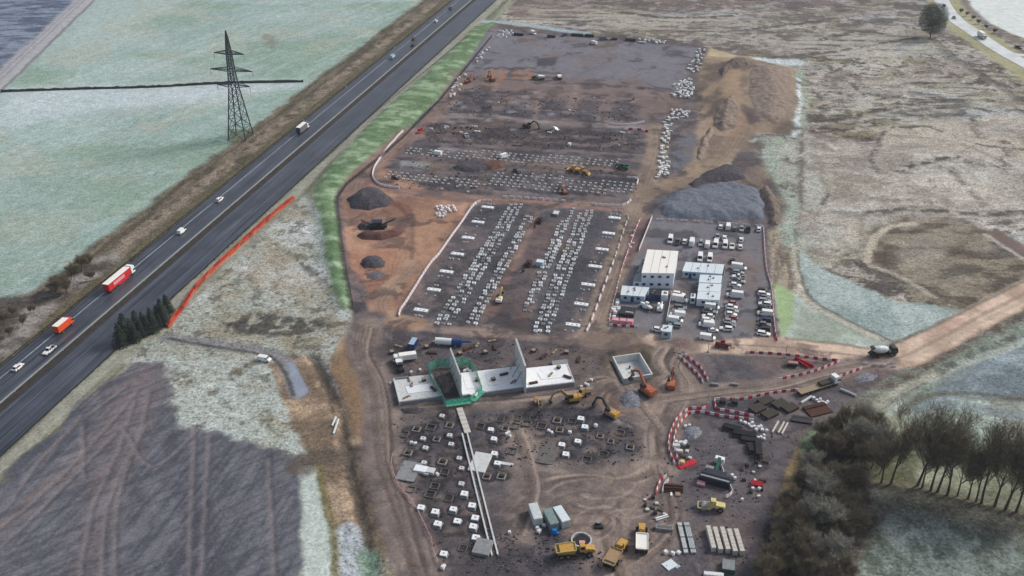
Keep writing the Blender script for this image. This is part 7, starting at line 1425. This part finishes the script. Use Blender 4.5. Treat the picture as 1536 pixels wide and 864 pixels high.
for k, (x, y) in enumerate(((1072, 578), (1101, 578))): single('concrete_block', MB().box(-1.2, 1.2, -.4, .4, 0, .8).mesh('concrete_block', 'concg', bevel=.05), f'grey concrete block, {("left", "right")[k]} of the two on the road below the diagonal chain', 'concrete block', G(x, y), RZ_B, 'grey road blocks')

# ------------------------------------------------------------------ loose rubble and clods nobody could count
def rubble(name, label, quads, n_, lo, hi, m):
    T = MB(); k = 0
    while k < n_:
        q = random.choice(quads); qa = np.array([P(*p) for p in q]); x = random.uniform(qa[:, 0].min(), qa[:, 0].max()); y = random.uniform(qa[:, 1].min(), qa[:, 1].max())
        if not inside(np.array([x]), np.array([y]), qa)[0]: continue
        s = random.uniform(lo, hi) * random.uniform(.6, 1.0); z = gz(x, y); a = random.uniform(0, 3); c, d = math.cos(a) * s, math.sin(a) * s; h = s * random.uniform(.4, .9)
        T.quadbox([(x - c, y - d, z - .1), (x + d * .8, y - c * .8, z - .1), (x + c, y + d, z - .1), (x - d * .8, y + c * .8, z - .1)], [(x - c * .6, y - d * .6, z + h), (x + d * .5, y - c * .5, z + h * .9), (x + c * .7, y + d * .7, z + h), (x - d * .5, y + c * .5, z + h * .8)]); k += 1
    o = tag(link(name, T.mesh(name, m)), label, 'rubble'); o['kind'] = 'stuff'
plots = [[(590, 625), (690, 615), (740, 830), (660, 850), (600, 720)], [(700, 620), (880, 605), (960, 640), (975, 695), (830, 700), (760, 700)], [(590, 505), (880, 520), (900, 560), (860, 575), (590, 600)]]
far_plots = [[(640, 186), (960, 200), (965, 228), (640, 215)], [(600, 232), (960, 254), (955, 296), (580, 282)], [(690, 130), (960, 150), (960, 182), (660, 172)]]
store = [[(960, 720), (1050, 640), (1200, 650), (1150, 770), (1120, 860), (970, 860)], [(720, 800), (850, 800), (950, 850), (700, 862)]]
mid_ = [[(710, 305), (800, 306), (690, 492), (605, 478)], [(840, 312), (935, 322), (880, 500), (790, 500)]]
rubble('loose_stones', 'pale loose stones strewn over the near foundation plots', plots, 420, .08, .28, 'concg'); rubble('dark_clods', 'dark clods strewn over the near plots and stores', plots + store, 1300, .2, .6, S_dark)
rubble('brown_clods', 'brown clods strewn over the northern dug ground', far_plots, 900, .3, .9, soilmat('clod soil', (64, 56, 54), (112, 96, 88), 2)); rubble('pale_debris', 'pale debris strewn over the northern rows', far_plots, 520, .2, .6, 'concg'); rubble('store_debris', 'pale debris strewn over the storage yard', store, 200, .1, .3, 'concg'); rubble('grid_debris', 'grey debris strewn between the column bases', mid_, 800, .15, .4, 'concg')

# ------------------------------------------------------------------ trees
bark = mat('winter bark', (88, 80, 68), .95, 0, .3, 1.5); twig_m = mat('grey brown twigs', (138, 128, 108), .95, 0, .25, .8); twig_f = mat('frosted twigs', (176, 174, 162), .95, 0, .25, .8)
def bare_tree(seed, H, spread, stems=1, counts=(7, 6, 5, 4), tw='grey brown twigs', trunk=.28, clear=.36):
    rnd = random.Random(seed); tr = MB(); cr = MB(); tp = MB()
    def seg(B, a, b, r0, r1, n_):
        d = (b - a); q = d.to_track_quat('Z', 'Y'); o = len(B.v)
        for p, r in ((a, r0), (b, r1)):
            for k in range(n_): B.v.append(tuple(p + q @ Vector((r * math.cos(k * 2 * math.pi / n_), r * math.sin(k * 2 * math.pi / n_), 0))))
        for k in range(n_): j = (k + 1) % n_; B.f.append((o + k, o + j, o + n_ + j, o + n_ + k))
    def twig(p, d, L):
        s = Vector((rnd.gauss(0, 1), rnd.gauss(0, 1), rnd.gauss(0, 1))).normalized() * .03; o = len(tp.v)
        tp.v += [tuple(p - s), tuple(p + s), tuple(p + d * L)]; tp.f.append((o, o + 1, o + 2))
    def grow(p, d, L, r, lev):
        nseg = 3 if lev < 2 else 2; kids = []
        for s in range(nseg):
            d = (d + Vector((rnd.gauss(0, .10 if lev else .03), rnd.gauss(0, .10 if lev else .03), rnd.gauss(.07, .06)))).normalized(); e = p + d * L / nseg; r2 = r * .78
            seg(tr if lev < 2 else cr, p, e, r, r2, 6 if lev == 0 else 4 if lev == 1 else 3)
            for _ in range(0 if lev < 2 else 2):
                az = rnd.uniform(0, 6.283); twig(p.lerp(e, rnd.random()), (d + Vector((math.cos(az), math.sin(az), rnd.uniform(-.2, .5))) * .8).normalized(), rnd.uniform(.5, 1.3))
            p = e; r = r2; kids.append((p, d, r))
        if lev >= 4:
            for _ in range(4):
                az = rnd.uniform(0, 6.283); twig(p, (d + Vector((math.cos(az), math.sin(az), rnd.uniform(-.2, .5))) * .7).normalized(), rnd.uniform(.6, 1.4))
            return
        for k in range(counts[lev]):
            kp, kd, kr = kids[-1 - (k % 2)] if lev == 0 else rnd.choice(kids)
            az = rnd.uniform(0, 6.283); side = Vector((math.cos(az), math.sin(az), rnd.uniform(-.05, .45)))
            grow(kp - kd * rnd.uniform(0, .5) * L / nseg, (kd + side * rnd.uniform(.4, 1.0) * spread).normalized(), L * rnd.uniform(.5, .72) * (1.15 if lev == 0 else 1), max(kr * .55, .022), lev + 1)
        grow(p, d, L * .62, r * .8, lev + 1)
    for s in range(stems):
        j = 0 if stems == 1 else 1
        d = Vector((rnd.gauss(0, .04 + .24 * j), rnd.gauss(0, .04 + .24 * j), 1)).normalized(); grow(Vector((rnd.gauss(0, .4 * j), rnd.gauss(0, .4 * j), -.2)), d, H * clear, trunk, 0)
    return kit(('trunk', tr.mesh('trunk', bark), None), ('crown', cr.mesh('crown', bark), None), ('twigs', tp.mesh('twigs', MATS[tw]), None, 1))
TREES = [bare_tree(k, 21 + k % 3, .8, 1, (6, 5, 4, 3), trunk=.32) for k in range(4)]
BUSH = [bare_tree(20 + k, 7, 1.1, 2, (5, 4, 4, 2), 'grey brown twigs', .13, .4) for k in range(3)] + [bare_tree(30 + k, 8.5, 1.1, 2, (5, 4, 4, 2), 'frosted twigs', .15, .4) for k in range(2)]
row = [(1322, 724), (1336, 726), (1376, 728),  (1383, 732), (1396, 736), (1406, 738), (1421, 742), (1436, 744), (1452, 748), (1464, 752), (1472, 755), (1492, 759), (1508, 764), (1524, 768), (1540, 772), (1556, 778)]
for k, (x, y) in enumerate(row):
    place(TREES[k % 4], 'bare_tree', f'tall bare winter tree, {ORD[k]} from the left in the row on the right' if k > 1 else f'tall bare winter tree, {("left", "right")[k]} of the pair at the left end of the row', 'tree', G(x, y), random.uniform(0, 6), 'bare trees in the row', random.uniform(.88, 1.35))
wood = [(1290, 640), (1306, 648), (1316, 668), (1322, 690), (1302, 690), (1226, 678), (1258, 672), (1280, 672), (1226, 740), (1250, 745), (1256, 785), (1228, 778), (1214, 812), (1242, 824), (1186, 800), (1164, 830), (1200, 850), (1232, 662), (1250, 655), (1268, 648), (1288, 655), (1300, 672), (1246, 690), (1270, 686), (1292, 700), (1310, 706), (1215, 712), (1236, 724), (1262, 728), (1284, 734), (1200, 742), (1222, 756), (1248, 762), (1272, 768), (1185, 778), (1208, 790), (1236, 800), (1262, 806), (1170, 812), (1192, 826), (1220, 838), (1250, 846), (1155, 842), (1178, 858), (1206, 872), (1236, 880), (1268, 872), (1150, 876), (1285, 800)]
for k, (x, y) in enumerate(wood):
    j = random.choice([0, 1, 2, 0, 1, 2, 3, 4]); place(BUSH[j], 'woodland_tree', 'bare brown bushy tree in the thicket at the lower right' if j < 3 else 'bare frosted grey bushy tree in the thicket at the lower right', 'tree', G(x, y), random.uniform(0, 6), 'brown thicket trees' if j < 3 else 'frosted thicket trees', random.uniform(.8, 1.35))
for k, (x, y, s) in enumerate(((108, 420, .9), (122, 408, 1.0), (132, 402, .8), (96, 432, .9), (86, 446, 1.0), (100, 440, .8), (140, 420, .6), (20, 474, .6), (6, 486, .7), (34, 488, .6), (14, 505, .6), (48, 470, .5))):
    place(BUSH[k % 3], 'bare_shrub', 'leafless dark shrub on the verge left of the motorway near the red lorry' if k < 7 else 'leafless low shrub on the verge at the far left edge', 'shrub', G(x, y), random.uniform(0, 6), 'verge shrubs by the lorry' if k < 7 else 'verge shrubs at the left edge', s)
leaf_d = mat('dark conifer needles', (44, 56, 48), .95, 0, .35, 1.0); leaf_r = mat('dark evergreen leaf', (66, 82, 76), .95, 0, .3, .6)
def conifer(seed, H=6.5):
    rnd = random.Random(seed); tr = MB().cyl((0, 0, -.2), (0, 0, H * .95), .16, 6, .02); cr = MB()
    for k in range(900):
        z = H * (1 - rnd.random() ** .6 * .92); R_ = (H - z) / H * H * .36 + .2; a = rnd.uniform(0, 6.283); r = R_ * rnd.uniform(.25, 1); s = rnd.uniform(.25, .5)
        c = Vector((r * math.cos(a), r * math.sin(a), z - r * .35)); out = Vector((math.cos(a), math.sin(a), -.4)) * s; sd2 = Vector((-math.sin(a), math.cos(a), rnd.uniform(-.3, .3))) * s * .5
        o = len(cr.v); cr.v += [tuple(c - sd2), tuple(c + out), tuple(c + sd2)]; cr.f.append((o, o + 1, o + 2))
    return kit(('trunk', tr.mesh('trunk', bark), None), ('crown', cr.mesh('crown', leaf_d), None))
CON = [conifer(k, 6 + k * .6) for k in range(3)]
for k, (x, y, s) in enumerate(((252, 468, 1.0), (244, 478, .8), (236, 478, .75), (228, 486, .8), (216, 492, .9), (206, 496, 1.0), (198, 506, .9), (190, 510, 1.05), (222, 500, .8), (240, 490, .7), (182, 518, .9), (204, 512, .8), (212, 504, 1.0), (230, 496, .9), (246, 486, .8))):
    place(CON[k % 3], 'conifer', 'small dark conifer in the clump between the motorway and the orange fences', 'tree', G(x, y), random.uniform(0, 6), 'conifer clump', s * random.uniform(1.1, 1.6))
def leafy(seed, H, W_, m, n_=5200, lo=.12):
    rnd = random.Random(seed); tr = MB().cyl((0, 0, -.2), (0, 0, H * .5), W_ * .02 + .05, 8, W_ * .012)
    for k in range(7): a = k * .9; tr.cyl((0, 0, H * .3), (W_ * .3 * math.cos(a), W_ * .3 * math.sin(a), H * .7), W_ * .012, 5, .03)
    cr = MB(); lob = [(rnd.uniform(-1, 1), rnd.uniform(-1, 1), rnd.uniform(-1, 1)) for _ in range(16)]; lob = [Vector(v).normalized() for v in lob]
    for k in range(n_):
        d = Vector((rnd.gauss(0, 1), rnd.gauss(0, 1), rnd.gauss(0, 1))).normalized(); bump = max(d.dot(v) for v in lob)
        r = (.58 + .42 * max(0, bump - .55) / .45) * rnd.random() ** .28 * rnd.uniform(.92, 1.06)
        p = Vector((d.x * r * W_ / 2, d.y * r * W_ / 2, H * (lo + 1) / 2 + d.z * r * H * (1 - lo) / 2)); s = rnd.uniform(.5, 1.0) * W_ * .022
        a = Vector((rnd.gauss(0, 1), rnd.gauss(0, 1), rnd.gauss(0, 1))).normalized() * s; b = Vector((rnd.gauss(0, 1), rnd.gauss(0, 1), rnd.gauss(0, 1))).normalized() * s
        o = len(cr.v); cr.v += [tuple(p), tuple(p + a), tuple(p + b)]; cr.f.append((o, o + 1, o + 2))
    return kit(('trunk', tr.mesh('trunk', bark), None), ('crown', cr.mesh('crown', m), None))
place(leafy(3, 23, 19, leaf_r, 26000, .03), 'evergreen_tree', 'large round dark evergreen tree by the lane at the top right', 'tree', G(1395, 56), 0)
SB = leafy(5, 1.3, 2.6, mat('heather brown leaf', (70, 64, 54), .95, 0, .3, 1.0), 420)
for x, y in [(345, 490), (360, 486), (372, 482), (390, 480), (405, 478), (420, 478), (436, 480), (450, 484), (466, 486), (478, 490), (430, 490), (400, 490), (455, 396), (462, 402), (474, 408), (446, 392)]:
    place(SB, 'heather_bush', 'low dark heather bush on the frosted rough ground left of the bund', 'bush', G(x, y), random.uniform(0, 6), 'heather bushes', random.uniform(.7, 1.2))
for x, y in [(1440, 20), (1450, 24), (1458, 30), (1468, 36), (1480, 44), (1490, 50)]: place(BUSH[0], 'hedge_shrub', 'brown leafless shrub in the hedge beyond the pale lane', 'shrub', G(x, y), x, 'lane hedge shrubs', .45)

# ------------------------------------------------------------------ winter air
hz = bpy.data.materials.new('winter haze'); n, l = nodes(hz); n.remove(n['Principled BSDF'])
pv = n.new('ShaderNodeVolumePrincipled'); pv.inputs['Color'].default_value = (.86, .92, 1.0, 1); pv.inputs['Density'].default_value = .00010; pv.inputs['Anisotropy'].default_value = .1
l.new(pv.outputs[0], n['Material Output'].inputs['Volume'])
ho = link('haze', MB().box(-3050, 3050, -3050, 3050, -4.5, CAM_H + 6).mesh('haze', hz)); ho['kind'] = 'stuff'
